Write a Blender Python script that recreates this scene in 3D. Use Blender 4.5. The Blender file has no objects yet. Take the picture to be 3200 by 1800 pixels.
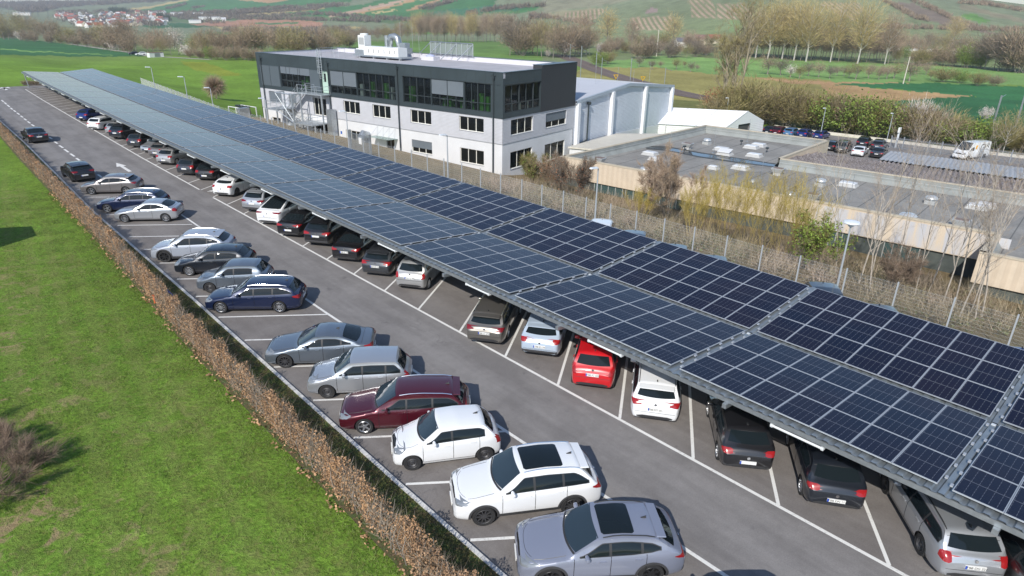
import bpy, math, random
import numpy as np
from mathutils import Vector, Matrix
from mathutils.bvhtree import BVHTree
random.seed(7); RS = np.random.RandomState(11)
sc = bpy.context.scene
COL = sc.collection
rad = math.radians
HAZE = .00017

# ---------------------------------------------------------------- camera (surveyed from the photograph)
CF = 2043.02; CP = rad(23.0823); CR = rad(0.93914); CY = rad(43.2287)
C0 = np.array([-17.1256, -2.7576, 14.0814])
_F = np.array([math.sin(CY)*math.cos(CP), math.cos(CY)*math.cos(CP), -math.sin(CP)])
_R = np.array([math.cos(CY), -math.sin(CY), 0.0]); _U = np.cross(_R, _F)
_c, _s = math.cos(CR), math.sin(CR)
_R, _U = _R*_c + _U*_s, -_R*_s + _U*_c
cam = bpy.data.cameras.new('camera'); camo = bpy.data.objects.new('camera', cam); COL.objects.link(camo)
cam.sensor_width = 36; cam.lens = CF/3200*36; cam.clip_start = 0.5; cam.clip_end = 12000
camo.matrix_world = Matrix(((_R[0], _U[0], -_F[0], C0[0]), (_R[1], _U[1], -_F[1], C0[1]), (_R[2], _U[2], -_F[2], C0[2]), (0, 0, 0, 1)))
sc.camera = camo
sc.render.resolution_x = 1024; sc.render.resolution_y = 576
def ray(px, py): return _F*CF + _R*(px-1600) - _U*(py-900)
def at(px, py, z=0.0):
    d = ray(px, py); t = (z-C0[2])/d[2]; return C0 + d*t
def proj(P):
    d = np.asarray(P, float) - C0; w = d @ _F
    return 1600 + CF*(d @ _R)/w, 900 - CF*(d @ _U)/w, w

# ---------------------------------------------------------------- terrain height
def terr(x, y):
    x = np.asarray(x, float); y = np.asarray(y, float)
    D = np.hypot(x-C0[0], y-C0[1]); A = np.degrees(np.arctan2(x-C0[0], y-C0[1]))
    A = np.clip(A, -60, 140)
    zr = np.interp(x, [13, 20, 24, 30, 36, 45, 60, 112, 122, 150, 200, 300], [0, -1, -1.7, -3, -4.3, -5.6, -6, -6, -6.6, -7.5, -9, -10])
    f1 = np.interp(A, [4, 12], [0, 1]); f1 = f1*f1*(3-2*f1)
    za = np.interp(D, [165, 220, 300, 450, 600, 900, 1500, 2500], [0, -.5, -3, -8, -13, -22, -25, -25])
    zb = np.interp(D, [165, 210, 260, 350, 600, 900, 1500, 2500], [0, -2, -5.5, -7.5, -13, -22, -25, -25])
    zD = za*(1-f1) + zb*f1
    z = np.minimum(zr, zD) - .05
    d0 = np.interp(A, [0, 7, 15, 23, 33, 43, 60, 79, 100], [2300, 2100, 1900, 1500, 1150, 850, 640, 720, 900])
    d1 = np.interp(A, [0, 7, 12, 20, 30, 43, 60, 70, 79, 90, 100], [4600, 4600, 4200, 3200, 2300, 1700, 1300, 1250, 1300, 1500, 1800])
    z1 = np.interp(A, [0, 7, 12, 16, 20, 30, 43, 60, 68, 73.5, 76, 79, 84, 100], [4, 7, 24, 40, 60, 72, 78, 92, 76, 48, 40, 31, 22, 15])
    t = np.clip((D-d0)/(d1-d0), 0, 1); s = t*t*(3-2*t)*.45 + t*.55
    zf = np.minimum(zr, zD)
    und = np.sin(A*.9+1)*np.sin(D/260.)*3*np.clip((D-d0)/400, 0, 1)*(1-t)
    hill = zf + (z1-zf)*s + und
    return np.where(D > d0, hill, z)
def ter(x, y): return float(terr(x, y))
def ground(px, py, far=6500):
    d = ray(px, py); d = d/np.linalg.norm(d)
    t = np.concatenate([np.arange(15, 400, 1.0), np.arange(400, far, 5.0)])
    P = C0[None] + d[None]*t[:, None]
    g = P[:, 2] - terr(P[:, 0], P[:, 1]); k = np.argmax(g < 0)
    if g[k] >= 0: k = len(t)-1
    return np.array([P[k, 0], P[k, 1], ter(P[k, 0], P[k, 1])]), (P[k]-C0) @ _F
LOTX = [(-60, 0), (45, 0), (64, .35), (86, .2), (97, .75), (107, .66), (124, .95), (150, 1.5)]
def xd(y):
    return float(np.interp(y, [40, 70, 95, 124, 143], [0, .12, .5, .95, 1.4]))
def kerbx(y): return float(np.interp(y, [-40, 12, 30, 52, 64, 85, 104, 125], [-8.15, -8.15, -8.0, -7.98, -7.65, -7.15, -6.94, -6.4]))

# ---------------------------------------------------------------- materials
def srgb(r, g, b):
    f = lambda c: (c/12.92 if c <= .04045 else ((c+.055)/1.055)**2.4)
    return (f(r/255), f(g/255), f(b/255), 1)
MATS = {}
def mat(name, col=(.5, .5, .5), rough=.6, metal=0, coat=0, spec=.5, noise=0, nscale=5, bump=0, bscale=20, emit=None, ior=1.5, coatr=.05):
    if name in MATS: return MATS[name]
    m = bpy.data.materials.new(name); m.use_nodes = True; nt = m.node_tree; b = nt.nodes['Principled BSDF']
    col = tuple(col)[:3] + (1,)
    b.inputs['Base Color'].default_value = col; b.inputs['Roughness'].default_value = rough
    b.inputs['Metallic'].default_value = metal; b.inputs['Specular IOR Level'].default_value = spec; b.inputs['IOR'].default_value = ior
    if coat: b.inputs['Coat Weight'].default_value = coat; b.inputs['Coat Roughness'].default_value = coatr
    if noise:
        tc = nt.nodes.new('ShaderNodeTexCoord'); n = nt.nodes.new('ShaderNodeTexNoise'); n.inputs['Scale'].default_value = nscale; n.inputs['Detail'].default_value = 6
        nt.links.new(tc.outputs['Object'], n.inputs['Vector'])
        r = nt.nodes.new('ShaderNodeMapRange'); r.inputs[1].default_value = .3; r.inputs[2].default_value = .7; r.inputs[3].default_value = 1-noise; r.inputs[4].default_value = 1+noise
        nt.links.new(n.outputs['Fac'], r.inputs[0])
        v = nt.nodes.new('ShaderNodeVectorMath'); v.operation = 'SCALE'; v.inputs[0].default_value = col[:3]; nt.links.new(r.outputs[0], v.inputs['Scale'])
        nt.links.new(v.outputs[0], b.inputs['Base Color'])
    if bump:
        tc = nt.nodes.new('ShaderNodeTexCoord'); n = nt.nodes.new('ShaderNodeTexNoise'); n.inputs['Scale'].default_value = bscale; n.inputs['Detail'].default_value = 5
        nt.links.new(tc.outputs['Object'], n.inputs['Vector']); bp = nt.nodes.new('ShaderNodeBump'); bp.inputs['Strength'].default_value = bump
        nt.links.new(n.outputs['Fac'], bp.inputs['Height']); nt.links.new(bp.outputs[0], b.inputs['Normal'])
    if emit: b.inputs['Emission Color'].default_value = emit[0]; b.inputs['Emission Strength'].default_value = emit[1]
    MATS[name] = m; return m
class NT:
    def __init__(s, name):
        s.m = bpy.data.materials.new(name); s.m.use_nodes = True; s.t = s.m.node_tree; s.b = s.t.nodes['Principled BSDF']; MATS[name] = s.m
    def n(s, typ, **kw):
        o = s.t.nodes.new('ShaderNode'+typ)
        for k, v in kw.items():
            if k.startswith('i_'):
                key = k[2:]; key = int(key) if key.isdigit() else key
                o.inputs[key].default_value = v
            else: setattr(o, k, v)
        return o
    def l(s, a, b): s.t.links.new(a, b)
    def math(s, op, a, b=None, c=None):
        o = s.n('Math', operation=op)
        for i, v in enumerate((a, b, c)):
            if v is None: continue
            if isinstance(v, (int, float)): o.inputs[i].default_value = v
            else: s.l(v, o.inputs[i])
        return o.outputs[0]
    def mix(s, f, a, b, blend='MIX'):
        o = s.n('Mix', data_type='RGBA', blend_type=blend)
        for k, v in ((0, f), (6, a), (7, b)):
            if isinstance(v, (int, float)): o.inputs[k].default_value = v
            elif isinstance(v, tuple): o.inputs[k].default_value = v if len(v) == 4 else v+(1,)
            else: s.l(v, o.inputs[k])
        return o.outputs[2]
    def noise(s, vec, scale, detail=4, rough=.55, dist=0):
        o = s.n('TexNoise'); o.inputs['Scale'].default_value = scale; o.inputs['Detail'].default_value = detail; o.inputs['Roughness'].default_value = rough; o.inputs['Distortion'].default_value = dist
        s.l(vec, o.inputs['Vector']); return o.outputs['Fac']
    def rng(s, v, a, b, c=0., d=1.):
        o = s.n('MapRange'); s.l(v, o.inputs[0])
        for i, x in enumerate((a, b, c, d)): o.inputs[i+1].default_value = x
        return o.outputs[0]

# ---------------------------------------------------------------- mesh helpers
class MB:
    def __init__(s): s.v = []; s.f = []; s.m = []; s.uv = None
    def add(s, vs, fs, mi=0):
        o = len(s.v); s.v += [tuple(float(c) for c in q) for q in vs]
        for f in fs: s.f.append(tuple(i+o for i in f)); s.m.append(mi)
        return s
    def box(s, x0, x1, y0, y1, z0, z1, mi=0):
        return s.add([(x0, y0, z0), (x1, y0, z0), (x1, y1, z0), (x0, y1, z0), (x0, y0, z1), (x1, y0, z1), (x1, y1, z1), (x0, y1, z1)],
                     [(0, 3, 2, 1), (4, 5, 6, 7), (0, 1, 5, 4), (1, 2, 6, 5), (2, 3, 7, 6), (3, 0, 4, 7)], mi)
    def tube(s, pts, rads, n=6, mi=0, cap=True):
        pts = [np.array(q, float) for q in pts]
        if not hasattr(rads, '__len__'): rads = [rads]*len(pts)
        vs = []; fs = []; K = len(pts)
        up = np.array([0, 0, 1.])
        for i, q in enumerate(pts):
            t = pts[min(i+1, K-1)] - pts[max(i-1, 0)]; L = np.linalg.norm(t); t = t/(L if L > 1e-9 else 1)
            a = np.cross(t, up)
            if np.linalg.norm(a) < .1: a = np.cross(t, [1, 0, 0])
            a /= np.linalg.norm(a); b_ = np.cross(t, a)
            for k in range(n):
                an = 2*math.pi*k/n; vs.append(q + rads[i]*(a*math.cos(an) + b_*math.sin(an)))
        for i in range(K-1):
            for k in range(n):
                k2 = (k+1) % n; fs.append((i*n+k, i*n+k2, (i+1)*n+k2, (i+1)*n+k))
        if cap: fs.append(tuple(range(n-1, -1, -1))); fs.append(tuple((K-1)*n+k for k in range(n)))
        return s.add(vs, fs, mi)
    def lathe(s, prof, n=20, axis='z', c=(0, 0, 0), mi=0, caps=True):
        vs = []; K = len(prof)
        for r, h in prof:
            for k in range(n):
                a = 2*math.pi*k/n; x, y = r*math.cos(a), r*math.sin(a)
                q = (x, y, h) if axis == 'z' else (x, h, y) if axis == 'y' else (h, x, y)
                vs.append((q[0]+c[0], q[1]+c[1], q[2]+c[2]))
        fs = [(i*n+k, i*n+(k+1) % n, (i+1)*n+(k+1) % n, (i+1)*n+k) for i in range(K-1) for k in range(n)]
        if caps: fs += [tuple(range(n-1, -1, -1)), tuple((K-1)*n+k for k in range(n))]
        return s.add(vs, fs, mi)
    def prism(s, poly, z0, z1, mi=0):
        n = len(poly); vs = [(x, y, z0) for x, y in poly] + [(x, y, z1) for x, y in poly]
        return s.add(vs, [tuple(range(n-1, -1, -1)), tuple(range(n, 2*n))] + [(i, (i+1) % n, (i+1) % n+n, i+n) for i in range(n)], mi)
    def quad(s, a, b, c, d, mi=0): return s.add([a, b, c, d], [(0, 1, 2, 3)], mi)
    def mesh(s, name, mats, smooth=False, sharp=None, fixn=False):
        me = bpy.data.meshes.new(name); me.from_pydata(s.v, [], s.f)
        for m_ in (mats if isinstance(mats, (list, tuple)) else [mats]): me.materials.append(m_)
        if any(s.m): me.polygons.foreach_set('material_index', s.m)
        if smooth: me.polygons.foreach_set('use_smooth', [True]*len(me.polygons))
        if sharp: me.set_sharp_from_angle(angle=rad(sharp))
        me.update(); return me
    def build(s, name, mats, parent=None, loc=None, rz=0, smooth=False, sharp=None):
        return mk(name, s.mesh(name, mats, smooth, sharp), parent, loc, rz)
def mk(name, data, parent=None, loc=None, rz=0):
    o = bpy.data.objects.new(name, data); COL.objects.link(o)
    if parent is not None: o.parent = parent
    if loc is not None: o.location = loc
    if rz: o.rotation_euler = (0, 0, rz)
    return o
def tag(o, label=None, cat=None, group=None, kind=None):
    if label: o['label'] = label
    if cat: o['category'] = cat
    if group: o['group'] = group
    if kind: o['kind'] = kind
    return o
def empty(name, loc=(0, 0, 0), rz=0, label=None, cat=None, group=None):
    o = mk(name, None, None, loc, rz); o.empty_display_size = .3; return tag(o, label, cat, group)
def kids(o): return KIDS.get(o.name, None) or [c for c in o.children]
KIDS = {}
def copy_tree(o, parent=None):
    c = o.copy(); COL.objects.link(c)
    if parent is not None: c.parent = parent
    for ch in list(o.children): copy_tree(ch, c)
    return c
# ================================================================ world, sun
w = bpy.data.worlds.new('World'); sc.world = w; w.use_nodes = True
nt = w.node_tree; bg = nt.nodes['Background']
sky = nt.nodes.new('ShaderNodeTexSky'); sky.sky_type = 'NISHITA'; sky.sun_disc = False
SUN_AZ = rad(243); SUN_EL = rad(37)          # direction towards the sun, azimuth from +Y to +X
sky.sun_elevation = SUN_EL; sky.sun_rotation = SUN_AZ; sky.air_density = 1.0; sky.dust_density = 0.5; sky.ozone_density = 2.2; sky.altitude = 200
nt.links.new(sky.outputs[0], bg.inputs[0]); bg.inputs[1].default_value = .145
sl = bpy.data.lights.new('sun', 'SUN'); sl.energy = 4.3; sl.angle = rad(.53); sl.color = (1, .955, .88)
so = bpy.data.objects.new('sun', sl); COL.objects.link(so)
sd = Vector((math.sin(SUN_AZ)*math.cos(SUN_EL), math.cos(SUN_AZ)*math.cos(SUN_EL), math.sin(SUN_EL)))
so.rotation_euler = sd.to_track_quat('Z', 'Y').to_euler()
sc.view_settings.view_transform = 'Standard'; sc.view_settings.look = 'None'; sc.view_settings.gamma = 1; sc.view_settings.exposure = .14
try: sc.view_settings.use_curve_mapping = False
except Exception: pass

# ================================================================ terrain sheet with its crops
def inpoly(px, py, poly):
    x = np.asarray(px); y = np.asarray(py); c = np.zeros(x.shape, bool); n = len(poly)
    for i in range(n):
        x0, y0 = poly[i]; x1, y1 = poly[(i+1) % n]
        if y0 == y1: continue
        k = ((y0 > y) != (y1 > y)) & (x < (x1-x0)*(y-y0)/(y1-y0)+x0); c ^= k
    return c
def build_terrain():
    az = np.concatenate([np.arange(-180, -12, 4.0), np.arange(-12, 0, .5), np.arange(0, 84, .085), np.arange(84, 100, .5), np.arange(100, 180.01, 4.0)])
    D = []; d = 2.0
    while d < 9000:
        D.append(d)
        d += max(.5, min(d*d/14.0/2043*2.6*4, d*.014, 45)) if d > 40 else 2.0
    D = np.array(D)
    A, DD = np.meshgrid(np.radians(az), D, indexing='ij')
    X = C0[0]+DD*np.sin(A); Y = C0[1]+DD*np.cos(A); Z = terr(X, Y)
    na, nd = A.shape
    P = np.stack([X, Y, Z], -1); d3 = P-C0; wz = d3 @ _F; wz = np.where(wz < 1, 1, wz)
    px = 1600+CF*(d3 @ _R)/wz; py = 900-CF*(d3 @ _U)/wz
    px = np.where((d3 @ _F) < 1, -9999, px)
    # field edges wander a little
    px2 = px + 3*np.sin(py*.35); py2 = py + 1.2*np.sin(px*.05)+.8*np.sin(px*.17)
    Ad = np.degrees(A)
    col = np.zeros(A.shape+(4,)); col[..., 3] = 0
    C = lambda r, g, b: np.array(srgb(r, g, b)[:3])
    meadow = C(112, 142, 54); crop = C(62, 104, 66); crop2 = C(72, 118, 72); soil = C(176, 142, 104); soil2 = C(170, 128, 104); tan = C(176, 160, 110); vine = C(124, 132, 104); vine2 = C(138, 136, 112)
    wood = C(84, 80, 66); orch = C(122, 154, 88); pink = C(176, 150, 128); teal = C(64, 112, 84)
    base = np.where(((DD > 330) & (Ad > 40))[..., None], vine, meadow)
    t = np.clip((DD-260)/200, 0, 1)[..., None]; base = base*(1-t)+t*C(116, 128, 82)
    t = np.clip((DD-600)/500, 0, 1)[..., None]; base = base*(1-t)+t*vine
    base = np.where(((X > 14) & (X < 46) & (Y < 100) & (DD < 160))[..., None], C(138, 120, 90), base)
    base = np.where(((X > 112) & (DD < 260) & (Y < 100))[..., None], C(110, 112, 66), base)
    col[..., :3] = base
    FP = [
     (crop, [(-200, 112), (0, 118), (130, 128), (240, 142), (380, 162), (480, 170), (440, 176), (250, 177), (100, 173), (-200, 170)]),
     (C(118, 150, 84), [(-10, 152), (120, 160), (350, 171), (350, 173), (120, 163), (-10, 155)]),
     (C(130, 140, 52), [(560, 190), (640, 195), (760, 235), (690, 238), (600, 215)]),
     (wood, [(-100, -40), (120, 4), (250, 5), (400, 0), (700, -60), (700, -45), (560, 2), (400, 10), (300, 16), (200, 22), (130, 39), (60, 36), (0, 26), (-100, 30)]),
     (C(98, 124, 84), [(-100, 24), (45, 21), (40, 28), (-100, 32)]),
     (vine, [(130, 38), (400, 14), (560, 3), (700, -50), (700, -30), (600, 0), (560, 14), (340, 38), (200, 41)]),
     (tan, [(330, 40), (440, 23), (560, 3), (640, -25), (640, -12), (575, 7), (470, 26), (400, 33)]),
     (crop2, [(400, 38), (440, 30), (560, 8), (660, -20), (1100, -60), (1100, 5), (1000, 12), (854, 30), (718, 42), (505, 42)]),
     (soil, [(738, -40), (893, -40), (900, 2), (835, 9), (745, 1)]),
     (wood, [(560, 40), (718, 38), (850, 27), (1000, 20), (1060, 16), (1060, 24), (1000, 31), (830, 43), (700, 48), (560, 48)]),
     (tan, [(740, 48), (850, 38), (1000, 26), (1060, 24), (1060, 36), (900, 45)]),
     (C(96, 118, 78), [(500, 50), (740, 52), (1000, 44), (1350, 60), (1350, 75), (1000, 66), (760, 60), (520, 72)]),
     (crop, [(440, 82), (485, 74), (580, 71), (690, 84), (480, 88)]),
     (soil2, [(594, 76), (776, 60), (970, 64), (1010, 72), (1010, 84), (660, 83)]),
     (crop2, [(796, 70), (930, 71), (930, 76), (796, 75)]),
     (tan, [(660, 84), (1010, 86), (1100, 80), (1130, 88), (900, 96), (700, 92)]),
     (C(96, 128, 80), [(640, 100), (830, 100), (830, 150), (640, 150)]),
     (crop2, [(889, 41), (1150, 12), (1300, -30), (1580, -40), (1537, 23), (1693, 19), (1665, 37), (1460, 50), (1150, 60), (1013, 52)]),
     (pink, [(1010, 53), (1150, 22), (1280, -8), (1310, -8), (1180, 26), (1045, 53)]),
     (soil, [(1107, 43), (1320, -8), (1350, -8), (1140, 41)]),
     (tan, [(1160, 42), (1230, 28), (1240, 31), (1180, 43)]),
     (soil, [(1266, 34), (1375, -8), (1395, -8), (1295, 34)]),
     (wood, [(1310, 28), (1400, 8), (1420, 8), (1335, 30)]),
     (teal, [(1343, 37), (1537, 17), (1665, 21), (1557, 41), (1363, 49)]),
     (vine2, [(1690, -60), (2020, -60), (1975, 2), (1850, 22), (1700, 40)]),
     (C(148, 142, 112), [(1700, 42), (1860, 25), (1880, 32), (1800, 60), (1720, 56)]),
     (C(150, 132, 124), [(2020, 28), (2055, 26), (2055, 40), (2020, 44)]),
     (C(120, 138, 92), [(2280, 60), (2400, 60), (2480, 90), (2440, 120), (2280, 110)]),
     (C(100, 136, 72), [(2990, 45), (3040, 44), (3100, 66), (3060, 72)]),
     (C(120, 108, 96), [(2780, 8), (2850, 8), (2930, 40), (3000, 70), (2960, 80), (2870, 60), (2800, 25)]),
     (C(124, 112, 100), [(3040, 78), (3110, 104), (3090, 108), (3020, 84)]),
     (C(134, 128, 104), [(3000, 10), (3200, 60), (3200, 75), (3100, 50), (3000, 30)]),
     (orch, [(1830, 200), (2060, 176), (2400, 186), (2700, 195), (3000, 212), (3300, 232), (3300, 268), (2900, 262), (2560, 255), (2100, 240), (1900, 212)]),
     (C(150, 142, 86), [(1790, 232), (1824, 211), (2050, 211), (2200, 229), (2360, 240), (2590, 250), (2760, 300), (2700, 330), (2300, 330), (2000, 300), (1840, 262)]),
     (soil, [(2355, 243), (2600, 256), (2900, 260), (2590, 266), (2480, 262)]),
     (C(60, 112, 68), [(2588, 262), (2918, 259), (3300, 276), (3300, 330), (3042, 303), (2800, 280)]),
     (C(178, 146, 104), [(2560, 264), (2660, 268), (2800, 281), (3035, 300), (2996, 304), (2820, 315), (2700, 310), (2600, 300)]),
     (C(56, 104, 66), [(2780, 322), (2820, 314), (3015, 301), (3300, 324), (3300, 430), (2850, 390)]),
     (C(108, 138, 72), [(980, 132), (1440, 128), (1592, 130), (1697, 155), (1697, 205), (1250, 200), (980, 170)]),
     (C(96, 136, 60), [(1250, 100), (1400, 100), (1400, 106), (1250, 106)]),
    ]
    for c, poly in FP:
        k = inpoly(px2, py2, poly) & (DD > 120); col[k, :3] = c
    # vineyard rows (alpha channel carries the row strength)
    VR = [(1968, 56, 2100, 50, 2096, 95, 1980, 93), (2160, 14, 2232, 12, 2238, 56, 2160, 54), (2240, 12, 2333, 12, 2362, 62, 2243, 58), (2143, 12, 2166, -10, 2222, -10, 2222, 11), (2550, 9, 2680, 9, 2698, 25, 2676, 70), (1760, 40, 1900, 26, 1860, 60, 1770, 66)]
    for q in VR:
        poly = [(q[i], q[i+1]) for i in range(0, 8, 2)]; k = inpoly(px, py, poly) & (DD > 300); col[k, 3] = 1; col[k, :3] = C(168, 148, 124)
    v = P.reshape(-1, 3); idx = np.arange(na*nd).reshape(na, nd)
    f = np.stack([idx[:-1, :-1], idx[:-1, 1:], idx[1:, 1:], idx[1:, :-1]], -1).reshape(-1, 4)
    # leave a hole-free sheet: drop nothing
    me = bpy.data.meshes.new('ground'); me.vertices.add(len(v)); me.vertices.foreach_set('co', v.ravel())
    me.loops.add(f.size); me.loops.foreach_set('vertex_index', f[:, ::-1].ravel().astype(np.int32))
    me.polygons.add(len(f)); me.polygons.foreach_set('loop_start', (np.arange(len(f))*4).astype(np.int32)); me.polygons.foreach_set('loop_total', np.full(len(f), 4, np.int32))
    me.update(calc_edges=True); me.polygons.foreach_set('use_smooth', [True]*len(f))
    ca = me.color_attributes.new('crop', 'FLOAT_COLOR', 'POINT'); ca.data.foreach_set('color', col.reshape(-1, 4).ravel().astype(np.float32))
    N = NT('ground'); tc = N.n('NewGeometry'); pos = tc.outputs['Position']
    at_ = N.n('Attribute', attribute_name='crop')
    c0 = at_.outputs['Color']
    far = N.math('LENGTH' if False else 'ADD', 0, 0)
    vm = N.n('VectorMath', operation='DISTANCE'); N.l(pos, vm.inputs[0]); vm.inputs[1].default_value = tuple(C0)
    near = N.rng(vm.outputs['Value'], 60, 170, 1, 0)
    n1 = N.noise(pos, .055, 5, .6); n2 = N.noise(pos, .9, 6, .7, .3); n3 = N.noise(pos, 7.0, 5, .75); n4 = N.noise(pos, .0035, 6, .65)
    b1 = N.rng(n1, .3, .7, .80, 1.2); b2 = N.rng(n2, .3, .7, .72, 1.28); b3 = N.rng(n3, .28, .72, .45, 1.55); b4 = N.rng(n4, .3, .7, .82, 1.18)
    m3 = N.n('Mix', data_type='FLOAT'); N.l(near, m3.inputs[0]); m3.inputs[2].default_value = 1; N.l(b3, m3.inputs[3])
    br = N.math('MULTIPLY', N.math('MULTIPLY', b1, b2), N.math('MULTIPLY', m3.outputs[0], b4))
    vs = N.n('VectorMath', operation='SCALE'); N.l(c0, vs.inputs[0]); N.l(br, vs.inputs['Scale'])
    c1 = vs.outputs[0]
    # yellowish / bluish drift of grass, bare tan patches close to the camera
    hue = N.rng(N.noise(pos, .23, 5, .6, .4), .42, .62, 0, 1); hm = N.math('MULTIPLY', hue, N.math('MULTIPLY', near, .35))
    c1 = N.mix(hm, c1, N.mix(1.0, c1, (.70, .86, .95, 1), 'MULTIPLY'))
    th_ = N.rng(N.noise(pos, 4.2, 6, .8, .5), .50, .66, 0, .55); c1 = N.mix(N.math('MULTIPLY', th_, near), c1, (.20, .17, .06, 1))
    sx = N.n('SeparateXYZ'); N.l(pos, sx.inputs[0])
    inlawn = N.math('MULTIPLY', N.rng(sx.outputs[0], -10.3, -11.5, 0, 1), near)
    bp = N.rng(N.math('ADD', N.noise(pos, 1.3, 6, .72, .6), N.math('MULTIPLY', N.noise(pos, .16, 2), .62)), .84, .94, 0, .95)
    mpm = N.n('Mapping'); mpm.inputs['Rotation'].default_value = (0, 0, rad(7)); N.l(pos, mpm.inputs[0]); wm = N.n('TexWave', wave_type='BANDS', bands_direction='X'); wm.inputs['Scale'].default_value = .30; wm.inputs['Distortion'].default_value = 2.2; wm.inputs['Detail'].default_value = 3; wm.inputs['Detail Scale'].default_value = .6; N.l(mpm.outputs[0], wm.inputs['Vector'])
    c1 = N.mix(N.math('MULTIPLY', inlawn, N.rng(wm.outputs['Fac'], .2, .9, 0, .28)), c1, (.22, .24, .075, 1))
    edge = N.rng(sx.outputs[0], -13.0, -17.0, .25, 1)
    c1 = N.mix(N.math('MULTIPLY', N.math('MULTIPLY', bp, inlawn), edge), c1, N.mix(b3, (.30, .20, .11, 1), (.36, .27, .15, 1)))
    # vineyard rows
    rot = N.n('Mapping'); rot.inputs['Rotation'].default_value = (0, 0, rad(48)); N.l(pos, rot.inputs[0])
    wv = N.n('TexWave', wave_type='BANDS', bands_direction='X'); wv.inputs['Scale'].default_value = .052; wv.inputs['Distortion'].default_value = .6; N.l(rot.outputs[0], wv.inputs['Vector'])
    c1 = N.mix(N.math('MULTIPLY', at_.outputs['Alpha'], N.rng(wv.outputs['Fac'], .35, .65, 0, .8)), c1, srgb(112, 122, 84))
    N.l(c1, N.b.inputs['Base Color']); N.b.inputs['Roughness'].default_value = .95; N.b.inputs['Specular IOR Level'].default_value = .1
    bmp = N.n('Bump'); bmp.inputs['Distance'].default_value = .12; N.l(N.math('MULTIPLY', near, 1.0), bmp.inputs['Strength']); N.l(N.math('ADD', n3, N.math('MULTIPLY', n2, 1.5)), bmp.inputs['Height']); N.l(bmp.outputs[0], N.b.inputs['Normal'])
    me.materials.append(N.m)
    o = mk('ground', me); tag(o, kind='structure')
build_terrain()

# ---------------------------------------------------------------- flat sheets laid on the ground
def strip(name, pts_l, pts_r, m, z=None, dz=.0, kind='structure', lift=0):
    mb = MB(); n = len(pts_l)
    L = [(q[0], q[1], (q[2] if len(q) > 2 else (z if z is not None else ter(q[0], q[1])))+dz) for q in pts_l]
    R = [(q[0], q[1], (q[2] if len(q) > 2 else (z if z is not None else ter(q[0], q[1])))+dz) for q in pts_r]
    mb.add(L+R, [(i, i+n, i+n+1, i+1) for i in range(n-1)])
    o = mb.build(name, m); 
    return tag(o, kind=kind)
def asphalt(name, c, c2):
    N = NT(name); g_ = N.n('NewGeometry'); pos = g_.outputs['Position']
    a = N.noise(pos, 22, 4, .8); b = N.noise(pos, .35, 6, .65, .4); c_ = N.noise(pos, 3, 5, .7)
    mp = N.n('Mapping'); mp.inputs['Scale'].default_value = (1.0, .09, 1); N.l(pos, mp.inputs[0]); tr = N.noise(mp.outputs[0], 1.1, 4, .6)
    k = N.math('ADD', N.rng(b, .3, .7, -.55, .55), N.rng(tr, .35, .65, 0, 1))
    col = N.mix(N.math('MINIMUM', N.math('MAXIMUM', k, 0.0), 1.0), c, c2)
    vs = N.n('VectorMath', operation='SCALE'); N.l(col, vs.inputs[0]); N.l(N.math('MULTIPLY', N.rng(a, .3, .7, .86, 1.14), N.rng(c_, .3, .7, .93, 1.07)), vs.inputs['Scale'])
    vo = N.n('TexVoronoi', feature='DISTANCE_TO_EDGE'); vo.inputs['Scale'].default_value = .11
    dn = N.n('Mix', data_type='VECTOR'); dn.inputs[0].default_value = .12; N.l(pos, dn.inputs[4]); nn = N.n('TexNoise'); nn.inputs['Scale'].default_value = .8; nn.inputs['Detail'].default_value = 5; N.l(pos, nn.inputs['Vector'])
    ad = N.n('VectorMath', operation='ADD'); sc_ = N.n('VectorMath', operation='SCALE'); N.l(nn.outputs['Color'], sc_.inputs[0]); sc_.inputs['Scale'].default_value = 3.0; N.l(pos, ad.inputs[0]); N.l(sc_.outputs[0], ad.inputs[1]); N.l(ad.outputs[0], vo.inputs['Vector'])
    ck = N.math('MULTIPLY', N.rng(vo.outputs['Distance'], 0, .0035, 1, 0), N.rng(N.noise(pos, .09, 2), .5, .6, 0, .5))
    # pale tyre scuffs and darker drips
    sp = N.rng(N.noise(pos, 1.1, 3, .6), .66, .74, 0, .45)
    col2 = N.mix(ck, vs.outputs[0], (.06, .058, .06, 1)); col2 = N.mix(sp, col2, (.08, .078, .08, 1))
    N.l(col2, N.b.inputs['Base Color']); N.b.inputs['Roughness'].default_value = .88; N.b.inputs['Specular IOR Level'].default_value = .25
    bm = N.n('Bump'); bm.inputs['Strength'].default_value = .25; bm.inputs['Distance'].default_value = .02; N.l(a, bm.inputs['Height']); N.l(bm.outputs[0], N.b.inputs['Normal'])
    return N.m
M_ASP = asphalt('asphalt', (.180, .170, .166, 1), (.240, .228, .222, 1))
M_BAY = asphalt('bay_asphalt', (.165, .150, .142, 1), (.212, .196, .186, 1))
def paintm(name, v):
    N = NT(name); g_ = N.n('NewGeometry'); a = N.noise(g_.outputs['Position'], 9, 6, .8); b = N.noise(g_.outputs['Position'], .7, 4, .6)
    N.l(N.mix(N.rng(N.math('ADD', a, N.math('MULTIPLY', b, .5)), .78, .95, 0, .55), v, (.3, .29, .28, 1)), N.b.inputs['Base Color']); N.b.inputs['Roughness'].default_value = .7
    return N.m
M_LINE = paintm('road_paint', (.74, .73, .70, 1))
YS = list(range(-24, 146, 6))
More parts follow.
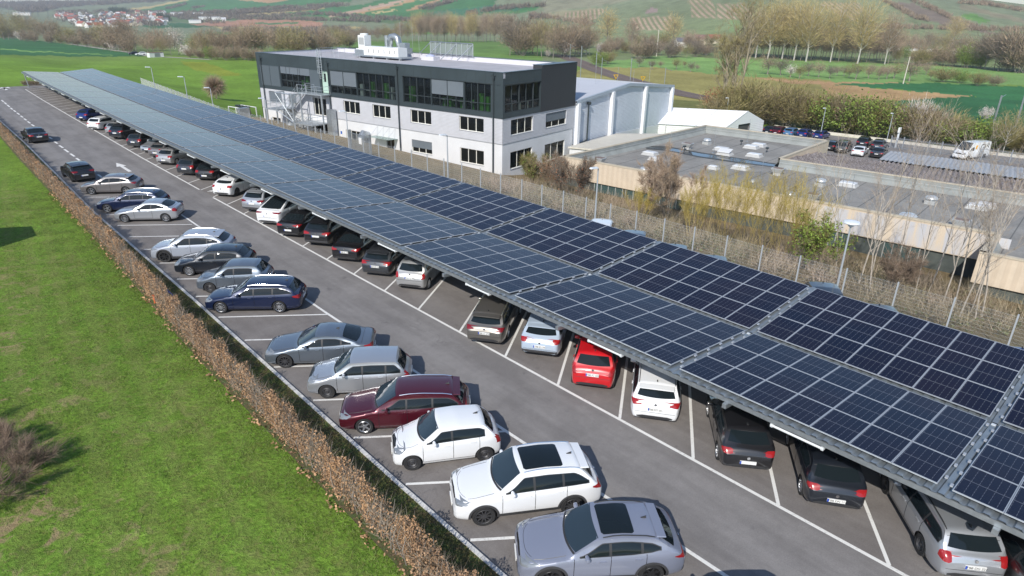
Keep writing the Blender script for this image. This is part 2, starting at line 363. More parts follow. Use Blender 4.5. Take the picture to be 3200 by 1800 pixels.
# asphalt aisle, and the browner bays as their own sheets 4 mm above
strip('asphalt_lot', [(kerbx(y), y) for y in YS], [(13.0+xd(y), y) for y in YS], M_ASP, z=0.0)
far_l = [(-40, 160), (-30, 149), (kerbx(145), 145)]; 
mb = MB(); P_ = [(kerbx(144), 144, .0), (14.4, 144, 0), (14.4, 147, 0), (3, 147.3, 0), (-3.2, 147.6, 0), (-12, 150, 0), (-60, 170, 0), (-60, 158, 0), (-20, 150, 0)]
for i, q in enumerate(P_): P_[i] = (q[0], q[1], .0)
mb.add(P_, [(0, 8, 5, 4, 3, 2, 1), (5, 8, 7, 6)]); tag(mb.build('road', M_ASP), kind='structure')
strip('bay_surface', [(.06+xd(y), y, .004) for y in YS], [(12.9+xd(y), y, .004) for y in YS], M_BAY)
strip('left_bay_surface', [(kerbx(y)+.14, y, .004) for y in range(-24, 56, 6)], [(-3.72, y, .004) for y in range(-24, 56, 6)], M_BAY)
# kerb of pale stone blocks
N = NT('kerb_stone'); g_ = N.n('NewGeometry'); br = N.n('TexBrick'); br.inputs['Color1'].default_value = (.74, .73, .70, 1); br.inputs['Color2'].default_value = (.60, .59, .57, 1); br.inputs['Mortar'].default_value = (.12, .12, .12, 1)
mp = N.n('Mapping'); mp.inputs['Rotation'].default_value = (0, 0, rad(90)); N.l(g_.outputs['Position'], mp.inputs[0]); br.inputs['Scale'].default_value = 1; br.inputs['Brick Width'].default_value = .5; br.inputs['Row Height'].default_value = 5; br.inputs['Mortar Size'].default_value = .012; N.l(mp.outputs[0], br.inputs['Vector'])
ns = N.noise(g_.outputs['Position'], 14, 5, .7); N.l(N.mix(N.rng(ns, .35, .7), br.outputs['Color'], (.46, .455, .44, 1), 'MIX'), N.b.inputs['Base Color']); N.b.inputs['Roughness'].default_value = .9
M_KERB = N.m
mb = MB(); yy = list(np.arange(-24, 145, 3.0))
for y0, y1 in zip(yy[:-1], yy[1:]):
    a, b_ = kerbx(y0), kerbx(y1)
    mb.add([(a-.13, y0, -.1), (a, y0, -.1), (b_, y1, -.1), (b_-.13, y1, -.1), (a-.13, y0, .1), (a, y0, .1), (b_, y1, .1), (b_-.13, y1, .1)], [(4, 5, 6, 7), (1, 2, 6, 5), (3, 0, 4, 7)])
tag(mb.build('kerb', M_KERB), kind='structure')
# shaded verge between kerb and hedge
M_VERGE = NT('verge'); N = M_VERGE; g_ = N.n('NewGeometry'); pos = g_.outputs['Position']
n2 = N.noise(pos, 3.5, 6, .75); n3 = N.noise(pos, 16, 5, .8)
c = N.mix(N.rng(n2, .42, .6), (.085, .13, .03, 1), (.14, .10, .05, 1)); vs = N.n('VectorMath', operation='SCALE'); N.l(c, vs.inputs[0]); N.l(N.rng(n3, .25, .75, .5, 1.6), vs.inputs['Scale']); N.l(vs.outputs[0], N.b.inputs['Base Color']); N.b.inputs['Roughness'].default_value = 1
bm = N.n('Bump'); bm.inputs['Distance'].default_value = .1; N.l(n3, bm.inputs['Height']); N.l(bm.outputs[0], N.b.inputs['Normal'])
def hedgex(y): return float(np.interp(y, [-30, 25, 38, 46, 61, 75, 92, 120], [-9.83, -9.75, -9.32, -9.08, -8.92, -8.72, -8.32, -7.8]))
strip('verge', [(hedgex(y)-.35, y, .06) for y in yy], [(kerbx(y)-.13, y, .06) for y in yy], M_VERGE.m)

# ---------------------------------------------------------------- painted markings
def seg(mb, x0, y0, x1, y1, wd, z=.009):
    d = np.array([x1-x0, y1-y0]); L = np.hypot(*d); n_ = np.array([-d[1], d[0]])/L*wd/2; k = max(1, int(L/6))
    for i in range(k):
        a = np.array([x0, y0])+d*i/k; b_ = np.array([x0, y0])+d*(i+1)/k
        mb.add([(a[0]-n_[0], a[1]-n_[1], z), (b_[0]-n_[0], b_[1]-n_[1], z), (b_[0]+n_[0], b_[1]+n_[1], z), (a[0]+n_[0], a[1]+n_[1], z)], [(0, 1, 2, 3)])
mk1 = MB()
ys = [-12, 0, 25, 50.2]
for a, b_ in zip(ys[:-1], ys[1:]): seg(mk1, 0, a, 0, b_, .13)
ys = [53.4, 70, 86, 97, 110, 124, 141.5]
for a, b_ in zip(ys[:-1], ys[1:]): seg(mk1, xd(a), a, xd(b_), b_, .13)
mk2 = MB(); AR = rad(55.45); AL = rad(127.6)
RJ = [at(x, y) for x, y in [(2778, 1768), (2433, 1578), (2163, 1436), (1934, 1310), (1739, 1205.5), (1574, 1116), (1432, 1038), (1306, 967), (1199, 909.5), (1104, 857), (1019, 811), (943, 770), (875, 732), (813, 699), (757, 669), (706, 640), (657, 617), (620, 595), (581, 573.5), (547, 552.5), (513.6, 533), (483, 515.7), (454, 499), (426, 483.5), (400, 470), (375, 456), (351, 443.5), (330, 431), (310.5, 419.4)]]
rjy = [q[1] for q in RJ]; rjy = [rjy[0]-6.4, rjy[0]-3.2] + rjy + [rjy[-1]+3.05*k for k in range(1, 19)]
for y in rjy:
    x0 = xd(y)+.05; seg(mk2, x0, y, x0+5.5*math.sin(AR), y+5.5*math.cos(AR), .11, .013)
mk3 = MB(); seg(mk3, -3.68, -12, -3.68, 25, .13, .013); seg(mk3, -3.68, 25, -3.42, 49.4, .13, .013)
LY = [8.41-3.32*2, 8.41-3.32, 8.41, 11.77, 15.16, 18.44, 22.0, 25.31, 28.64, 32.05, 35.28, 38.63, 41.9, 45.24, 48.51, 51.88, 55.28]
LQ = [(1470, 1689), (1268, 1514), (1105, 1369), (979, 1252), (856, 1148), (765, 1064), (683, 992), (612, 927), (553, 873), (499, 823), (450, 780), (404, 740.5), (367, 705), (331, 672), (296, 642), (268, 617), (240, 594)]
LP = [at(*q) for q in LQ]; LP = [LP[0]-(LP[1]-LP[0])*k for k in (3, 2, 1)] + LP
for q in LP:
    L = (-3.68-q[0])/math.sin(AL); seg(mk3, q[0], q[1], q[0]+L*math.sin(AL), q[1]+L*math.cos(AL), .11, .017)
tag(mk1.build('aisle_line', M_LINE), kind='structure'); tag(mk2.build('bay_markings', M_LINE), kind='structure'); tag(mk3.build('left_bay_markings', M_LINE), kind='structure')
mk4 = MB()
def dash(x0, y0, x1, y1, S):
    a = at(S[0]+x0/S[2], S[1]+y0/S[2]); b_ = at(S[0]+x1/S[2], S[1]+y1/S[2]); seg(mk4, a[0], a[1], b_[0], b_[1], .19, .009)
for x0, y0, x1, y1 in [(12, 806, 30, 820), (35, 825, 53, 840), (58, 845, 78, 861), (84, 868, 102, 882), (110, 888, 128, 901), (136, 908, 157, 923), (165, 932, 185, 946), (193, 955, 214, 969), (222, 978, 244, 993), (253, 1002, 277, 1016), (395, 1104, 420, 1120), (437, 1140, 463, 1156), (477, 1171, 508, 1191), (518, 1202, 552, 1226), (566, 1237, 600, 1260), (614, 1273, 650, 1299), (735, 1356, 765, 1386), (787, 1405, 824, 1431)]:
    dash(x0, y0, x1, y1, (0, 0, 2.576))
def arrow(tip, tail, w, hw, hl):
    a = np.array(at(*tip)[:2]); b_ = np.array(at(*tail)[:2]); d = (a-b_)/np.linalg.norm(a-b_); n_ = np.array([-d[1], d[0]]); h = a-d*hl; z = .009
    mk4.add([(*(b_-n_*w), z), (*(b_+n_*w), z), (*(h+n_*w), z), (*(h+n_*hw), z), (*a, z), (*(h-n_*hw), z), (*(h-n_*w), z)], [(6, 5, 4, 3, 2), (0, 6, 2, 1)])
arrow((363, 509), (407, 536.5), .14, .42, 1.9); arrow((4, 273), (22, 281), .2, .8, 2.2); arrow((25, 272), (11, 279), .2, .8, 2.2)
arrow((680, 594), (648, 599), .06, .22, .6)
tag(mk4.build('road_markings', M_LINE), kind='structure')
# ================================================================ solar carport
M_GALV = mat('galvanised', (.42, .45, .47), .42, .75, noise=.12, nscale=6)
M_GALVD = mat('deck_sheet', (.30, .34, .37), .45, .6, noise=.15, nscale=3)
M_ALU = mat('panel_frame', (.46, .48, .51), .4, .35)
M_TUBE = mat('lamp_tube', (.66, .68, .69), .4)
M_RAIL = mat('beam_steel', (.33, .35, .36), .5, .6)
N = NT('solar_cells'); uv = N.n('UVMap', uv_map='cells'); sx = N.n('SeparateXYZ'); N.l(uv.outputs[0], sx.inputs[0])
def near_line(v, period, half):
    f = N.math('FRACT', N.math('DIVIDE', v, period)); d = N.math('ABSOLUTE', N.math('SUBTRACT', f, .5)); return N.rng(d, .5-half/period*1.6, .5-half/period*.7, 0, 1)
u, v = sx.outputs[0], sx.outputs[1]
colg = near_line(u, .1825, .0045); rowg = near_line(v, .0925, .0016)
cen = N.rng(N.math('ABSOLUTE', N.math('SUBTRACT', v, .86)), .006, .012, 1, 0)
# dashed look: column gaps open up only where the clipped cell corners meet
dsh = N.rng(N.math('ABSOLUTE', N.math('SUBTRACT', N.math('FRACT', N.math('DIVIDE', v, .185)), .5)), .16, .22, 0, 1)
g_ = N.n('ObjectInfo'); geo = N.n('NewGeometry'); nz = N.noise(geo.outputs['Position'], .35, 2)
cell = N.mix(N.rng(nz, .35, .65), (.0075, .0115, .028, 1), (.012, .012, .026, 1))
c1 = N.mix(N.math('MULTIPLY', rowg, .2), cell, (.10, .11, .14, 1)); c1 = N.mix(N.math('MULTIPLY', N.math('MULTIPLY', colg, N.rng(dsh, 0, 1, .2, 1)), .36), c1, (.34, .36, .40, 1)); c1 = N.mix(N.math('MULTIPLY', cen, .42), c1, (.4, .42, .46, 1))
N.l(c1, N.b.inputs['Base Color']); N.b.inputs['Roughness'].default_value = .09; N.b.inputs['IOR'].default_value = 1.45; N.b.inputs['Specular IOR Level'].default_value = .15
M_CELL = N.m
PX = 1.134; PYW = 1.735; SEC = 8.27; YG = -.55
ZL, ZC = 2.84, 2.43
EL, CL_, CR_, ER = .50, 5.72, 6.02, 11.24       # panel edges: left eave, valley sides, right eave
def panel_mesh():
    mb = MB(); hw, hl, fr, t = PX/2-.006, PYW/2-.006, .022, .035
    for a, b_, c_, d_ in ((-hw, hw, -hl, -hl+fr), (-hw, hw, hl-fr, hl), (-hw, -hw+fr, -hl+fr, hl-fr), (hw-fr, hw, -hl+fr, hl-fr)): mb.box(c_, d_, a, b_, -t, .003, 0)
    mb.add([(-hl+fr, -hw+fr, 0), (hl-fr, -hw+fr, 0), (hl-fr, hw-fr, 0), (-hl+fr, hw-fr, 0)], [(0, 1, 2, 3)], 1)
    me = mb.mesh('solar_panel', [M_ALU, M_CELL]); uvl = me.uv_layers.new(name='cells')
    for lo in me.loops:
        q = me.vertices[lo.vertex_index].co; uvl.data[lo.index].uv = (q.y+hw+.017, q.x+hl)
    return me
PM = panel_mesh()
carport = empty('solar_carport', (5.87, 60, 0), 0, 'long galvanised carport roofed with two slopes of dark blue solar panels', 'carport')
slopeL = math.atan2(ZC-ZL, CL_-EL); slopeR = math.atan2(ZL-ZC, ER-CR_)
plist = []
K0, K1 = -2, 17
for k in range(K0, K1+1):
    for j in range(7):
        if k == K1 and j > 2: continue
        y = YG + k*SEC + .165 + PX*(j+.5); dx = xd(y)
        for side in (0, 1):
            for i in range(3):
                s = (i+.5)/3
                if side == 0: x = EL+(CL_-EL)*s; z = ZL+(ZC-ZL)*s; sl_ = slopeL
                else: x = CR_+(ER-CR_)*s; z = ZC+(ZL-ZC)*s; sl_ = slopeR
                plist.append((x+dx, y, z, -sl_, side))
def loc_of(q): return Matrix.Translation((q[0], q[1], q[2])) @ Matrix.Rotation(q[3], 4, 'Y')
def seenkey(q):
    X, Y, W = proj(q[:3]); vis = (-60 < X < 3260) and (-60 < Y < 1860) and W > 0
    return (0 if vis else 1, W)
plist.sort(key=seenkey)
rootm = Matrix.Translation((-5.87, -60, 0))
for q in plist[:100]:
    o = mk('solar_panel', PM, carport); o.matrix_local = rootm @ loc_of(q)
mb = MB(); pv = [v_.co.copy() for v_ in PM.vertices]; pf = [tuple(p_.vertices) for p_ in PM.polygons]; pm_ = [p_.material_index for p_ in PM.polygons]
uvb = []; hw, hl = PX/2-.006, PYW/2-.006
for q in plist[100:]:
    M = rootm @ loc_of(q); o = len(mb.v); mb.v += [tuple(M @ c_) for c_ in pv]; mb.f += [tuple(i+o for i in f) for f in pf]; mb.m += pm_
    uvb += [(pv[i].y+hw+.017, pv[i].x+hl) for f in pf for i in f]
me = mb.mesh('far_solar_panels', [M_ALU, M_CELL]); uvl = me.uv_layers.new(name='cells'); uvl.data.foreach_set('uv', np.array(uvb).ravel())
tag(mk('solar_panels', me, carport), kind='stuff')
# trapezoidal deck below the panels
Y0d, Y1d = YG+K0*SEC, YG+K1*SEC+3.6
def deck(xa, za, xb, zb):
    mb = MB(); per = .333; n = int((Y1d-Y0d)/per); pr = [(0, 0), (.11, 0), (.15, .045), (.29, .045), (.333, 0)]; ys = []
    for i in range(n):
        for u_, h in pr[:-1]: ys.append((Y0d+i*per+u_, h))
    vs = []
    for y, h in ys: vs += [(xa+xd(y)-5.87, y-60, za+h), (xb+xd(y)-5.87, y-60, zb+h)]
    mb.add(vs, [(2*i, 2*i+1, 2*i+3, 2*i+2) for i in range(len(ys)-1)])
    return mb.build('deck_sheet', M_GALVD, carport)
off = .155
deck(EL-.24, ZL+.02-off, CL_+.07, ZC-off-.005); deck(CR_-.07, ZC-off-.005, ER+.24, ZL+.02-off)
def long_bar(name, x, z, wx, hz, m, ya=None, yb=None):
    mb = MB(); ys_ = [Y0d, 30, 70, 95, 124, Y1d]
    for a, b_ in zip(ys_[:-1], ys_[1:]):
        A_, B_ = x+xd(a)-5.87, x+xd(b_)-5.87
        mb.add([(A_-wx/2, a-60, z-hz/2), (A_+wx/2, a-60, z-hz/2), (B_+wx/2, b_-60, z-hz/2), (B_-wx/2, b_-60, z-hz/2), (A_-wx/2, a-60, z+hz/2), (A_+wx/2, a-60, z+hz/2), (B_+wx/2, b_-60, z+hz/2), (B_-wx/2, b_-60, z+hz/2)], [(0, 3, 2, 1), (4, 5, 6, 7), (0, 1, 5, 4), (1, 2, 6, 5), (2, 3, 7, 6), (3, 0, 4, 7)])
    return mb.build(name, m, carport)
long_bar('eave_purlin', EL-.16, ZL-off-.10, .06, .16, M_GALV); long_bar('eave_purlin', ER+.16, ZL-off-.10, .06, .16, M_GALV)
for s in (.33, .66): long_bar('purlin', EL+(CL_-EL)*s, ZL+(ZC-ZL)*s-off-.11, .06, .18, M_RAIL); long_bar('purlin', CR_+(ER-CR_)*s, ZC+(ZL-ZC)*s-off-.11, .06, .18, M_RAIL)
long_bar('valley_gutter', 5.87, ZC-off-.05, .24, .06, M_GALVD)
# clamps and rails standing in the section gaps
mb = MB(); mr = MB()
for k in range(K0, K1+1):
    for side in (0, 1):
        y = YG+k*SEC; dx = xd(y)-5.87
        xa, za, xb, zb = (EL, ZL, CL_, ZC) if side == 0 else (CR_, ZC, ER, ZL)
        for yy_ in (y-.10, y+.10):
            for i in range(6):
                s = (i+.5)/6 + (.03 if yy_ > y else -.03); x = xa+(xb-xa)*s; z = za+(zb-za)*s
                if seenkey((x, y, z))[1] < 75: mb.box(x+dx-.06, x+dx+.06, yy_-60-.035, yy_-60+.035, z-.05, z-.005)
tag(mb.build('clamp', M_ALU, carport), kind='stuff')
# white ridge caps between the sheets in the valley: small bright tabs
mb = MB()
for i in range(int((75-Y0d)/.333)):
    y = Y0d+i*.333+.21; mb.box(xd(y)-.16, xd(y)-.06, y-60-.06, y-60+.06, ZC-off+.045, ZC-off+.075)
tag(mb.build('sheet_cap', mat('zinc_cap', (.72, .75, .76), .3, .3), carport), kind='stuff')
# frames: tapered cantilever arms on central posts
for k in range(-1, 20):
    y = -1.84+7.42*k; dx = xd(y)-5.87
    if y > Y1d-1: continue
    mb = MB(); zt = lambda x: (ZL+(ZC-ZL)*(x-EL)/(CL_-EL) if x < 5.87 else ZC+(ZL-ZC)*(x-CR_)/(ER-CR_))-off-.20
    for xs in ([EL-.34, 5.87], [5.87, ER+.34]):
        x0, x1 = xs; h0, h1 = (.16, .34) if x0 < 5.8 else (.34, .16)
        mb.add([(x0+dx, y-60-.07, zt(x0)), (x1+dx, y-60-.07, zt(x1)), (x1+dx, y-60-.07, zt(x1)-h1), (x0+dx, y-60-.07, zt(x0)-h0), (x0+dx, y-60+.07, zt(x0)), (x1+dx, y-60+.07, zt(x1)), (x1+dx, y-60+.07, zt(x1)-h1), (x0+dx, y-60+.07, zt(x0)-h0)], [(0, 1, 2, 3), (7, 6, 5, 4), (0, 4, 5, 1), (3, 2, 6, 7), (0, 3, 7, 4), (1, 5, 6, 2)])
    mb.build('arm', M_GALV, carport)
    MB().box(5.87-.11+dx, 5.87+.11+dx, y-60-.11, y-60+.11, 0, zt(5.87)-.3).build('post', M_GALV, carport)
    y2 = y+4.3
    if y2 < Y1d-2:
        mb = MB(); x = EL-.17+xd(y2)-5.87; z = ZL-off-.26
        mb.tube([(x, y2-60, z), (x, y2-60+1.62, z)], .04, 8); mb.box(x-.03, x+.2, y2-60-.02, y2-60+.06, z-.05, z+.06); mb.box(x-.03, x+.2, y2-60+1.54, y2-60+1.62, z-.05, z+.06)
        mb.build('lamp_tube', M_TUBE, carport)
mb = MB(); mb.tube([(EL+.35+1.35-5.87, 143.0-60, 0), (EL+.15+1.3-5.87, 143.0-60, ZL-off-.2)], .09, 8); mb.build('end_post', M_GALV, carport)
# ================================================================ cars
M_GLASS = mat('car_glass', (.010, .015, .018), .02, spec=.38, ior=1.5)
M_WSCR = mat('windscreen_glass', (.024, .038, .050), .03, spec=.55, ior=1.52)  # bluish lift in the base colour stands in for the reflected sky
M_TYRE = mat('tyre_rubber', (.022, .022, .023), .85)
M_PLAST = mat('black_plastic', (.028, .028, .03), .6)
M_DARKP = mat('grille_black', (.012, .012, .013), .4)
M_CHROME = mat('chrome', (.75, .76, .78), .15, 1.0)
M_RIMS = mat('alloy_silver', (.55, .56, .58), .3, .85); M_RIMB = mat('alloy_black', (.04, .04, .043), .35, .5); M_RIMD = mat('steel_wheel', (.07, .07, .075), .5, .4)
M_RED = mat('tail_lamp_red', (.30, .012, .014), .2, coat=.4); M_DRED = mat('tail_lamp_dark', (.18, .008, .012), .12, coat=.6)
M_LAMP = mat('headlamp', (.26, .28, .30), .10, .3, coat=.8); M_AMB = mat('indicator_amber', (.75, .22, .02), .25)
M_PLATE = mat('number_plate', (.72, .72, .70), .5); M_BLUE = mat('plate_blue', (.01, .06, .42), .5); M_INK = mat('plate_ink', (.02, .02, .02), .6)
M_WIPER = M_PLAST
def paint(name, c, metal=0., rough=.32, coat=1.0): return mat('paint_'+name, c, rough, metal, coat=coat, coatr=.04)
PAINT = dict(white=paint('white', (.78, .79, .80)), offwhite=paint('offwhite', (.70, .70, .68)), black=paint('black', (.010, .010, .012)), navy=paint('navy', (.008, .016, .055), .3), blue=paint('blue', (.008, .03, .17), .4),
    silver=paint('silver', (.50, .52, .55), .65, .34), silver2=paint('warm_silver', (.46, .46, .46), .6, .36), grey=paint('slate', (.17, .20, .24), .6, .34), dgrey=paint('anthracite', (.055, .06, .068), .5), blackblue=paint('ink', (.014, .018, .026), .3),
    lilac=paint('lilac_grey', (.23, .25, .32), .15, .38), lgrey=paint('lilac_silver', (.36, .39, .45), .2, .36), burg=paint('burgundy', (.085, .008, .018), .35), red=paint('red', (.52, .008, .014)), ice=paint('ice_blue', (.46, .55, .66), .2), bronze=paint('bronze', (.20, .185, .165), .65, .34), gbrown=paint('taupe', (.25, .235, .235), .6, .34), lblue=paint('light_blue', (.09, .20, .36), .3))
def smooth_line(pts, xs, k):
    px = np.array([q[0] for q in pts], float); py = np.array([q[1] for q in pts], float)
    fx = np.arange(px[0]-.4, px[-1]+.4, .01); fy = np.interp(fx, px, py)
    if k > 0:
        r = int(k/.01); kr = np.exp(-.5*(np.arange(-3*r, 3*r+1)/max(r, 1))**2); kr /= kr.sum()
        fy = np.convolve(np.pad(fy, 3*r, mode='edge'), kr, mode='valid')
    return np.interp(xs, fx, fy)
CT = {}
def ctype(key, L, W, H, wb, fo, wr, nose=.66, hood=.92, xw=1.05, xr0=1.85, xr1=3.4, zr1=None, xg=4.0, zg=1.0, xt=4.15, zt=.92, bf=.86, br=.98, gs=.19,
          sidewin=None, pillars=(), doors=(), style='hatch', rim='silver', tail='block', rails=None, sunroof=None, clad=False, roofw=.77, spoiler=False, head=(.36, .60, .72), tailz=None, tz=(.80, .98), ty=(.52, .80), plate_z=.72, shark=True, wiper=True, chrome=False, front=True, glassroof=False, tailw=.86, bodytail=.08):
    zr1 = zr1 or H-.06
    S = sorted(set([0, .012, .03, .055, .09, .13, .18, .25, .34] + list(np.arange(.44, L-.4, .095)) + [L-.34, L-.27, L-.2, L-.15, L-.11, L-.08, L-.055, L-.035, L-.02, L-.008, L]))
    S = np.array(S)
    top = smooth_line([(0, .50), (.015, .60), (.06, nose), (.25, nose+.07), (.6, nose+(hood-nose)*.55), (xw, hood), (xw+.02, hood+.01), (xr0, H-.035), ((xr0+xr1)/2-.1, H), (xr1, zr1), (xg, zg), (xt, zt), (L-.02, zt-.12), (L, zt-.22)], S, .035)
    belt = smooth_line([(0, .44), (.02, .54), (.12, nose-.08), (.5, nose+.02), (xw, bf), (xw+.6, bf+.03), (L-.9, br), (L-.25, min(br+.01, zg)), (L-.06, zt-.10), (L, zt-.24)], S, .05)
    bot = smooth_line([(0, .30), (.05, gs+.02), (.3, gs), (L-.5, gs+.01), (L-.1, gs+.06), (L, gs+.14)], S, .03)
    f = np.ones(len(S)); a1, a2 = .75, .6
    f -= np.where(S < a1, .19*(1-S/a1)**2.3, 0); f -= np.where(S > L-a2, (1-tailw)*(1-(L-S)/a2)**2.3*1.0, 0)
    f -= np.where(S < .1, .12*(1-S/.1)**2, 0); f -= np.where(S > L-.07, .06*(1-(L-S)/.07)**2, 0)
    rings = []
    for i, s in enumerate(S):
        hw = W/2*f[i]; t = top[i]; b_ = min(belt[i], t-.012); lo = bot[i]
        G = min(max((t-b_-.10)/(H-br-.13), 0), 1); G = G*G*(3-2*G)
        wr_ = (.90*(1-G)+roofw*G)*hw; cr = .05+.02*G
        if G < .01: zr = max(b_+.012, t-.05)
        else: zr = t-cr*.8
        zr = max(zr, b_+.006); zr = min(zr, t-.004)
        pts = [(0, t)]
        for q in (.3, .55, .76, .9, 1.0): pts.append((wr_*q, t-(t-zr)*q**2.6))
        yb = hw*.955; 
        y6 = wr_+(yb-wr_)*.10; z6 = zr+(b_-zr)*.17*G+(b_-zr)*.1
        pts.append((y6, z6))
        for q in (.42, .72): 
            bulge = .02*G*math.sin(math.pi*q); pts.append((y6+(yb-y6)*q+bulge, z6+(b_-z6)*q))
        pts.append((yb, b_)); pts.append((hw*.988, b_-(b_-lo)*.07)); pts.append((hw, b_-(b_-lo)*.22)); pts.append((hw*.995, b_-(b_-lo)*.42)); pts.append((hw*.998, b_-(b_-lo)*.62))
        pts.append((hw*.982, b_-(b_-lo)*.80)); pts.append((hw*.955, b_-(b_-lo)*.93)); pts.append((hw*.90, lo))
        rings.append(pts)
    K = len(rings[0]); xf = wb/2+fo; vs = []; fs = []
    for s, pts in zip(S, rings):
        for y, z in pts: vs.append((xf-s, y, z))
        for y, z in reversed(pts[1:]): vs.append((xf-s, -y, z))
    R = 2*K-1
    for i in range(len(S)-1):
        for k in range(R): k2 = (k+1) % R; fs.append((i*R+k, (i+1)*R+k, (i+1)*R+k2, i*R+k2))
    fs.append(tuple(range(R))); fs.append(tuple(range((len(S)-1)*R+R-1, (len(S)-1)*R-1, -1)))
    mb = MB(); mb.add(vs, fs); me = mb.mesh(key+'_body', [PAINT['white'], M_DARKP])
    import bmesh
    bm = bmesh.new(); bm.from_mesh(me); bmesh.ops.recalc_face_normals(bm, faces=bm.faces); bm.to_mesh(me); bm.free()
    bvh0 = BVHTree.FromPolygons([v_.co for v_ in me.vertices], [tuple(p_.vertices) for p_ in me.polygons])
    cb = MB(); ra = wr+.045
    for cx in (wb/2, -wb/2):
        for sg in (1, -1):
            n = 28; y0, y1 = sg*(W/2-.26), sg*(W/2+.1)
            vv = [(cx+ra*math.cos(2*math.pi*k/n), y0, wr+ra*math.sin(2*math.pi*k/n)) for k in range(n)] + [(cx+ra*math.cos(2*math.pi*k/n), y1, wr+ra*math.sin(2*math.pi*k/n)) for k in range(n)]
            cb.add(vv, [tuple(range(n)), tuple(range(2*n-1, n-1, -1))]+[(k, k+n, (k+1) % n+n, (k+1) % n) for k in range(n)], 1)
    cm = cb.mesh('cut', [M_DARKP, M_DARKP]); bm = bmesh.new(); bm.from_mesh(cm); bmesh.ops.recalc_face_normals(bm, faces=bm.faces); bm.to_mesh(cm); bm.free()
    o1 = mk('tmp_body', me); o2 = mk('tmp_cut', cm); md = o1.modifiers.new('b', 'BOOLEAN'); md.object = o2; md.operation = 'DIFFERENCE'; md.solver = 'EXACT'
    dg = bpy.context.evaluated_depsgraph_get(); body = bpy.data.meshes.new_from_object(o1.evaluated_get(dg)); body.name = key+'_body'
    bpy.data.objects.remove(o1); bpy.data.objects.remove(o2)
    body.polygons.foreach_set('use_smooth', [True]*len(body.polygons)); body.set_sharp_from_angle(angle=rad(38))
    # --- casting of features onto the skin
    def cast(o_, d_, off=.006):
        h = bvh0.ray_cast(Vector(o_), Vector(d_))
        if h[0] is None: return None
        n_ = h[1]; 
        if n_.dot(Vector(d_)) > 0: n_ = -n_
        return h[0]+n_*off
    def P_side(x, z, sg=1, off=.006): return cast((x, 3*sg, z), (0, -sg, 0), off)
    def P_top(x, y, off=.006): return cast((x, y, 4), (0, 0, -1), off)
    def P_front(y, z, off=.006):
        q = cast((6, y, z), (-1, 0, 0), off); return q if q is not None and q.x > xf-.36 else None
    def P_tail(y, z, off=.006):
        q = cast((-6, y, z), (1, 0, 0), off); return q if q is not None and q.x < xf-L+.26 else None
    def P_rear(y, z, off=.006): return cast((-6, y, z), (1, 0, 0), off)
    def grid(mb, fn, cols, nv=5, mi=0):
        """cols: list of (a, b0, b1); fn(a, b) -> point"""
        # refine columns
        C_ = []
        for (a0, l0, h0), (a1, l1, h1) in zip(cols[:-1], cols[1:]):
            m_ = max(1, int(abs(a1-a0)/.05)+1)
            for i in range(m_): t_ = i/m_; C_.append((a0+(a1-a0)*t_, l0+(l1-l0)*t_, h0+(h1-h0)*t_))
        C_.append(cols[-1]); idx = {}; vv = []; ff = []
        for i, (a, l, h) in enumerate(C_):
            for j in range(nv+1):
                q = fn(a, l+(h-l)*j/nv)
                if q is not None: idx[i, j] = len(vv); vv.append(tuple(q))
        for i in range(len(C_)-1):
            for j in range(nv):
                q = [(i, j), (i+1, j), (i+1, j+1), (i, j+1)]
                if all(k in idx for k in q): ff.append(tuple(idx[k] for k in q))
        mb.add(vv, ff, mi)
    X = lambda s: xf-s
    D = dict(key=key, L=L, W=W, H=H, wb=wb, xf=xf, wr=wr, parts=[], paints=['body'], plates={})
    def part(nm, mb, mats, smooth=True):
        if mb.v: D['parts'].append((nm, mb.mesh(nm, mats, smooth, 40), None))
    # windscreen (cast from above)
    mb = MB(); hwr = W/2*roofw; gx0 = xw+.05; gx1 = xr0-.02
    cols = []
    for i in range(13):
        yq = -1+2*i/12; wy = yq*(W/2*.855); wyt = yq*hwr*.93
        cols.append((yq, 0, 1))
    def ws(a, b):
        y = a*((W/2*.84)*(1-b)+hwr*.93*b); s = (gx0+.16*a*a)*(1-b)+(gx1+.05*a*a)*b; return P_top(X(s), y, .007)
    grid(mb, ws, cols, 7); part('windscreen', mb, M_WSCR)
    # side windows
    if sidewin is None:
        a0 = xw+.32; sidewin = [(a0, .02, .04), (a0+.25, .0, .16), (xr0+.12, 0, 1), (xr1-.25, 0, 1), (xr1+.05, 0, .93), (xg-.28, .05, .25)]
    def zb_(s): return float(np.interp(s, S, belt))
    def zrail(s):
        i = np.interp(s, S, np.arange(len(S))); i0 = int(i); i1 = min(i0+1, len(S)-1); t_ = i-i0
        return rings[i0][6][1]*(1-t_)+rings[i1][6][1]*t_
    def win_cols(s0, s1):
        ks = [q[0] for q in sidewin]; L0 = [q[1] for q in sidewin]; H0 = [q[2] for q in sidewin]; out = []
        n = max(2, int((s1-s0)/.06))
        for i in range(n+1):
            s = s0+(s1-s0)*i/n; l = np.interp(s, ks, L0); h = np.interp(s, ks, H0); zl_ = zb_(s)+.035; zh = max(zrail(s)-.01, zl_+.02); hh = zl_+(zh-zl_)
            out.append((X(s), zl_+(hh-zl_)*l, zl_+(hh-zl_)*max(h, l+.02)))
        return out
    edges = [sidewin[0][0]] + list(pillars) + [sidewin[-1][0]]
    for sg in (1, -1):
        for e0, e1 in zip(edges[:-1], edges[1:]):
            g0 = e0+(.035 if e0 != edges[0] else 0); g1 = e1-(.035 if e1 != edges[-1] else 0)
            mb = MB(); grid(mb, lambda a, b, sg=sg: P_side(a, b, sg, .007), win_cols(g0, g1), 4); part('side_window', mb, M_GLASS)
    mb = MB()
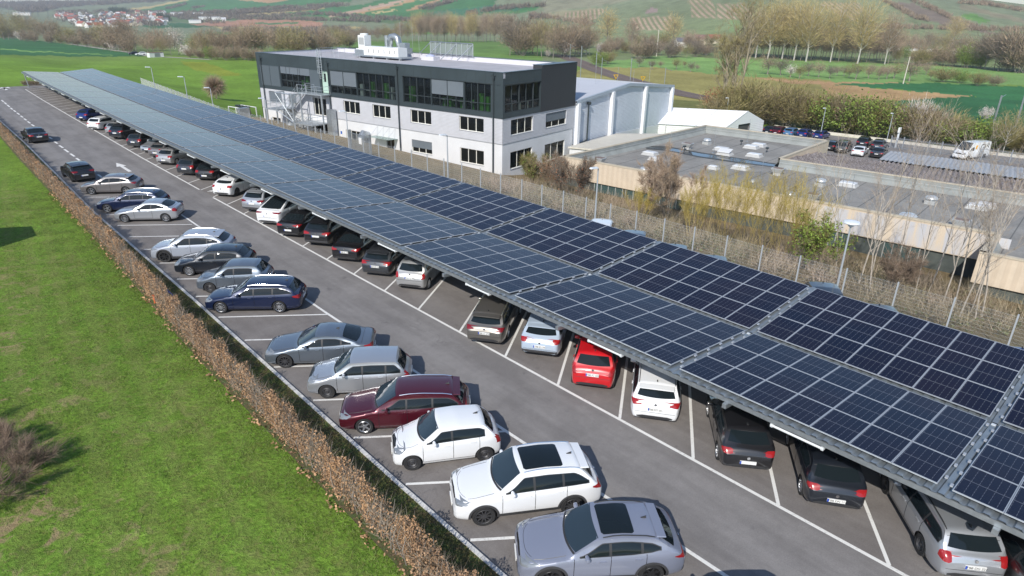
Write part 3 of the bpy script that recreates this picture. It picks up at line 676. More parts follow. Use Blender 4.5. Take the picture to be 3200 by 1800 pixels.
    for sg in (1, -1):
        grid(mb, lambda a, b, sg=sg: P_side(a, b, sg, .003), [(a, l-.022, h+.022) for a, l, h in win_cols(edges[0]-.03, edges[-1]+.03)], 4)
    part('window_surround', mb, M_PLAST)
    if chrome:
        mb = MB()
        for sg in (1, -1):
            wc = win_cols(edges[0], edges[-1]); grid(mb, lambda a, b, sg=sg: P_side(a, b, sg, .010), [(a, h+.008, h+.022) for a, l, h in wc], 1)
        part('window_trim', mb, M_CHROME)
    # rear window
    mb = MB(); steep = (xg-xr1) < .75
    rz0, rz1 = zg+.03, zr1-.09
    if style == 'sedan' or not steep:
        def rw(a, b):
            y = a*((W/2*.78)*(1-b)+hwr*.88*b); s = (xg-.06-.10*a*a)*(1-b)+(xr1+.08+.02*a*a)*b; return P_top(X(s), y, .007)
        grid(mb, rw, [(-1+2*i/12, 0, 1) for i in range(13)], 6)
    else:
        def rw(a, b):
            y = a*(W/2*(.76-.12*b)); return P_rear(y, rz0+(rz1-rz0)*b+.03*a*a*(1-b), .007)
        grid(mb, rw, [(-1+2*i/14, 0, 1) for i in range(15)], 6)
    part('rear_window', mb, M_GLASS)
    if glassroof:
        mb = MB(); grid(mb, lambda a, b: P_top(X(a), b*hwr*.9*1.0, .006), [(xr0+.05, -1, 1), (xg-.1, -.95, .95)], 10); part('glass_roof', mb, M_GLASS)
    if sunroof:
        mb = MB(); s0, s1 = sunroof; grid(mb, lambda a, b: P_top(X(a), b*hwr, .008), [(s0, -.70, .70), (s0+.06, -.80, .80), (s1-.06, -.80, .80), (s1, -.72, .72)], 8); part('sunroof', mb, M_GLASS)
    # bonnet gap / scuttle, wipers
    mb = MB(); grid(mb, lambda a, b: P_top(X(xw+.0+b+.15*a*a), a*W/2*.86, .009), [(-1, 0, .05), (1, 0, .05)], 1); 
    part('scuttle', mb, M_PLAST)
    def seam(mb, pts, off=.004, r=.0085):
        q = [tuple(p_) for p_ in pts if p_ is not None]
        if len(q) > 1: mb.tube(q, r, 4, cap=False)
    mb = MB()
    for sg in (1, -1):
        seam(mb, [P_top(X(s), sg*(W/2*(.70+.10*min(1, (s-.15)/.5))), .0) for s in np.linspace(.42, xw-.03, 12)])
        for dr in doors:
            seam(mb, [P_side(X(dr), z, sg, 0) for z in np.linspace(gs+.12, zb_(dr)+.01, 10)])
        if doors: seam(mb, [P_side(X(s), gs+.12, sg, 0) for s in np.linspace(doors[0], doors[-1], 12)])
    seam(mb, [P_top(X(.20+.16*abs(q)**3), q*W/2*.66, 0) for q in np.linspace(-1, 1, 18)], r=.006)
    if style != 'sedan':
        seam(mb, [P_top(X(xr1+.10), q*hwr*.96, 0) for q in np.linspace(-1, 1, 12)], r=.008)
        seam(mb, [P_rear(q*W/2*.80, plate_z-.14, 0) for q in np.linspace(-1, 1, 12)], r=.008)
    else: seam(mb, [P_top(X(xg+.06), q*W/2*.80, 0) for q in np.linspace(-1, 1, 12)], r=.007); seam(mb, [P_rear(q*W/2*.74, plate_z-.12, 0) for q in np.linspace(-1, 1, 12)], r=.008)
    part('seams', mb, M_DARKP)
    if doors:
        for sg in (1, -1):
            for d1 in doors[1:]:
                s = d1-.22; z = zb_(s)-.11; q = P_side(X(s), z, sg, .0)
                if q is not None:
                    mb = MB(); mb.box(q.x-.09, q.x+.09, q.y-.012, q.y+.03*sg if sg > 0 else q.y+.012, z-.017, z+.017) if sg > 0 else mb.box(q.x-.09, q.x+.09, q.y-.03, q.y+.012, z-.017, z+.017)
                    D['parts'].append(('door_handle', mb.mesh('door_handle', [PAINT['white']], False), 'paint'))
    # mirrors
    for sg in (1, -1):
        s = xw+.52; q = P_side(X(s), zb_(s)+.06, sg, 0); 
        if q is None: continue
        mb = MB(); n = 10; cx, cy, cz = q.x+.03, q.y+sg*.13, q.z+.03
        prof = [(.01, -.11), (.06, -.10), (.085, -.04), (.09, .03), (.075, .09), (.02, .11)]
        vv = []; 
        for r_, h in prof:
            for k in range(n): a_ = 2*math.pi*k/n; vv.append((cx+r_*.75*math.cos(a_), cy+h*sg, cz+r_*math.sin(a_)*.9))
        mb.add(vv, [(i*n+k, i*n+(k+1) % n, (i+1)*n+(k+1) % n, (i+1)*n+k) for i in range(5) for k in range(n)]+[tuple(range(n)), tuple(5*n+k for k in range(n))])
        mb.box(cx-.03, cx+.03, min(q.y-sg*.04, cy), max(q.y-sg*.04, cy), cz-.07, cz-.02)
        D['parts'].append(('mirror', mb.mesh('mirror', [PAINT['white']], True, 50), 'paint'))
    # headlamps
    hl, hz0, hz1 = head
    for sg in (1, -1):
        mb = MB(); grid(mb, lambda a, b, sg=sg: P_front(sg*a, b, .008), [(W/2*.50, hz0+.03, hz0+.08), (W/2*.66, hz0+.005, hz1-.01), (W/2*.80, hz0, hz1), (W/2*.90, hz0+.02, hz1+.01)], 4)
        grid(mb, lambda a, b, sg=sg: P_side(X(a), b, sg, .008), [(.16, hz0+.03, hz1+.02), (hl*.7, hz0+.05, hz1+.03), (hl, hz1-.01, hz1+.03)], 3)
        part('headlight', mb, M_LAMP)
    mb = MB(); gw = W/2*.46
    grid(mb, lambda a, b: P_front(a, b, .007), [(-gw, hz0+.01, hz1-.05), (0, hz0+.01, hz1-.02), (gw, hz0+.01, hz1-.05)], 3)
    grid(mb, lambda a, b: P_front(a, b, .007), [(-W/2*.62, .30, .37), (-W/2*.4, .28, .43), (W/2*.4, .28, .43), (W/2*.62, .30, .37)], 3)
    part('grille', mb, M_DARKP)
    # tail lamps
    for sg in (1, -1):
        mb = MB(); y0, y1 = W/2*ty[0], W/2*ty[1]; z0, z1 = tz
        if tail == 'tall':
            grid(mb, lambda a, b, sg=sg: P_tail(sg*a, b, .009), [(y0, z0, z0+.12), (y0+.03, z0-.02, z1-.15), (y1, z0-.02, z1), (W/2*.93, z0, z1)], 8)
            grid(mb, lambda a, b, sg=sg: P_side(X(L-a), b, sg, .009), [(.02, z0, z1), (.09, z0+.02, z1-.02)], 6)
        elif tail == 'wide':
            grid(mb, lambda a, b, sg=sg: P_tail(sg*a, b, .009), [(y0, z0+.04, z0+.09), (y0+.2, z0+.01, z1-.02), (W/2*.90, z0, z1)], 4)
            grid(mb, lambda a, b, sg=sg: P_side(X(L-a), b, sg, .009), [(.03, z0, z1), (.22, z0+.05, z1), (.34, z0+.10, z1-.01)], 4)
        else:
            grid(mb, lambda a, b, sg=sg: P_tail(sg*a, b, .009), [(y0, z0+.03, z1-.02), (y0+.08, z0, z1), (W/2*.90, z0, z1)], 4)
            grid(mb, lambda a, b, sg=sg: P_side(X(L-a), b, sg, .009), [(.03, z0, z1), (.18, z0+.02, z1), (.26, z0+.05, z1-.02)], 4)
        part('tail_light', mb, M_RED)
    # bumpers lower black, diffuser
    mb = MB(); grid(mb, lambda a, b: P_rear(a, b, .007), [(-W/2*.72, gs+.15, gs+.20), (-W/2*.5, gs+.13, gs+.24), (W/2*.5, gs+.13, gs+.24), (W/2*.72, gs+.15, gs+.20)], 2); part('diffuser', mb, M_PLAST)
    if clad:
        mb = MB()
        for sg in (1, -1):
            for cx in (wb/2, -wb/2):
                n = 22; vv = []; ok = []
                for k in range(n+1):
                    a_ = math.pi*(-.08+1.16*k/n)
                    for r_ in (ra-.004, ra+.065):
                        q = P_side(cx+r_*math.cos(a_), max(wr+r_*math.sin(a_), gs+.05), sg, .012); vv.append(tuple(q) if q else (cx+r_*math.cos(a_), sg*W/2*.9, wr+r_*math.sin(a_)))
                mb.add(vv, [(2*k, 2*k+1, 2*k+3, 2*k+2) for k in range(n)])
            grid(mb, lambda a, b, sg=sg: P_side(a, b, sg, .012), [(wb/2-ra-.05, gs+.03, gs+.17), (-wb/2+ra+.05, gs+.03, gs+.17)], 2)
        grid(mb, lambda a, b: P_rear(a, b, .010), [(-W/2*.86, gs+.12, gs+.26), (W/2*.86, gs+.12, gs+.26)], 2)
        part('cladding', mb, mat('cladding_plastic', (.05, .05, .053), .65))
    # roof rails, aerial, spoiler
    if rails:
        for sg in (1, -1):
            pts = [];
            for s in np.linspace(xr0+.15, xr1-.02, 12):
                q = P_top(X(s), sg*hwr*.93, 0); lift = .035*min(1, 6*min(s-xr0-.15, xr1-.02-s)/(xr1-xr0)+.05); pts.append((q.x, q.y, q.z+lift))
            mb = MB(); mb.tube(pts, .016, 6); part('roof_rail', mb, M_CHROME if rails == 'chrome' else M_PLAST)
    if shark:
        q = P_top(X(xr1-.18), 0, 0); mb = MB(); mb.add([(q.x+.09, q.y-.02, q.z), (q.x+.09, q.y+.02, q.z), (q.x-.07, q.y-.025, q.z), (q.x-.07, q.y+.025, q.z), (q.x-.07, q.y, q.z+.075)], [(0, 1, 4), (0, 4, 2), (1, 3, 4), (2, 4, 3)])
        mb.tube([(q.x-.02, q.y, q.z+.03), (q.x-.28, q.y, q.z+.16)], .005, 4) if shark == 'rod' else None
        D['parts'].append(('aerial', mb.mesh('aerial', [M_PLAST], False), None))
    if spoiler:
        mb = MB(); s0 = xr1+.02; w_ = hwr*.93; a_ = P_top(X(s0), 0, 0).z
        mb.add([(X(s0), -w_, a_-.035), (X(s0), w_, a_-.035), (X(s0+.26), w_*.97, a_-.075), (X(s0+.26), -w_*.97, a_-.075), (X(s0), -w_*.96, a_-.01), (X(s0), 0, a_+.012), (X(s0), w_*.96, a_-.01), (X(s0+.26), w_*.95, a_-.045), (X(s0+.26), 0, a_-.022), (X(s0+.26), -w_*.95, a_-.045)],
               [(4, 5, 8, 9), (5, 6, 7, 8), (0, 3, 2, 1), (3, 9, 8, 7, 2), (0, 4, 9, 3), (1, 2, 7, 6)])
        D['parts'].append(('spoiler', mb.mesh('spoiler', [PAINT['white']], True, 30), 'paint'))
    # emblem
    q = P_rear(0, plate_z+.17, .012)
    if q is not None:
        mb = MB(); mb.lathe([(.0, 0), (.052, 0), (.052, .01), (.04, .014), (.0, .014)], 14, 'x', (q.x-.012, 0, q.z)); D['parts'].append(('emblem', mb.mesh('emblem', [M_CHROME], False), None))
    for nm, fn, sx, z in (('rear', P_rear, -1, plate_z), ('front', P_front, 1, .42)):
        a_ = fn(-.22, z, .0); b_ = fn(.22, z, .0); c_ = fn(0, z, .0); c2 = fn(0, z+.06, 0); c3 = fn(0, z-.06, 0)
        if c_ is None or c3 is None or c2 is None: continue
        tilt = math.atan2((c2.x-c3.x), .12); D['plates'][nm] = (c_.x+sx*.022+(c2.x-c3.x)*0, z, tilt)
        px_ = c_.x+sx*.03; dx = math.tan(tilt)*.056; mb = MB()
        vv = [(px_-dx, -.26, z-.056), (px_-dx, .26, z-.056), (px_+dx, .26, z+.056), (px_+dx, -.26, z+.056)]; vb = [(x-sx*.05, y, zz) for x, y, zz in vv]
        mb.add(vv+vb, [(0, 1, 2, 3), (7, 6, 5, 4), (0, 4, 5, 1), (1, 5, 6, 2), (2, 6, 7, 3), (3, 7, 4, 0)])
        # blue band on the left as read
        yb0 = .26 if sx < 0 else -.26; yb1 = yb0-.045 if sx < 0 else yb0+.045
        mb.add([(px_-dx+sx*.003, yb0, z-.056), (px_-dx+sx*.003, yb1, z-.056), (px_+dx+sx*.003, yb1, z+.056), (px_+dx+sx*.003, yb0, z+.056)], [(0, 1, 2, 3)], 1)
        D['parts'].append(('number_plate', mb.mesh('number_plate', [M_PLATE, M_BLUE], False), 'plate_'+nm))
    D['body'] = body; D['rim'] = rim; CT[key] = D
    return D
def wheel_meshes(r, style, wdt=.205):
    key = ('wh', r, style)
    if key in CT: return CT[key]
    rr = r*(.70 if style != 'steel' else .62)
    mb = MB(); mb.lathe([(rr, -wdt/2+.01), (r-.025, -wdt/2), (r-.004, -wdt/2+.03), (r, -.02), (r, .02), (r-.004, wdt/2-.03), (r-.025, wdt/2), (rr, wdt/2-.01)], 30, 'y', caps=False)
    ty = mb.mesh('tyre', [M_TYRE], True, 40)
    m = {'silver': M_RIMS, 'ten': M_RIMS, 'black': M_RIMB, 'steel': M_RIMD, 'cover': M_RIMS, 'dark': M_RIMD}[style]
    mb = MB(); f = wdt/2-.012
    mb.lathe([(rr+.004, f-.004), (rr-.008, f+.006), (rr-.018, f-.002), (rr-.025, f-.05)], 30, 'y', caps=False)
    mb.lathe([(rr-.02, f-.075), (.0, f-.08)], 24, 'y', mi=1, caps=False)
    ns = {'silver': 5, 'ten': 10, 'black': 7, 'steel': 0, 'cover': 9, 'dark': 10}[style]
    if ns:
        for k in range(ns):
            a = 2*math.pi*k/ns; ca, sa = math.cos(a), math.sin(a); w0, w1 = (.035, .022) if ns < 8 else (.02, .013)
            if style == 'cover': w0, w1 = .02, .035
            P = lambda ra_, t_, h: (ra_*ca-t_*sa, h, ra_*sa+t_*ca)
            mb.add([P(.04, -w0, f-.02), P(.04, w0, f-.02), P(rr-.012, w1, f-.004), P(rr-.012, -w1, f-.004), P(.04, -w0, f-.05), P(.04, w0, f-.05), P(rr-.012, w1, f-.04), P(rr-.012, -w1, f-.04)], [(0, 1, 2, 3), (0, 4, 5, 1), (3, 2, 6, 7), (0, 3, 7, 4), (1, 5, 6, 2)])
    else:
        mb.lathe([(rr-.02, f-.03), (rr-.05, f-.012), (rr-.09, f-.05), (.05, f-.03), (.0, f-.025)], 24, 'y', caps=False)
    mb.lathe([(.055, f-.05), (.05, f-.012), (.0, f-.01)], 12, 'y', caps=False)
    rim = mb.mesh('rim', [m, M_DARKP], False)
    CT[key] = (ty, rim); return CT[key]
def slot(o, m):
    o.material_slots[0].link = 'OBJECT'; o.material_slots[0].material = m
def text_mesh(txt, size):
    cu = bpy.data.curves.new('txt', 'FONT'); cu.body = txt; cu.size = size; cu.align_x = 'CENTER'; cu.align_y = 'CENTER'; cu.extrude = 0
    o = mk('tmp_text', cu); dg = bpy.context.evaluated_depsgraph_get(); me = bpy.data.meshes.new_from_object(o.evaluated_get(dg)); bpy.data.objects.remove(o); me.materials.clear(); me.materials.append(M_INK); return me
def car(key, color, x, y, az, label, group, cat='car', name='parked_car', z=0.0, plate=None, rim=None, tailm=None, extras=None, pitch=0):
    D = CT[key]; root = empty(name, (x, y, z), rad(90-az), label, cat, group)
    if pitch: root.rotation_euler[1] = pitch
    b_ = mk('body', D['body'], root); slot(b_, PAINT[color])
    for nm, me, how in D['parts']:
        if how and how.startswith('plate_'):
            o = mk(nm, me, root)
            if plate and how == 'plate_rear':
                px_, z_, tilt = D['plates']['rear']; tm = text_mesh(plate, .098); t = mk('plate_text', tm, o)
                t.matrix_local = Matrix.Translation((px_-.012-.004, -.022, z_)) @ Matrix.Rotation(tilt, 4, 'Y') @ Matrix(((0, 0, -1, 0), (-1, 0, 0, 0), (0, 1, 0, 0), (0, 0, 0, 1)))
            continue
        o = mk(nm, me, root)
        if how == 'paint': slot(o, PAINT[color] if nm != 'mirror' or color != 'dgrey' else M_PLAST)
        if nm == 'tail_light' and tailm: slot(o, tailm)
    ty, ri = wheel_meshes(D['wr'], rim or D['rim'])
    for sx in (1, -1):
        for sg in (1, -1):
            wh = mk('wheel', ty, root, (sx*D['wb']/2, sg*(D['W']/2-.115), D['wr'])); 
            if sg < 0: wh.rotation_euler = (0, 0, math.pi)
            mk('rim', ri, wh)
    if extras: extras(root, D)
    return root

# ---- the kinds of car in the picture
ctype('up', 3.60, 1.64, 1.49, 2.42, .62, .30, nose=.74, hood=.98, xw=.86, xr0=1.50, xr1=3.02, zr1=1.44, xg=3.42, zg=1.02, xt=3.52, zt=.96, bf=.92, br=1.0, doors=(.98, 1.98, 2.86), pillars=(1.95,), sidewin=[(1.14, .02, .06), (1.4, 0, .5), (1.62, 0, .98), (2.85, 0, 1), (3.02, .05, .8)], rim='steel', tail='tall', tz=(.72, 1.0), ty=(.66, .82), plate_z=.62, shark='rod', head=(.42, .64, .80), roofw=.76)
ctype('suv', 4.49, 1.84, 1.67, 2.68, .87, .355, nose=.84, hood=1.08, xw=1.22, xr0=1.95, xr1=3.80, zr1=1.60, xg=4.28, zg=1.12, xt=4.40, zt=1.04, bf=1.02, br=1.10, gs=.25, doors=(1.42, 2.40, 3.36), pillars=(2.38, 3.26), sidewin=[(1.55, .02, .06), (1.85, 0, .55), (2.1, 0, 1), (3.6, 0, 1), (3.98, .05, .55), (4.02, .1, .4)], rim='dark', tail='wide', tz=(.88, 1.04), ty=(.48, .85), plate_z=.78, rails='chrome', sunroof=(2.10, 3.30), clad=True, spoiler=True, head=(.5, .74, .86), roofw=.74)
ctype('suvcoupe', 4.45, 1.84, 1.53, 2.68, .86, .35, nose=.78, hood=1.00, xw=1.28, xr0=2.06, xr1=3.62, zr1=1.46, xg=4.26, zg=1.06, xt=4.38, zt=1.00, bf=.95, br=1.05, gs=.22, doors=(1.45, 2.42, 3.36), pillars=(2.40, 3.24), sidewin=[(1.62, .02, .06), (1.9, 0, .52), (2.2, 0, .98), (3.0, 0, 1), (3.5, .12, .86), (3.72, .38, .62)], rim='black', tail='wide', tz=(.84, .97), ty=(.3, .85), plate_z=.66, rails='black', sunroof=(2.18, 3.06), clad=True, spoiler=True, head=(.5, .68, .80))
ctype('ev', 4.58, 1.85, 1.64, 2.77, .85, .365, nose=.82, hood=1.04, xw=1.10, xr0=1.95, xr1=3.75, zr1=1.56, xg=4.36, zg=1.12, xt=4.47, zt=1.05, bf=.99, br=1.09, gs=.22, doors=(1.30, 2.40, 3.42), pillars=(2.38, 3.36), sidewin=[(1.42, .02, .06), (1.75, 0, .5), (2.1, 0, .98), (3.2, 0, 1), (3.95, .3, .62)], rim='black', tail='wide', tz=(.92, 1.03), ty=(.45, .85), plate_z=.7, rails='chrome', clad=True, spoiler=True, head=(.5, .72, .82))
ctype('golf', 4.20, 1.77, 1.48, 2.575, .86, .31, nose=.72, hood=.95, xw=1.10, xr0=1.86, xr1=3.50, zr1=1.42, xg=3.98, zg=1.02, xt=4.10, zt=.95, bf=.90, br=.99, doors=(1.30, 2.36, 3.26), pillars=(2.36,), sidewin=[(1.42, .02, .06), (1.75, 0, .55), (2.0, 0, .98), (3.2, 0, 1), (3.5, .08, .78)], rim='cover', tail='block', tz=(.78, .94), ty=(.58, .85), plate_z=.52, head=(.42, .60, .76))
ctype('hatch5', 4.32, 1.78, 1.47, 2.62, .88, .32, nose=.72, hood=.94, xw=1.12, xr0=1.96, xr1=3.50, zr1=1.40, xg=4.08, zg=1.02, xt=4.22, zt=.95, bf=.89, br=1.02, doors=(1.34, 2.36, 3.26), pillars=(2.36, 3.2), sidewin=[(1.45, .02, .06), (1.8, 0, .55), (2.1, 0, .98), (3.1, 0, 1), (3.62, .12, .6)], rim='silver', tail='wide', tz=(.84, .98), ty=(.5, .85), plate_z=.6, spoiler=True, head=(.46, .60, .74))
ctype('swift', 3.74, 1.69, 1.50, 2.38, .74, .30, nose=.74, hood=.98, xw=.98, xr0=1.62, xr1=3.15, zr1=1.46, xg=3.55, zg=1.02, xt=3.66, zt=.96, bf=.93, br=1.0, doors=(1.12, 2.06, 2.94), pillars=(2.05,), sidewin=[(1.26, .02, .08), (1.5, 0, .6), (1.75, 0, .98), (2.85, 0, 1), (2.98, .02, .9)], rim='steel', tail='block', tz=(.70, .90), ty=(.66, .86), plate_z=.70, head=(.42, .62, .80), roofw=.77, shark=False)
ctype('wagon', 4.70, 1.81, 1.46, 2.84, .82, .325, nose=.70, hood=.93, xw=1.28, xr0=2.05, xr1=4.10, zr1=1.40, xg=4.52, zg=1.00, xt=4.62, zt=.93, bf=.88, br=.97, doors=(1.46, 2.50, 3.50), pillars=(2.48, 3.40), sidewin=[(1.6, .02, .06), (1.95, 0, .55), (2.25, 0, .98), (3.7, 0, 1), (4.2, .12, .6), (4.3, .2, .5)], rim='ten', tail='wide', tz=(.76, .92), ty=(.48, .86), plate_z=.62, rails='chrome', chrome=True, head=(.48, .58, .72))
ctype('estate', 4.70, 1.81, 1.50, 2.66, .93, .32, nose=.72, hood=.95, xw=1.26, xr0=2.05, xr1=4.08, zr1=1.44, xg=4.50, zg=1.02, xt=4.62, zt=.95, bf=.90, br=.99, doors=(1.46, 2.46, 3.42), pillars=(2.44, 3.36), sidewin=[(1.6, .02, .06), (1.95, 0, .55), (2.2, 0, .98), (3.9, 0, 1), (4.2, .1, .7), (4.25, .2, .6)], rim='ten', tail='wide', tz=(.80, .97), ty=(.55, .86), plate_z=.70, rails='chrome', spoiler=True, head=(.48, .60, .74))
ctype('oldestate', 4.57, 1.77, 1.48, 2.58, .92, .32, nose=.70, hood=.93, xw=1.22, xr0=1.98, xr1=4.02, zr1=1.43, xg=4.38, zg=1.0, xt=4.50, zt=.94, bf=.89, br=.98, doors=(1.42, 2.40, 3.30), pillars=(2.38, 3.28), sidewin=[(1.56, .02, .06), (1.9, 0, .55), (2.15, 0, .98), (3.85, 0, 1), (4.12, .05, .75)], rim='steel', tail='block', tz=(.74, .98), ty=(.68, .87), plate_z=.68, rails='black', head=(.46, .60, .74))
ctype('sedan', 4.84, 1.85, 1.46, 2.89, .83, .33, nose=.70, hood=.92, xw=1.40, xr0=2.22, xr1=3.35, zr1=1.42, xg=4.15, zg=1.06, xt=4.76, zt=1.03, bf=.88, br=.98, doors=(1.58, 2.62, 3.50), pillars=(2.60, 3.44), sidewin=[(1.74, .02, .06), (2.1, 0, .55), (2.4, 0, .98), (3.2, 0, 1), (3.75, .1, .55)], style='sedan', rim='ten', tail='wide', tz=(.80, .96), ty=(.50, .86), plate_z=.72, head=(.46, .58, .72))
ctype('gcoupe', 4.53, 1.80, 1.42, 2.67, .87, .33, nose=.70, hood=.93, xw=1.32, xr0=2.14, xr1=3.20, zr1=1.37, xg=4.02, zg=1.05, xt=4.44, zt=1.04, bf=.89, br=.99, doors=(1.50, 2.48, 3.34), pillars=(2.46, 3.24), sidewin=[(1.66, .02, .06), (2.0, 0, .55), (2.3, 0, .98), (3.0, 0, 1), (3.62, .15, .5)], style='sedan', rim='dark', tail='wide', tz=(.84, .98), ty=(.42, .86), plate_z=.58, head=(.48, .60, .73))
ctype('compact3', 4.27, 1.75, 1.41, 2.725, .77, .315, nose=.68, hood=.90, xw=1.30, xr0=2.08, xr1=3.20, zr1=1.36, xg=3.92, zg=1.02, xt=4.18, zt=.98, bf=.86, br=.96, doors=(1.46, 2.66), pillars=(2.62,), sidewin=[(1.62, .02, .06), (1.95, 0, .55), (2.25, 0, .98), (2.95, 0, .98), (3.45, .12, .55)], style='sedan', rim='ten', tail='block', tz=(.76, .96), ty=(.66, .88), plate_z=.66, head=(.44, .58, .72), shark=False)
ctype('fusion', 4.02, 1.72, 1.53, 2.49, .80, .31, nose=.76, hood=1.0, xw=1.02, xr0=1.70, xr1=3.50, zr1=1.50, xg=3.84, zg=1.04, xt=3.94, zt=.98, bf=.95, br=1.01, gs=.21, doors=(1.20, 2.20, 3.10), pillars=(2.19, 3.08), sidewin=[(1.34, .02, .10), (1.6, 0, .65), (1.85, 0, .98), (3.4, 0, 1), (3.62, .03, .55)], rim='steel', tail='tall', tz=(.86, 1.32), ty=(.72, .88), plate_z=.72, head=(.44, .66, .84), roofw=.78, shark=False)
ctype('mpv', 3.88, 1.76, 1.58, 2.57, .66, .31, nose=.78, hood=1.02, xw=.78, xr0=1.62, xr1=3.35, zr1=1.53, xg=3.70, zg=1.08, xt=3.80, zt=1.0, bf=.96, br=1.04, doors=(.98, 2.00, 2.92), pillars=(1.98,), sidewin=[(1.12, .02, .08), (1.5, 0, .65), (1.75, 0, .98), (2.95, 0, 1), (3.3, .1, .6)], rim='cover', tail='tall', tz=(.80, 1.12), ty=(.72, .88), plate_z=.80, head=(.42, .66, .80), roofw=.76)
ctype('crossover', 4.21, 1.79, 1.52, 2.60, .82, .335, nose=.80, hood=1.0, xw=1.08, xr0=1.86, xr1=3.50, zr1=1.46, xg=3.98, zg=1.06, xt=4.10, zt=1.0, bf=.96, br=1.04, gs=.22, doors=(1.28, 2.30, 3.22), pillars=(2.28, 3.16), rim='black', tail='block', tz=(.82, 1.0), ty=(.64, .88), plate_z=.66, clad=True, spoiler=True, head=(.46, .68, .82))
ctype('teslay', 4.75, 1.92, 1.62, 2.89, .88, .36, nose=.74, hood=.98, xw=1.02, xr0=2.05, xr1=3.05, zr1=1.58, xg=4.38, zg=1.14, xt=4.62, zt=1.08, bf=.95, br=1.06, gs=.20, doors=(1.40, 2.50, 3.56), pillars=(2.48, 3.5), sidewin=[(1.5, .02, .06), (1.9, 0, .5), (2.3, 0, .98), (3.2, 0, 1), (3.95, .2, .5)], style='sedan', rim='black', tail='wide', tz=(.92, 1.02), ty=(.42, .86), plate_z=.74, head=(.5, .66, .78), glassroof=True, shark=False)
ctype('coupehatch', 4.29, 1.75, 1.43, 2.61, .88, .33, nose=.72, hood=.94, xw=1.12, xr0=1.92, xr1=3.40, zr1=1.36, xg=3.98, zg=1.04, xt=4.18, zt=.98, bf=.90, br=1.02, doors=(1.34, 2.62), pillars=(2.56,), sidewin=[(1.48, .02, .06), (1.8, 0, .55), (2.1, 0, .98), (2.8, 0, .98), (3.45, .2, .55)], rim='black', tail='block', tz=(.82, .98), ty=(.62, .88), plate_z=.56, spoiler=True, head=(.46, .60, .74))
ctype('van', 4.40, 1.85, 1.83, 2.79, .87, .33, nose=.86, hood=1.10, xw=.90, xr0=1.65, xr1=4.12, zr1=1.80, xg=4.30, zg=1.10, xt=4.36, zt=1.0, bf=1.04, br=1.08, gs=.22, doors=(1.10, 2.15, 3.2), pillars=(2.13, 3.2), sidewin=[(1.22, .02, .1), (1.5, 0, .65), (1.75, 0, .95), (3.9, 0, .95), (4.1, .02, .9)], rim='cover', tail='tall', tz=(.9, 1.3), ty=(.84, .95), plate_z=.70, rails='black', roofw=.82, head=(.42, .74, .90))
# ---- placing: nose_out gives the azimuth a car faces
GL, GR, GF_ = 'cars parked along the hedge side of the aisle', 'cars parked under the solar carport', 'cars in the lot behind the flat hall'
AZL, AZR = 307.6, 55.45
def front_wheel_left_row(px, py, key):   # contact of the near front wheel, car nose towards the hedge
    D = CT[key]; q = at(px, py); f = np.array([math.sin(rad(AZL)), math.cos(rad(AZL))]); l = np.array([-f[1], f[0]])
    c = q[:2] - f*D['wb']/2 - l*(D['W']/2-.05); return c
def left(px, py, key, color, label, rear=None, **kw):
    if rear:
        D = CT[key]; q0 = at(px, py); q1 = at(*rear); f = (q0-q1)[:2]; f /= np.linalg.norm(f); az = math.degrees(math.atan2(f[0], f[1])) % 360
        l = np.array([-f[1], f[0]]); m = (q0+q1)[:2]/2 - l*(D['W']/2-.05)
    else: m = front_wheel_left_row(px, py, key); az = AZL
    return car(key, color, m[0], m[1], az, label, GL, **kw)
def right(px, py, key, color, label, front=None, az=AZR, grp=GR, zz=0, **kw):      # contact of the near-left rear wheel
    D = CT[key]; q = at(px, py, zz)
    if front:
        q1 = at(*front); f = (q1-q)[:2]; f /= np.linalg.norm(f); az = math.degrees(math.atan2(f[0], f[1]))
    f = np.array([math.sin(rad(az)), math.cos(rad(az))]); l = np.array([-f[1], f[0]])
    c = q[:2] + f*D['wb']/2 - l*(D['W']/2-.03)
    return car(key, color, c[0], c[1], az, label, grp, z=zz, **kw)
def Z(x, y, S): return (S[0]+x/S[2], S[1]+y/S[2])
# hedge side, nearest last
left(394, 695.8, 'compact3', 'silver', 'silver three door coupe on bright multi spoke wheels, beyond two empty bays', rear=(519, 694))
left(518, 820, 'ev', 'lgrey', 'pale lilac grey electric crossover with black wheels, first car after the two empty bays')
left(594, 862.7, 'golf', 'blackblue', 'black blue three door hatchback between the lilac crossover and the small grey hatchback', rim='cover')
left(659, 915.5, 'swift', 'grey', 'small slate grey hatchback on black steel wheels beside the navy estate')
left(693, 979.6, 'wagon', 'navy', 'navy blue estate car with chrome roof rails and window trim', rear=(875, 977.6))
left(893, 1150, 'gcoupe', 'grey', 'steel blue grey four door coupe with a boot lip, next to an empty bay')
left(1025, 1245.5, 'fusion', 'silver', 'silver tall hatchback with orange indicators and upright red tail lamps')
left(1141, 1356, 'estate', 'burg', 'burgundy estate car with a chrome line above the windows', rim='silver')
left(1290, 1470, 'up', 'white', 'small white five door city car on black steel wheels', rear=(1516, 1442))
left(1512.6, 1643, 'suv', 'white', 'white SUV with a long black glass sunroof and chrome roof rails', rear=(1786, 1609))
def near_az(p0, p1): return None
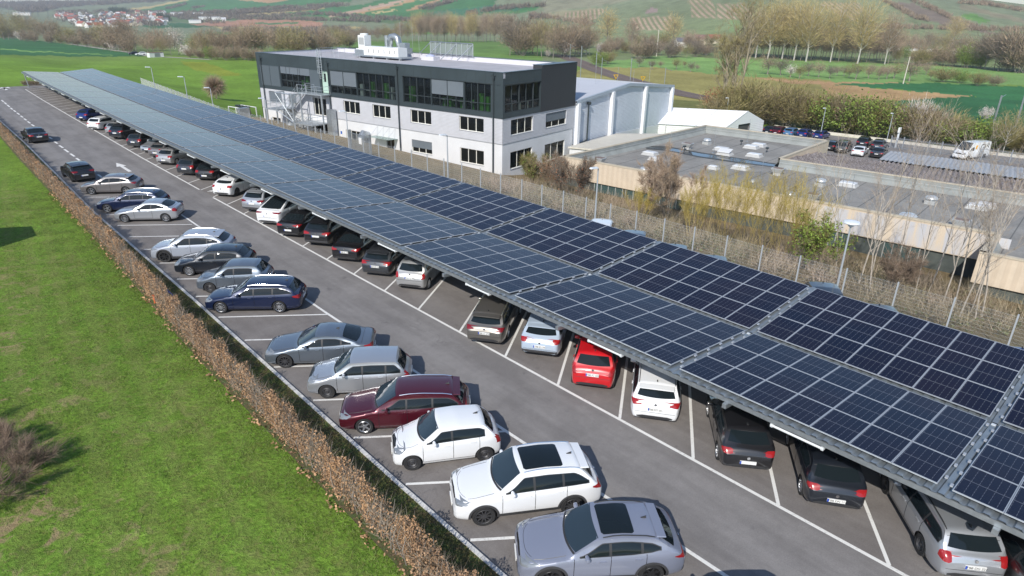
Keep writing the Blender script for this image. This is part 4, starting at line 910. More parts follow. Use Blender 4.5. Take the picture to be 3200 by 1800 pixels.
# lilac SUV coupe at the bottom edge, by its rear wheel
D_ = CT['suvcoupe']; f_ = np.array([math.sin(rad(AZL+1.5)), math.cos(rad(AZL+1.5))]); l_ = np.array([-f_[1], f_[0]]); q_ = at(2031, 1824)[:2]; c_ = q_+f_*D_['wb']/2-l_*(D_['W']/2-.05)
car('suvcoupe', 'lilac', c_[0], c_[1], AZL+1.5, 'matt lilac grey coupe SUV with glass sunroof and black rails at the bottom edge', GL)
c2_ = np.array([-5.75, 1.72]); car('golf', 'blackblue', c2_[0], c2_[1], AZL, 'dark hatchback below the picture edge whose shadow falls on the aisle', GL)
left(338.5, 664.8, 'wagon', 'navy', 'dark blue estate behind the silver three door coupe', rim='silver')
left(289, 608.9, 'hatch5', 'gbrown', 'taupe metallic five door hatchback, farthest parked car of the hedge row', rear=(396, 607.7))
# two cars driving along the lane
def lane(px, py, px2, py2, key, color, label, az, **kw):
    D = CT[key]; a = at(px, py); b_ = at(px2, py2); m = (a+b_)[:2]/2; f = np.array([math.sin(rad(az)), math.cos(rad(az))]); rear_off = D['L']-(D['xf']+D['wb']/2)
    c = m+f*D['wb']/2; return car(key, color, c[0], c[1], az, label, 'cars standing in the lane by the hedge', name='parked_car', **kw)
lane(229, 568, 293, 560, 'hatch5', 'black', 'black hatchback standing in the lane behind the taupe hatchback', 357, rim='black', tailm=M_DRED)
lane(94, 445, 147, 442.5, 'sedan', 'black', 'black saloon farthest along the hedge lane, seen from behind', 358)
# under the carport, near to far
S8 = (2200, 1240, 2.576); S3 = (1300, 860, 2.576); S7 = (700, 500, 2.576); S1 = (0, 0, 2.576)
right(2866, 1728, 'oldestate', 'silver', 'silver estate car on steel wheels, nearest of those fully in view under the carport', front=(2767.5, 1553.7), plate='TBB DG 227')
r0 = right(3190, 1938, 'golf', 'black', 'black car at the right picture edge beside the silver estate', rim='ten')
right(2496, 1541, 'golf', 'blackblue', 'dark blue black hatchback with wide red tail lamps left of the silver estate', front=(2461, 1407), plate='TBB DN 117')
right(2237, 1432, 'golf', 'black', 'glossy black hatchback with a blank white plate left of the dark blue one', front=(2212, 1316))
right(1971.6, 1269.6, 'estate', 'white', 'white estate with dark roof rails and emblem under the carport', plate='TBB MT 501')
right(1788, 1192, 'mpv', 'red', 'bright red small hatchback, the only red one in the rows', plate='TBB FC 600')
right(1634.6, 1091.8, 'crossover', 'ice', 'ice blue compact crossover with grey cladding', plate='TBB JS 174')
right(1475, 1044, 'estate', 'bronze', 'bronze brown estate with black roof, right after the empty bay', plate='TBB LC 2703', tailm=M_DRED)
right(1249, 893, 'mpv', 'silver2', 'silver compact van with tow hook and slanted red lamps before the empty bay', plate='MGH LJ 785')
right(1154, 843, 'estate', 'dgrey', 'dark grey estate with tall red lamps framing the rear window', plate='MGH DR 350')
right(1062, 800, 'sedan', 'black', 'black saloon with bright red lamps between dark grey estate and black SUV', plate='TBB SC 133')
right(972, 757, 'suv', 'black', 'black SUV with grey bumper trim under the carport')
right(890, 728, 'gcoupe', 'black', 'black saloon with silver diffuser next to the white glass roofed crossover', rim='black')
right(826, 692, 'teslay', 'white', 'white rounded crossover with an all black glass roof and rear', tailm=M_DRED)
right(779, 655, 'suv', 'silver', 'white silver SUV with roof rails between white crossover and an empty bay', tailm=M_DRED)
right(684, 608, 'coupehatch', 'white', 'white three door hatchback with black roof glass and black wheels')
right(627, 560, 'golf', 'black', 'black hatchback beside the black roofed white one', az=50)
right(577, 541, 'oldestate', 'dgrey', 'charcoal estate with red and white lamps')
right(506, 511, 'golf', 'silver2', 'pearl silver hatchback showing its whole side')
right(482, 490, 'hatch5', 'gbrown', 'grey hatchback between pearl silver hatchback and the car parked nose out')
# the one parked nose out
q_ = at(441, 477); f_ = np.array([math.sin(rad(AZR)), math.cos(rad(AZR))]); D_ = CT['hatch5']; c_ = q_[:2]+f_*2.0+np.array([f_[1], -f_[0]])*.85
car('hatch5', 'silver', c_[0], c_[1], AZR+180, 'light silver hatchback parked nose out, its headlamps facing the aisle', GR)
right(420, 457, 'oldestate', 'dgrey', 'dark estate with a white plate right of the nose out hatchback')
right(361, 432, 'suv', 'blackblue', 'big black blue coupe SUV among the far cars under the carport')
right(345, 420, 'golf', 'silver2', 'small silver hatchback half hidden behind the big black blue SUV')
right(294, 403, 'wagon', 'white', 'white estate next to the farthest car of the carport row', rim='black')
right(253, 376, 'golf', 'blue', 'bright blue hatchback, farthest car under the carport')
# far half of the carport: roofs just seen beyond the right eave
GX = 'cars parked on the fence side of the carport'
for px, py, key, col_, lb in [(2570, 885, 'golf', 'black', 'black car roof peeking out past the carport at the lamp post'), (2745, 955, 'golf', 'blackblue', 'blue black car roof right of the lamp post, past the eave'), (3190, 1090, 'golf', 'blue', 'blue car corner at the right edge past the solar roof'),
                          (2110, 765, 'golf', 'black', 'black car showing past the eave in front of the willow'), (2230, 800, 'golf', 'blackblue', 'dark car right of the black one below the willow fence'), (1880, 695, 'estate', 'white', 'white car edge showing past the eave beside the lamp'), (1985, 722, 'golf', 'dgrey', 'anthracite car behind the eave right of the white edge'),
                          (1400, 560, 'hatch5', 'white', 'white car bonnet beyond the eave before the office corner'), (1000, 440, 'golf', 'blackblue', 'black car seen beyond the carport under the fire stair')]:
    q = at(px, py, 1.0); D = CT[key]; az = AZR+180; f = np.array([math.sin(rad(AZR)), math.cos(rad(AZR))]); c = q[:2]-f*1.3; car(key, col_, c[0], c[1], az, lb, GX, z=-.35)
# lot behind the flat hall
zb = -5.98; S4 = (2200, 0, 2.576)
def backc(x, y, key, col_, lb, az=80, sgn=1, S=S4, **kw):
    px, py = Z(x, y, S); q = at(px, py, zb); D = CT[key]; f = np.array([math.sin(rad(az)), math.cos(rad(az))]); l = np.array([-f[1], f[0]]); c = q[:2]+f*D['wb']/2-l*(D['W']/2)
    return car(key, col_, c[0], c[1], az, lb, GF_, z=zb, **kw)
backc(1050, 1225, 'van', 'dgrey', 'dark grey people carrier behind the flat hall')
backc(1185, 1250, 'gcoupe', 'white', 'white saloon between the people carrier and the black saloon behind the hall', rim='black')
backc(1335, 1262, 'sedan', 'black', 'black saloon right of the white saloon behind the hall')
backc(960, 1205, 'golf', 'black', 'black hatchback cut by the hall parapet')
backc(1222, 1180, 'suv', 'blackblue', 'dark SUV parked behind the white saloon')
backc(1340, 1205, 'suv', 'dgrey', 'dark green grey SUV with a sticker, second row behind the hall')
for x, y, key, col_, lb in [(478, 1075, 'golf', 'blackblue', 'dark car beside the white marquee'), (545, 1082, 'golf', 'burg', 'dark red car second from the marquee'), (640, 1092, 'golf', 'lblue', 'pale blue car third from the marquee'), (750, 1102, 'golf', 'blue', 'blue car fourth from the marquee'), (875, 1115, 'hatch5', 'blue', 'blue car fifth from the marquee by the lamp post')]:
    backc(x, y, key, col_, lb, az=88)
# two cars on the field track
q, w_ = ground(440, 173); car('estate', 'white', q[0], q[1], 275, 'white estate on the field track beside the white box', 'cars on the field track', z=q[2]+.03)
q, w_ = ground(422, 172); car('golf', 'blackblue', q[0], q[1]+2, 275, 'dark car just behind the white estate on the field track', 'cars on the field track', z=q[2]+.03)
# ================================================================ buildings
def wallm(name, c, c2, scale, strength, horiz=True, rough=.6, metal=0., noise=.05):
    """painted sheet cladding: fine ribs as bump, running along or up the wall"""
    N = NT(name); tc = N.n('TexCoord'); sx = N.n('SeparateXYZ'); N.l(tc.outputs['Object'], sx.inputs[0])
    v = sx.outputs[2] if horiz else N.math('ADD', sx.outputs[0], sx.outputs[1])
    w_ = N.math('SINE', N.math('MULTIPLY', v, 2*math.pi/scale)); h = N.rng(w_, -.4, .4, 0, 1)
    nz = N.noise(tc.outputs['Object'], .8, 5, .6); vs = N.n('VectorMath', operation='SCALE'); N.l(N.mix(N.math('MULTIPLY', h, .5), c, c2), vs.inputs[0]); N.l(N.rng(nz, .3, .7, 1-noise, 1+noise), vs.inputs['Scale'])
    N.l(vs.outputs[0], N.b.inputs['Base Color']); N.b.inputs['Roughness'].default_value = rough; N.b.inputs['Metallic'].default_value = metal
    b_ = N.n('Bump'); b_.inputs['Strength'].default_value = strength; b_.inputs['Distance'].default_value = .03; N.l(h, b_.inputs['Height']); N.l(b_.outputs[0], N.b.inputs['Normal']); return N.m
def plain(name, c, noise=.06, rough=.75, ns=1.2):
    return mat(name, c, rough, noise=noise, nscale=ns)
M_PLAS = plain('white_render', (.64, .645, .655), .05, .75, .6); M_RIB = wallm('ribbed_band', (.53, .535, .565), (.43, .435, .465), .16, .5)
M_RIBH = wallm('hall_ribbed', (.56, .60, .66), (.47, .51, .57), .2, .5); M_PIL = plain('pilaster_white', (.72, .73, .75), .03)
M_DCLAD = plain('anthracite_cladding', (.036, .050, .057), .12, .5, .5); M_DEND = wallm('anthracite_ribbed', (.030, .032, .036), (.022, .024, .027), .1, .3)
M_FRM = plain('cream_window_frame', (.74, .72, .64), .02); M_SILL = mat('sill_metal', (.45, .47, .50), .4, .5)
M_ROOFG = plain('flat_roof_membrane', (.40, .39, .41), .10, .9, .5); M_PARI = plain('parapet_inside', (.60, .59, .63), .05); M_CAP = mat('parapet_cap', (.10, .125, .14), .35, .6)
M_BLIND = wallm('window_blind', (.15, .175, .20), (.10, .12, .14), .09, .4); M_DFR = mat('dark_frame', (.035, .045, .05), .4)
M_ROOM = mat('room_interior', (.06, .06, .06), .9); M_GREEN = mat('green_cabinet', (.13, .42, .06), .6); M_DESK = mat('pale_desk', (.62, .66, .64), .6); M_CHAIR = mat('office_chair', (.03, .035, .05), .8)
M_STEEL = mat('stair_steel', (.48, .52, .55), .45, .6)
def window_glass(name, tr, c):
    N = NT(name); t = N.t; tb = N.n('BsdfTransparent'); tb.inputs[0].default_value = (.7, .78, .76, 1); mx = N.n('MixShader'); mx.inputs[0].default_value = 1-tr
    N.b.inputs['Base Color'].default_value = c; N.b.inputs['Roughness'].default_value = .03; N.b.inputs['Specular IOR Level'].default_value = .7
    N.l(tb.outputs[0], mx.inputs[1]); N.l(N.b.outputs[0], mx.inputs[2]); N.l(mx.outputs[0], t.nodes['Material Output'].inputs[0]); return N.m
M_WG = window_glass('window_glass', .45, (.012, .016, .018, 1)); M_CG = window_glass('canopy_glass', .5, (.35, .48, .44, 1))
M_WDARK = mat('dark_window', (.012, .014, .016), .05, spec=.7)
class Face:
    """a wall plane: origin o, unit direction u along it, n outward; place boxes in (u, depth, z)"""
    def __init__(s, o, u, n): s.o = np.array(o, float); s.u = np.array(u, float); s.n = np.array(n, float)
    def p(s, u, d, z): q = s.o+s.u*u+s.n*d; return (q[0], q[1], z)
    def box(s, mb, u0, u1, d0, d1, z0, z1, mi=0):
        v = [s.p(u0, d0, z0), s.p(u1, d0, z0), s.p(u1, d1, z0), s.p(u0, d1, z0), s.p(u0, d0, z1), s.p(u1, d0, z1), s.p(u1, d1, z1), s.p(u0, d1, z1)]
        f = [(0, 3, 2, 1), (4, 5, 6, 7), (0, 1, 5, 4), (1, 2, 6, 5), (2, 3, 7, 6), (3, 0, 4, 7)]
        if np.dot(np.cross(np.append(s.u, 0), np.append(s.n, 0)), [0, 0, 1]) < 0: f = [tuple(reversed(q)) for q in f]
        mb.add(v, f, mi)
    def holed(s, mb, u0, u1, z0, z1, holes, depth=.18, mi=0, d=0):
        us = sorted(set([u0, u1]+[h[0] for h in holes]+[h[1] for h in holes])); zs = sorted(set([z0, z1]+[h[2] for h in holes]+[h[3] for h in holes]))
        us = [q for q in us if u0 <= q <= u1]; zs = [q for q in zs if z0 <= q <= z1]
        for a, b_ in zip(us[:-1], us[1:]):
            for c_, e in zip(zs[:-1], zs[1:]):
                m_ = ((a+b_)/2, (c_+e)/2)
                if any(h[0] < m_[0] < h[1] and h[2] < m_[1] < h[3] for h in holes): continue
                mb.add([s.p(a, d, c_), s.p(b_, d, c_), s.p(b_, d, e), s.p(a, d, e)], [(0, 1, 2, 3)], mi)
        for h in holes:
            a, b_, c_, e = h[:4]
            for q in ([s.p(a, d, c_), s.p(a, d, e), s.p(a, d-depth, e), s.p(a, d-depth, c_)], [s.p(b_, d, c_), s.p(b_, d-depth, c_), s.p(b_, d-depth, e), s.p(b_, d, e)], [s.p(a, d, e), s.p(b_, d, e), s.p(b_, d-depth, e), s.p(a, d-depth, e)], [s.p(a, d, c_), s.p(a, d-depth, c_), s.p(b_, d-depth, c_), s.p(b_, d, c_)]):
                mb.add(q, [(0, 1, 2, 3)], mi)
    def window(s, root, u0, u1, z0, z1, lights=3, blind=0., fm=None, depth=.18, fw=.07, sill=True, glass=None, vertical_only=True):
        """frame with mullions as a part; panes, blind and sill as its sub-parts; a dim room behind"""
        fm = fm or M_FRM; mb = MB(); d0, d1 = -depth, -depth+.06
        s.box(mb, u0, u0+fw, d0, d1, z0, z1); s.box(mb, u1-fw, u1, d0, d1, z0, z1); s.box(mb, u0+fw, u1-fw, d0, d1, z0, z0+fw); s.box(mb, u0+fw, u1-fw, d0, d1, z1-fw, z1)
        for i in range(1, lights):
            c_ = u0+(u1-u0)*i/lights; s.box(mb, c_-fw*.6, c_+fw*.6, d0, d1+.004, z0+fw, z1-fw)
        w_ = mb.build('window', fm, root)
        mb = MB(); mb.add([s.p(u0+fw, d0+.02, z0+fw), s.p(u1-fw, d0+.02, z0+fw), s.p(u1-fw, d0+.02, z1-fw), s.p(u0+fw, d0+.02, z1-fw)], [(0, 1, 2, 3)]); mb.build('pane', glass or M_WG, w_)
        if blind: mb = MB(); s.box(mb, u0+.02, u1-.02, -depth+.07, -depth+.10, z1-(z1-z0)*blind, z1); mb.build('blind', M_BLIND, w_)
        if sill: mb = MB(); s.box(mb, u0-.03, u1+.03, -depth+.061, .06, z0-.05, z0-.002); mb.build('sill', M_SILL, w_)
        return w_
TH = -.186; aV = np.array([math.sin(TH), math.cos(TH)]); rV = np.array([math.cos(TH), -math.sin(TH)]); OC = np.array([34.21, 53.9]); LB = 46.6; WB = 15.6
GZ = -4.15
office = empty('office_building', (OC[0]+aV[0]*23+rV[0]*7.8, OC[1]+aV[1]*23+rV[1]*7.8, GZ), 0, 'three storey office with white lower floors and dark glazed top floor', 'office building')
off_o = np.array(office.location)[:3]
def child(mb, name, m, parent, **kw):
    base = parent
    while base.parent is not None: base = base.parent
    b0 = np.array(base.location)
    mb.v = [(x-b0[0], y-b0[1], z-b0[2]) for x, y, z in mb.v]
    return mb.build(name, m, parent, **kw)
# the Face helper writes world positions, so parts are re-based through this build override
_orig_build = MB.build
def _rb(s, name, mats, parent=None, loc=None, rz=0, smooth=False, sharp=None):
    if parent is not None and WORLDPARTS:
        base = parent
        while base.parent is not None: base = base.parent
        b0 = base.matrix_basis.translation
        s.v = [(x-b0[0], y-b0[1], z-b0[2]) for x, y, z in s.v]
    return _orig_build(s, name, mats, parent, loc, rz, smooth, sharp)
MB.build = _rb
WORLDPARTS = True
Fl = Face(OC, aV, -rV)            # long facade
Fg = Face(OC, rV, -aV)            # gable facade
ZB, ZM, ZT = -.40, 2.64, 7.55     # band heights
GB = GZ-2.6
# --- ground + first floor walls with window openings
W1 = [(24.2, 27.5, .62, 2.22), (18.3, 21.7, .62, 2.22), (11.1, 14.7, .62, 2.22), (2.75, 6.55, .60, 2.24), (41.4, 44.55, .58, 2.18), (37.9, 39.7, .70, 2.2)]
W0 = [(24.4, 27.5, -3.2, -1.72), (11.15, 14.7, -3.1, -1.53), (2.75, 6.5, -3.28, -1.53), (42.4, 44.5, -3.1, -1.69), (17.9, 19.4, -4.1, -1.95), (31.2, 34.8, -4.1, -1.4), (31.2, 34.1, -.3, 2.1)]
G1 = [(1.6, 6.15, .40, 2.22), (8.95, 13.8, .35, 2.15)]; G0 = [(1.6, 6.15, -3.6, -1.55), (8.95, 13.7, -3.9, -1.7)]
for nm, m_, z0, z1, d in (('ground_floor_wall', M_PLAS, GB, ZB, 0), ('first_floor_wall', M_RIB, ZB, ZM, .03)):
    mb = MB(); Fl.holed(mb, -.03 if d else 0, LB, z0, z1, [h for h in W1+W0 if z0 <= h[2] < z1], .21, d=d); Fg.holed(mb, 0, WB, z0, z1, [h for h in G1+G0 if z0 <= h[2] < z1], .21, d=d)
    mb.build(nm, m_, office)
mb = MB(); Fl.box(mb, .0, LB, .032, .05, ZB-.04, ZB+.03); Fg.box(mb, 0, WB, .032, .05, ZB-.04, ZB+.03); mb.build('band_trim', M_SILL, office)
for h, bl in zip(W1, (0, 0, 0, 0, .97, .9)): Fl.window(office, *h, lights=3 if h[1]-h[0] > 2.5 else 2, blind=bl)
for h, bl in zip(W0[:4], (0, .62, 0, 0)): Fl.window(office, *h, lights=3 if h[1]-h[0] > 2.5 else 2, blind=bl)
for h in G1: Fg.window(office, *h, lights=3, blind=0 if h is G1[0] else .58)
for h in G0: Fg.window(office, *h, lights=3, glass=None)
# doors of the ground floor
mb = MB(); Fl.box(mb, 17.95, 19.35, -.2, -.14, -4.1, -2.0); d_ = mb.build('door', M_WDARK, office); mb = MB(); Fl.box(mb, 17.95, 18.03, -.14, -.08, -4.1, -2.0); Fl.box(mb, 18.6, 18.7, -.14, -.08, -4.1, -2.0); mb.build('frame', M_SILL, d_)
Fl.window(office, 31.25, 34.75, -4.1, -1.4, 4, fm=M_SILL, sill=False); Fl.window(office, 31.3, 34.0, -.3, 2.1, 3, sill=False)
# dark rooms behind the glass so the openings read deep
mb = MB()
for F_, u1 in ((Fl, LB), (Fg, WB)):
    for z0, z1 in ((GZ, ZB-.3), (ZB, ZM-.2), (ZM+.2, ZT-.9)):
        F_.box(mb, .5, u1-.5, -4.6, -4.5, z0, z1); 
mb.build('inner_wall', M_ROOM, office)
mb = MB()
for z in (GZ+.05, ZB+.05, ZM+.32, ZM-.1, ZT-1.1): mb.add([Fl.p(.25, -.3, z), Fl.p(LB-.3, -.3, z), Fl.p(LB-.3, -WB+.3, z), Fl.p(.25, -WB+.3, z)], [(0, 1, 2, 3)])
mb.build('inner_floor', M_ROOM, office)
# --- dark top floor: fascia, piers, ribbon glazing
TZ0, TZ1 = 3.02, 6.18
mb = MB()
holes = [(1.65, 5.6, 3.05, 6.2), (5.75, 10.9, 3.05, 6.2), (11.0, 15.75, 3.05, 6.2), (17.1, 24.4, 3.05, 6.1), (24.5, 29.8, 3.05, 6.0), (34.2, 41.0, 3.05, 5.95), (30.2, 31.8, 2.9, 5.9)]
Fl.holed(mb, -.12, LB, ZM-.12, ZT, holes, .3, d=.10); gh = [(.3, 7.5, 3.1, 6.15)]
Fg.holed(mb, -.10, 7.6, ZM-.12, ZT, gh, .3, d=.10)
mb.add([Fl.p(-.10, .10, ZM-.12), Fl.p(LB, .10, ZM-.12), Fl.p(LB, 0, ZM-.12), Fl.p(-.1, 0, ZM-.12)], [(0, 1, 2, 3)]); mb.add([Fg.p(-.10, .10, ZM-.12), Fg.p(7.6, .10, ZM-.12), Fg.p(7.6, 0, ZM-.12), Fg.p(-.1, 0, ZM-.12)], [(0, 1, 2, 3)])
mb.add([Fl.p(LB, .1, GZ), Fl.p(LB, -WB, GZ), Fl.p(LB, -WB, ZT), Fl.p(LB, .1, ZT)], [(3, 2, 1, 0)]); 
mb.build('top_floor_cladding', M_DCLAD, office)
mb = MB(); Fl.box(mb, LB+.01, LB+.03, -WB, 0.02, GZ-.3, ZM-.12); mb.build('end_wall', M_PLAS, office)
mb = MB(); Fg.box(mb, 7.62, WB+.05, -1.2, .14, ZM-.12, 7.95); mb.build('end_block', M_DEND, office)
mb = MB()       # seams of the fascia panels and its bottom lip
for i in range(0, 33): Fl.box(mb, 1.0+i*1.42-.012, 1.0+i*1.42+.012, .10, .108, 6.35, ZT-.05)
for i in range(1, 5): Fg.box(mb, i*1.5-.012, i*1.5+.012, .10, .108, 6.35, ZT-.05)
tag(mb.build('panel_joints', M_DFR, office), kind='stuff')
for F_, a_, b__, z_ in ((Fl, .3, 16.0, 6.22), (Fl, 17.0, 30, 6.12), (Fg, .2, 7.5, 6.2)): mb = MB(); F_.box(mb, a_, b__, .10, .16, z_, z_+.08); mb.build('window_hood', M_DFR, office)
def glazing(F_, u0, u1, z0, z1, n, blinds, rail=None):
    mb = MB(); w_ = None; d0, d1 = -.16, -.02
    for i in range(n+1):
        c_ = u0+(u1-u0)*i/n; ww = .05 if i % 2 == 0 else .035; F_.box(mb, max(u0, c_-ww), min(u1, c_+ww), d0, d1+(.06 if i % 2 == 0 else 0), z0, z1)
    for i in range(n):
        a, b_ = u0+(u1-u0)*i/n+.05, u0+(u1-u0)*(i+1)/n-.05; F_.box(mb, a, b_, d0, d1, z0, z0+.08); F_.box(mb, a, b_, d0, d1, z1-.08, z1); F_.box(mb, a, b_, d0, d1-.02, z0+.92, z0+1.0)
    w_ = mb.build('window', M_DFR, office)
    mb = MB(); mb.add([F_.p(u0, -.12, z0), F_.p(u1, -.12, z0), F_.p(u1, -.12, z1), F_.p(u0, -.12, z1)], [(0, 1, 2, 3)]); mb.build('pane', M_WG, w_)
    for a, b_, fr in blinds: mb = MB(); F_.box(mb, a+.04, b_-.04, .0, .035, z1-(z1-z0)*fr, z1-.02); mb.build('blind', M_BLIND, w_)
glazing(Fl, 1.65, 5.6, 3.05, 6.2, 4, []); glazing(Fl, 5.75, 10.9, 3.05, 6.2, 4, [(5.8, 8.3, .55), (8.35, 10.9, .55)]); glazing(Fl, 11.0, 15.75, 3.05, 6.2, 4, [])
glazing(Fl, 17.1, 24.4, 3.05, 6.1, 6, []); glazing(Fl, 24.5, 29.8, 3.05, 6.0, 4, [(24.5, 27.1, .62), (27.15, 29.8, .64)]); glazing(Fl, 34.2, 41.0, 3.05, 5.95, 5, [(34.2, 36.5, .34), (36.5, 38.8, .34), (38.8, 41.0, .34)]); glazing(Fg, .3, 7.5, 3.1, 6.15, 5, [])
for a_, b__ in ((41.2, 43.4), (43.5, 45.8), (32.0, 34.1)): mb = MB(); Fl.box(mb, a_, b__, .11, .15, 3.0, 5.85); mb.build('shutter', mat('shutter_grey', (.085, .105, .12), .45), office)
mb = MB(); Fl.box(mb, 30.25, 31.75, -.2, -.12, 2.9, 5.9); d_ = mb.build('door', mat('mint_door', (.42, .56, .48), .4), office); mb = MB(); Fl.box(mb, 30.9, 31.3, -.12, -.10, 4.4, 5.5); mb.build('pane', M_WDARK, d_)
# furniture seen through the ribbon
mb = MB(); mg = MB(); mc = MB()
rr_ = random.Random(5)
for u in np.arange(1.9, 40, .95):
    if 16 < u < 17.2 or 29.5 < u < 34.3: continue
    t = rr_.random()
    if t < .13: Fl.box(mg, u, u+.55, -1.6, -1.0, 3.0, 3.0+rr_.choice((1.1, 1.9, 2.0)))
    if rr_.random() < .45: Fl.box(mb, u, u+.07, -.9, -.8, 3.0, 3.85); Fl.box(mb, u-.3, u+.5, -1.3, -.5, 3.82, 3.87)
    if rr_.random() < .7: Fl.box(mc, u+.1, u+.55, -1.9, -1.4, 3.35, 4.15)
for u in (19.3, 21.9, 3.2, 2.4): Fl.box(mg, u, u+.6, -.9, -.45, 3.0, 5.0 if u > 10 else 4.7)
for u in (24.0, 18.4): Fl.box(mb, u-.3, u+.25, -.7, -.3, 3.0, 4.6)
for u in (1.0, 2.6, 4.2, 5.8): Fg.box(mc, u, u+.9, -1.6, -1.2, 3.35, 4.3); Fg.box(mb, u+.2, u+.3, -.8, -.7, 3.0, 3.9)
mb.build('desk', M_DESK, office); mg.build('cabinet', M_GREEN, office); tag(mc.build('chairs', M_CHAIR, office), kind='stuff')
# --- roof
mb = MB(); mb.add([Fl.p(.1, -.2, 7.10), Fl.p(LB-.1, -.2, 7.10), Fl.p(LB-.1, -WB+.1, 7.10), Fl.p(.1, -WB+.1, 7.10)], [(0, 1, 2, 3)]); mb.build('roof', M_ROOFG, office)
mb = MB(); Fl.box(mb, -.1, LB, -.32, .09, 6.95, ZT-.001); Fg.box(mb, .1, 7.6, -.3, .09, 6.95, ZT-.001); Fl.box(mb, -.1, LB, -WB-.1, -WB+.25, 6.5, ZT+.2); Fl.box(mb, LB-.3, LB, -WB+.25, -.32, 6.95, ZT-.001); mb.build('parapet', M_PARI, office)
mb = MB(); Fl.box(mb, -.16, LB+.08, -.28, .15, ZT, ZT+.05); Fg.box(mb, .3, 7.58, -.28, .15, ZT, ZT+.05); Fl.box(mb, -.16, LB+.08, -WB-.15, -WB+.3, ZT+.2, ZT+.25); Fl.box(mb, LB-.35, LB+.08, -WB+.3, -.28, ZT, ZT+.05); Fg.box(mb, 7.58, WB+.12, -1.25, .2, 7.95, 8.0); mb.build('parapet_cap', M_CAP, office)
# drain pipes
for u, z1 in ((16.6, 6.9), (1.2, 6.8), (30.0, 6.6), (45.4, 6.5)):
    mb = MB(); mb.tube([Fl.p(u, .22, GZ), Fl.p(u, .22, z1)], .085, 8); Fl.box(mb, u-.16, u+.16, .11, .36, z1, z1+.3); mb.tube([Fl.p(u-.35, .25, z1+.42), Fl.p(u+.35, .25, z1+.38)], .03, 5); mb.tube([Fl.p(u, .24, z1+.3), Fl.p(u, .28, z1+.75)], .03, 5); mb.build('drainpipe', M_DFR, office)
# glass canopy over the side door with its hangers
mb = MB(); mb.add([Fl.p(17.2, .05, -1.85), Fl.p(21.3, .05, -1.85), Fl.p(21.3, 1.75, -1.75), Fl.p(17.2, 1.75, -1.75), Fl.p(17.2, .05, -1.82), Fl.p(21.3, .05, -1.82), Fl.p(21.3, 1.75, -1.72), Fl.p(17.2, 1.75, -1.72)], [(0, 1, 2, 3), (7, 6, 5, 4), (0, 4, 5, 1), (1, 5, 6, 2), (2, 6, 7, 3), (3, 7, 4, 0)]); cg = mb.build('door_canopy', M_CG, office)
for u in (17.6, 18.7, 19.8, 20.9): mb = MB(); mb.tube([Fl.p(u, .04, -.55), Fl.p(u, 1.6, -1.73)], .02, 4); mb.build('hanger', M_SILL, cg)
# round air ducts leaving the wall
for u, s_ in ((22.8, 1.0), (38.4, .9)):
    mb = MB(); pts = [Fl.p(u, .05, -2.0), Fl.p(u, .9, -1.75), Fl.p(u, 1.35, -2.3), Fl.p(u, 1.45, -3.2), Fl.p(u, 1.45, GZ)]; mb.tube(pts, [.5*s_, .62*s_, .62*s_, .6*s_, .6*s_], 14); mb.build('air_duct', M_GALV, office, smooth=True, sharp=50)
mb = MB(); Fl.box(mb, 28.9, 29.9, .3, 1.2, GZ, .9); mb.build('duct_casing', M_GALV, office)
mb = MB(); Fl.box(mb, 46.2, 47.0, 2.6, 4.2, GZ, -.2); mb.build('duct_casing', M_GALV, office)
# wall lights / hand signs
mb = MB(); Fl.box(mb, 28.25, 28.6, .01, .05, -2.9, -2.0); sg_ = mb.build('parking_sign', M_PLATE, office)
mb = MB(); Fl.box(mb, 28.27, 28.58, .052, .06, -2.45, -2.03); mb.build('blue_field', mat('sign_blue', (.02, .10, .42), .5), sg_)
# --- fire stair: landings, flights, posts, rails
def rail(mb, pts, h=1.05, r=.022, step=1.0):
    for a, b_ in zip(pts[:-1], pts[1:]):
        a = np.array(a); b_ = np.array(b_)
        for hh in (h, h*.55): mb.tube([a+[0, 0, hh], b_+[0, 0, hh]], r, 4)
        n = max(1, int(np.linalg.norm(b_-a)/step))
        for i in range(n+1): q = a+(b_-a)*i/n; mb.tube([q, q+np.array([0, 0, h])], r, 4)
stair = empty('fire_stair', tuple(Fl.p(34, 1.5, GZ)), 0, 'grey steel fire stair zigzagging up the office facade', 'fire stair')
def flight(u0, z0, u1, z1, d0, d1):
    mb = MB(); n = max(3, int(abs(z1-z0)/.19)); 
    for i in range(n+1):
        t = i/n; u = u0+(u1-u0)*t; z = z0+(z1-z0)*t; Fl.box(mb, u-.10, u+.10, d0, d1, z-.025, z)
    for d in (d0, d1): 
        a = np.array(Fl.p(u0, d, z0-.12)); b_ = np.array(Fl.p(u1, d, z1-.12)); mb.tube([a, b_], .07, 4); rail(mb, [a+[0, 0, .12], b_+[0, 0, .12]])
    mb.build('flight', M_STEEL, stair)
def landing(u0, u1, d0, d1, z, rails_):
    mb = MB(); Fl.box(mb, u0, u1, d0, d1, z-.14, z); l_ = mb.build('landing', M_STEEL, stair)
    mb = MB()
    for q in rails_: rail(mb, [Fl.p(*a) for a in q])
    mb.build('railing', M_STEEL, l_)
landing(29.9, 35.2, .15, 1.7, 2.85, [[(29.9, .2, 2.85), (29.9, 1.7, 2.85), (35.2, 1.7, 2.85)], [(35.2, .2, 2.85), (33.3, .2, 2.85)]])
landing(38.4, 41.2, .15, 3.2, .25, [[(41.2, .2, .25), (41.2, 3.2, .25), (38.4, 3.2, .25)], [(41.2, .2, .25), (38.4, .2, .25)]])
landing(30.6, 34.6, .15, 3.2, -1.15, [[(30.6, .2, -1.15), (30.6, 3.2, -1.15), (34.6, 3.2, -1.15)]])
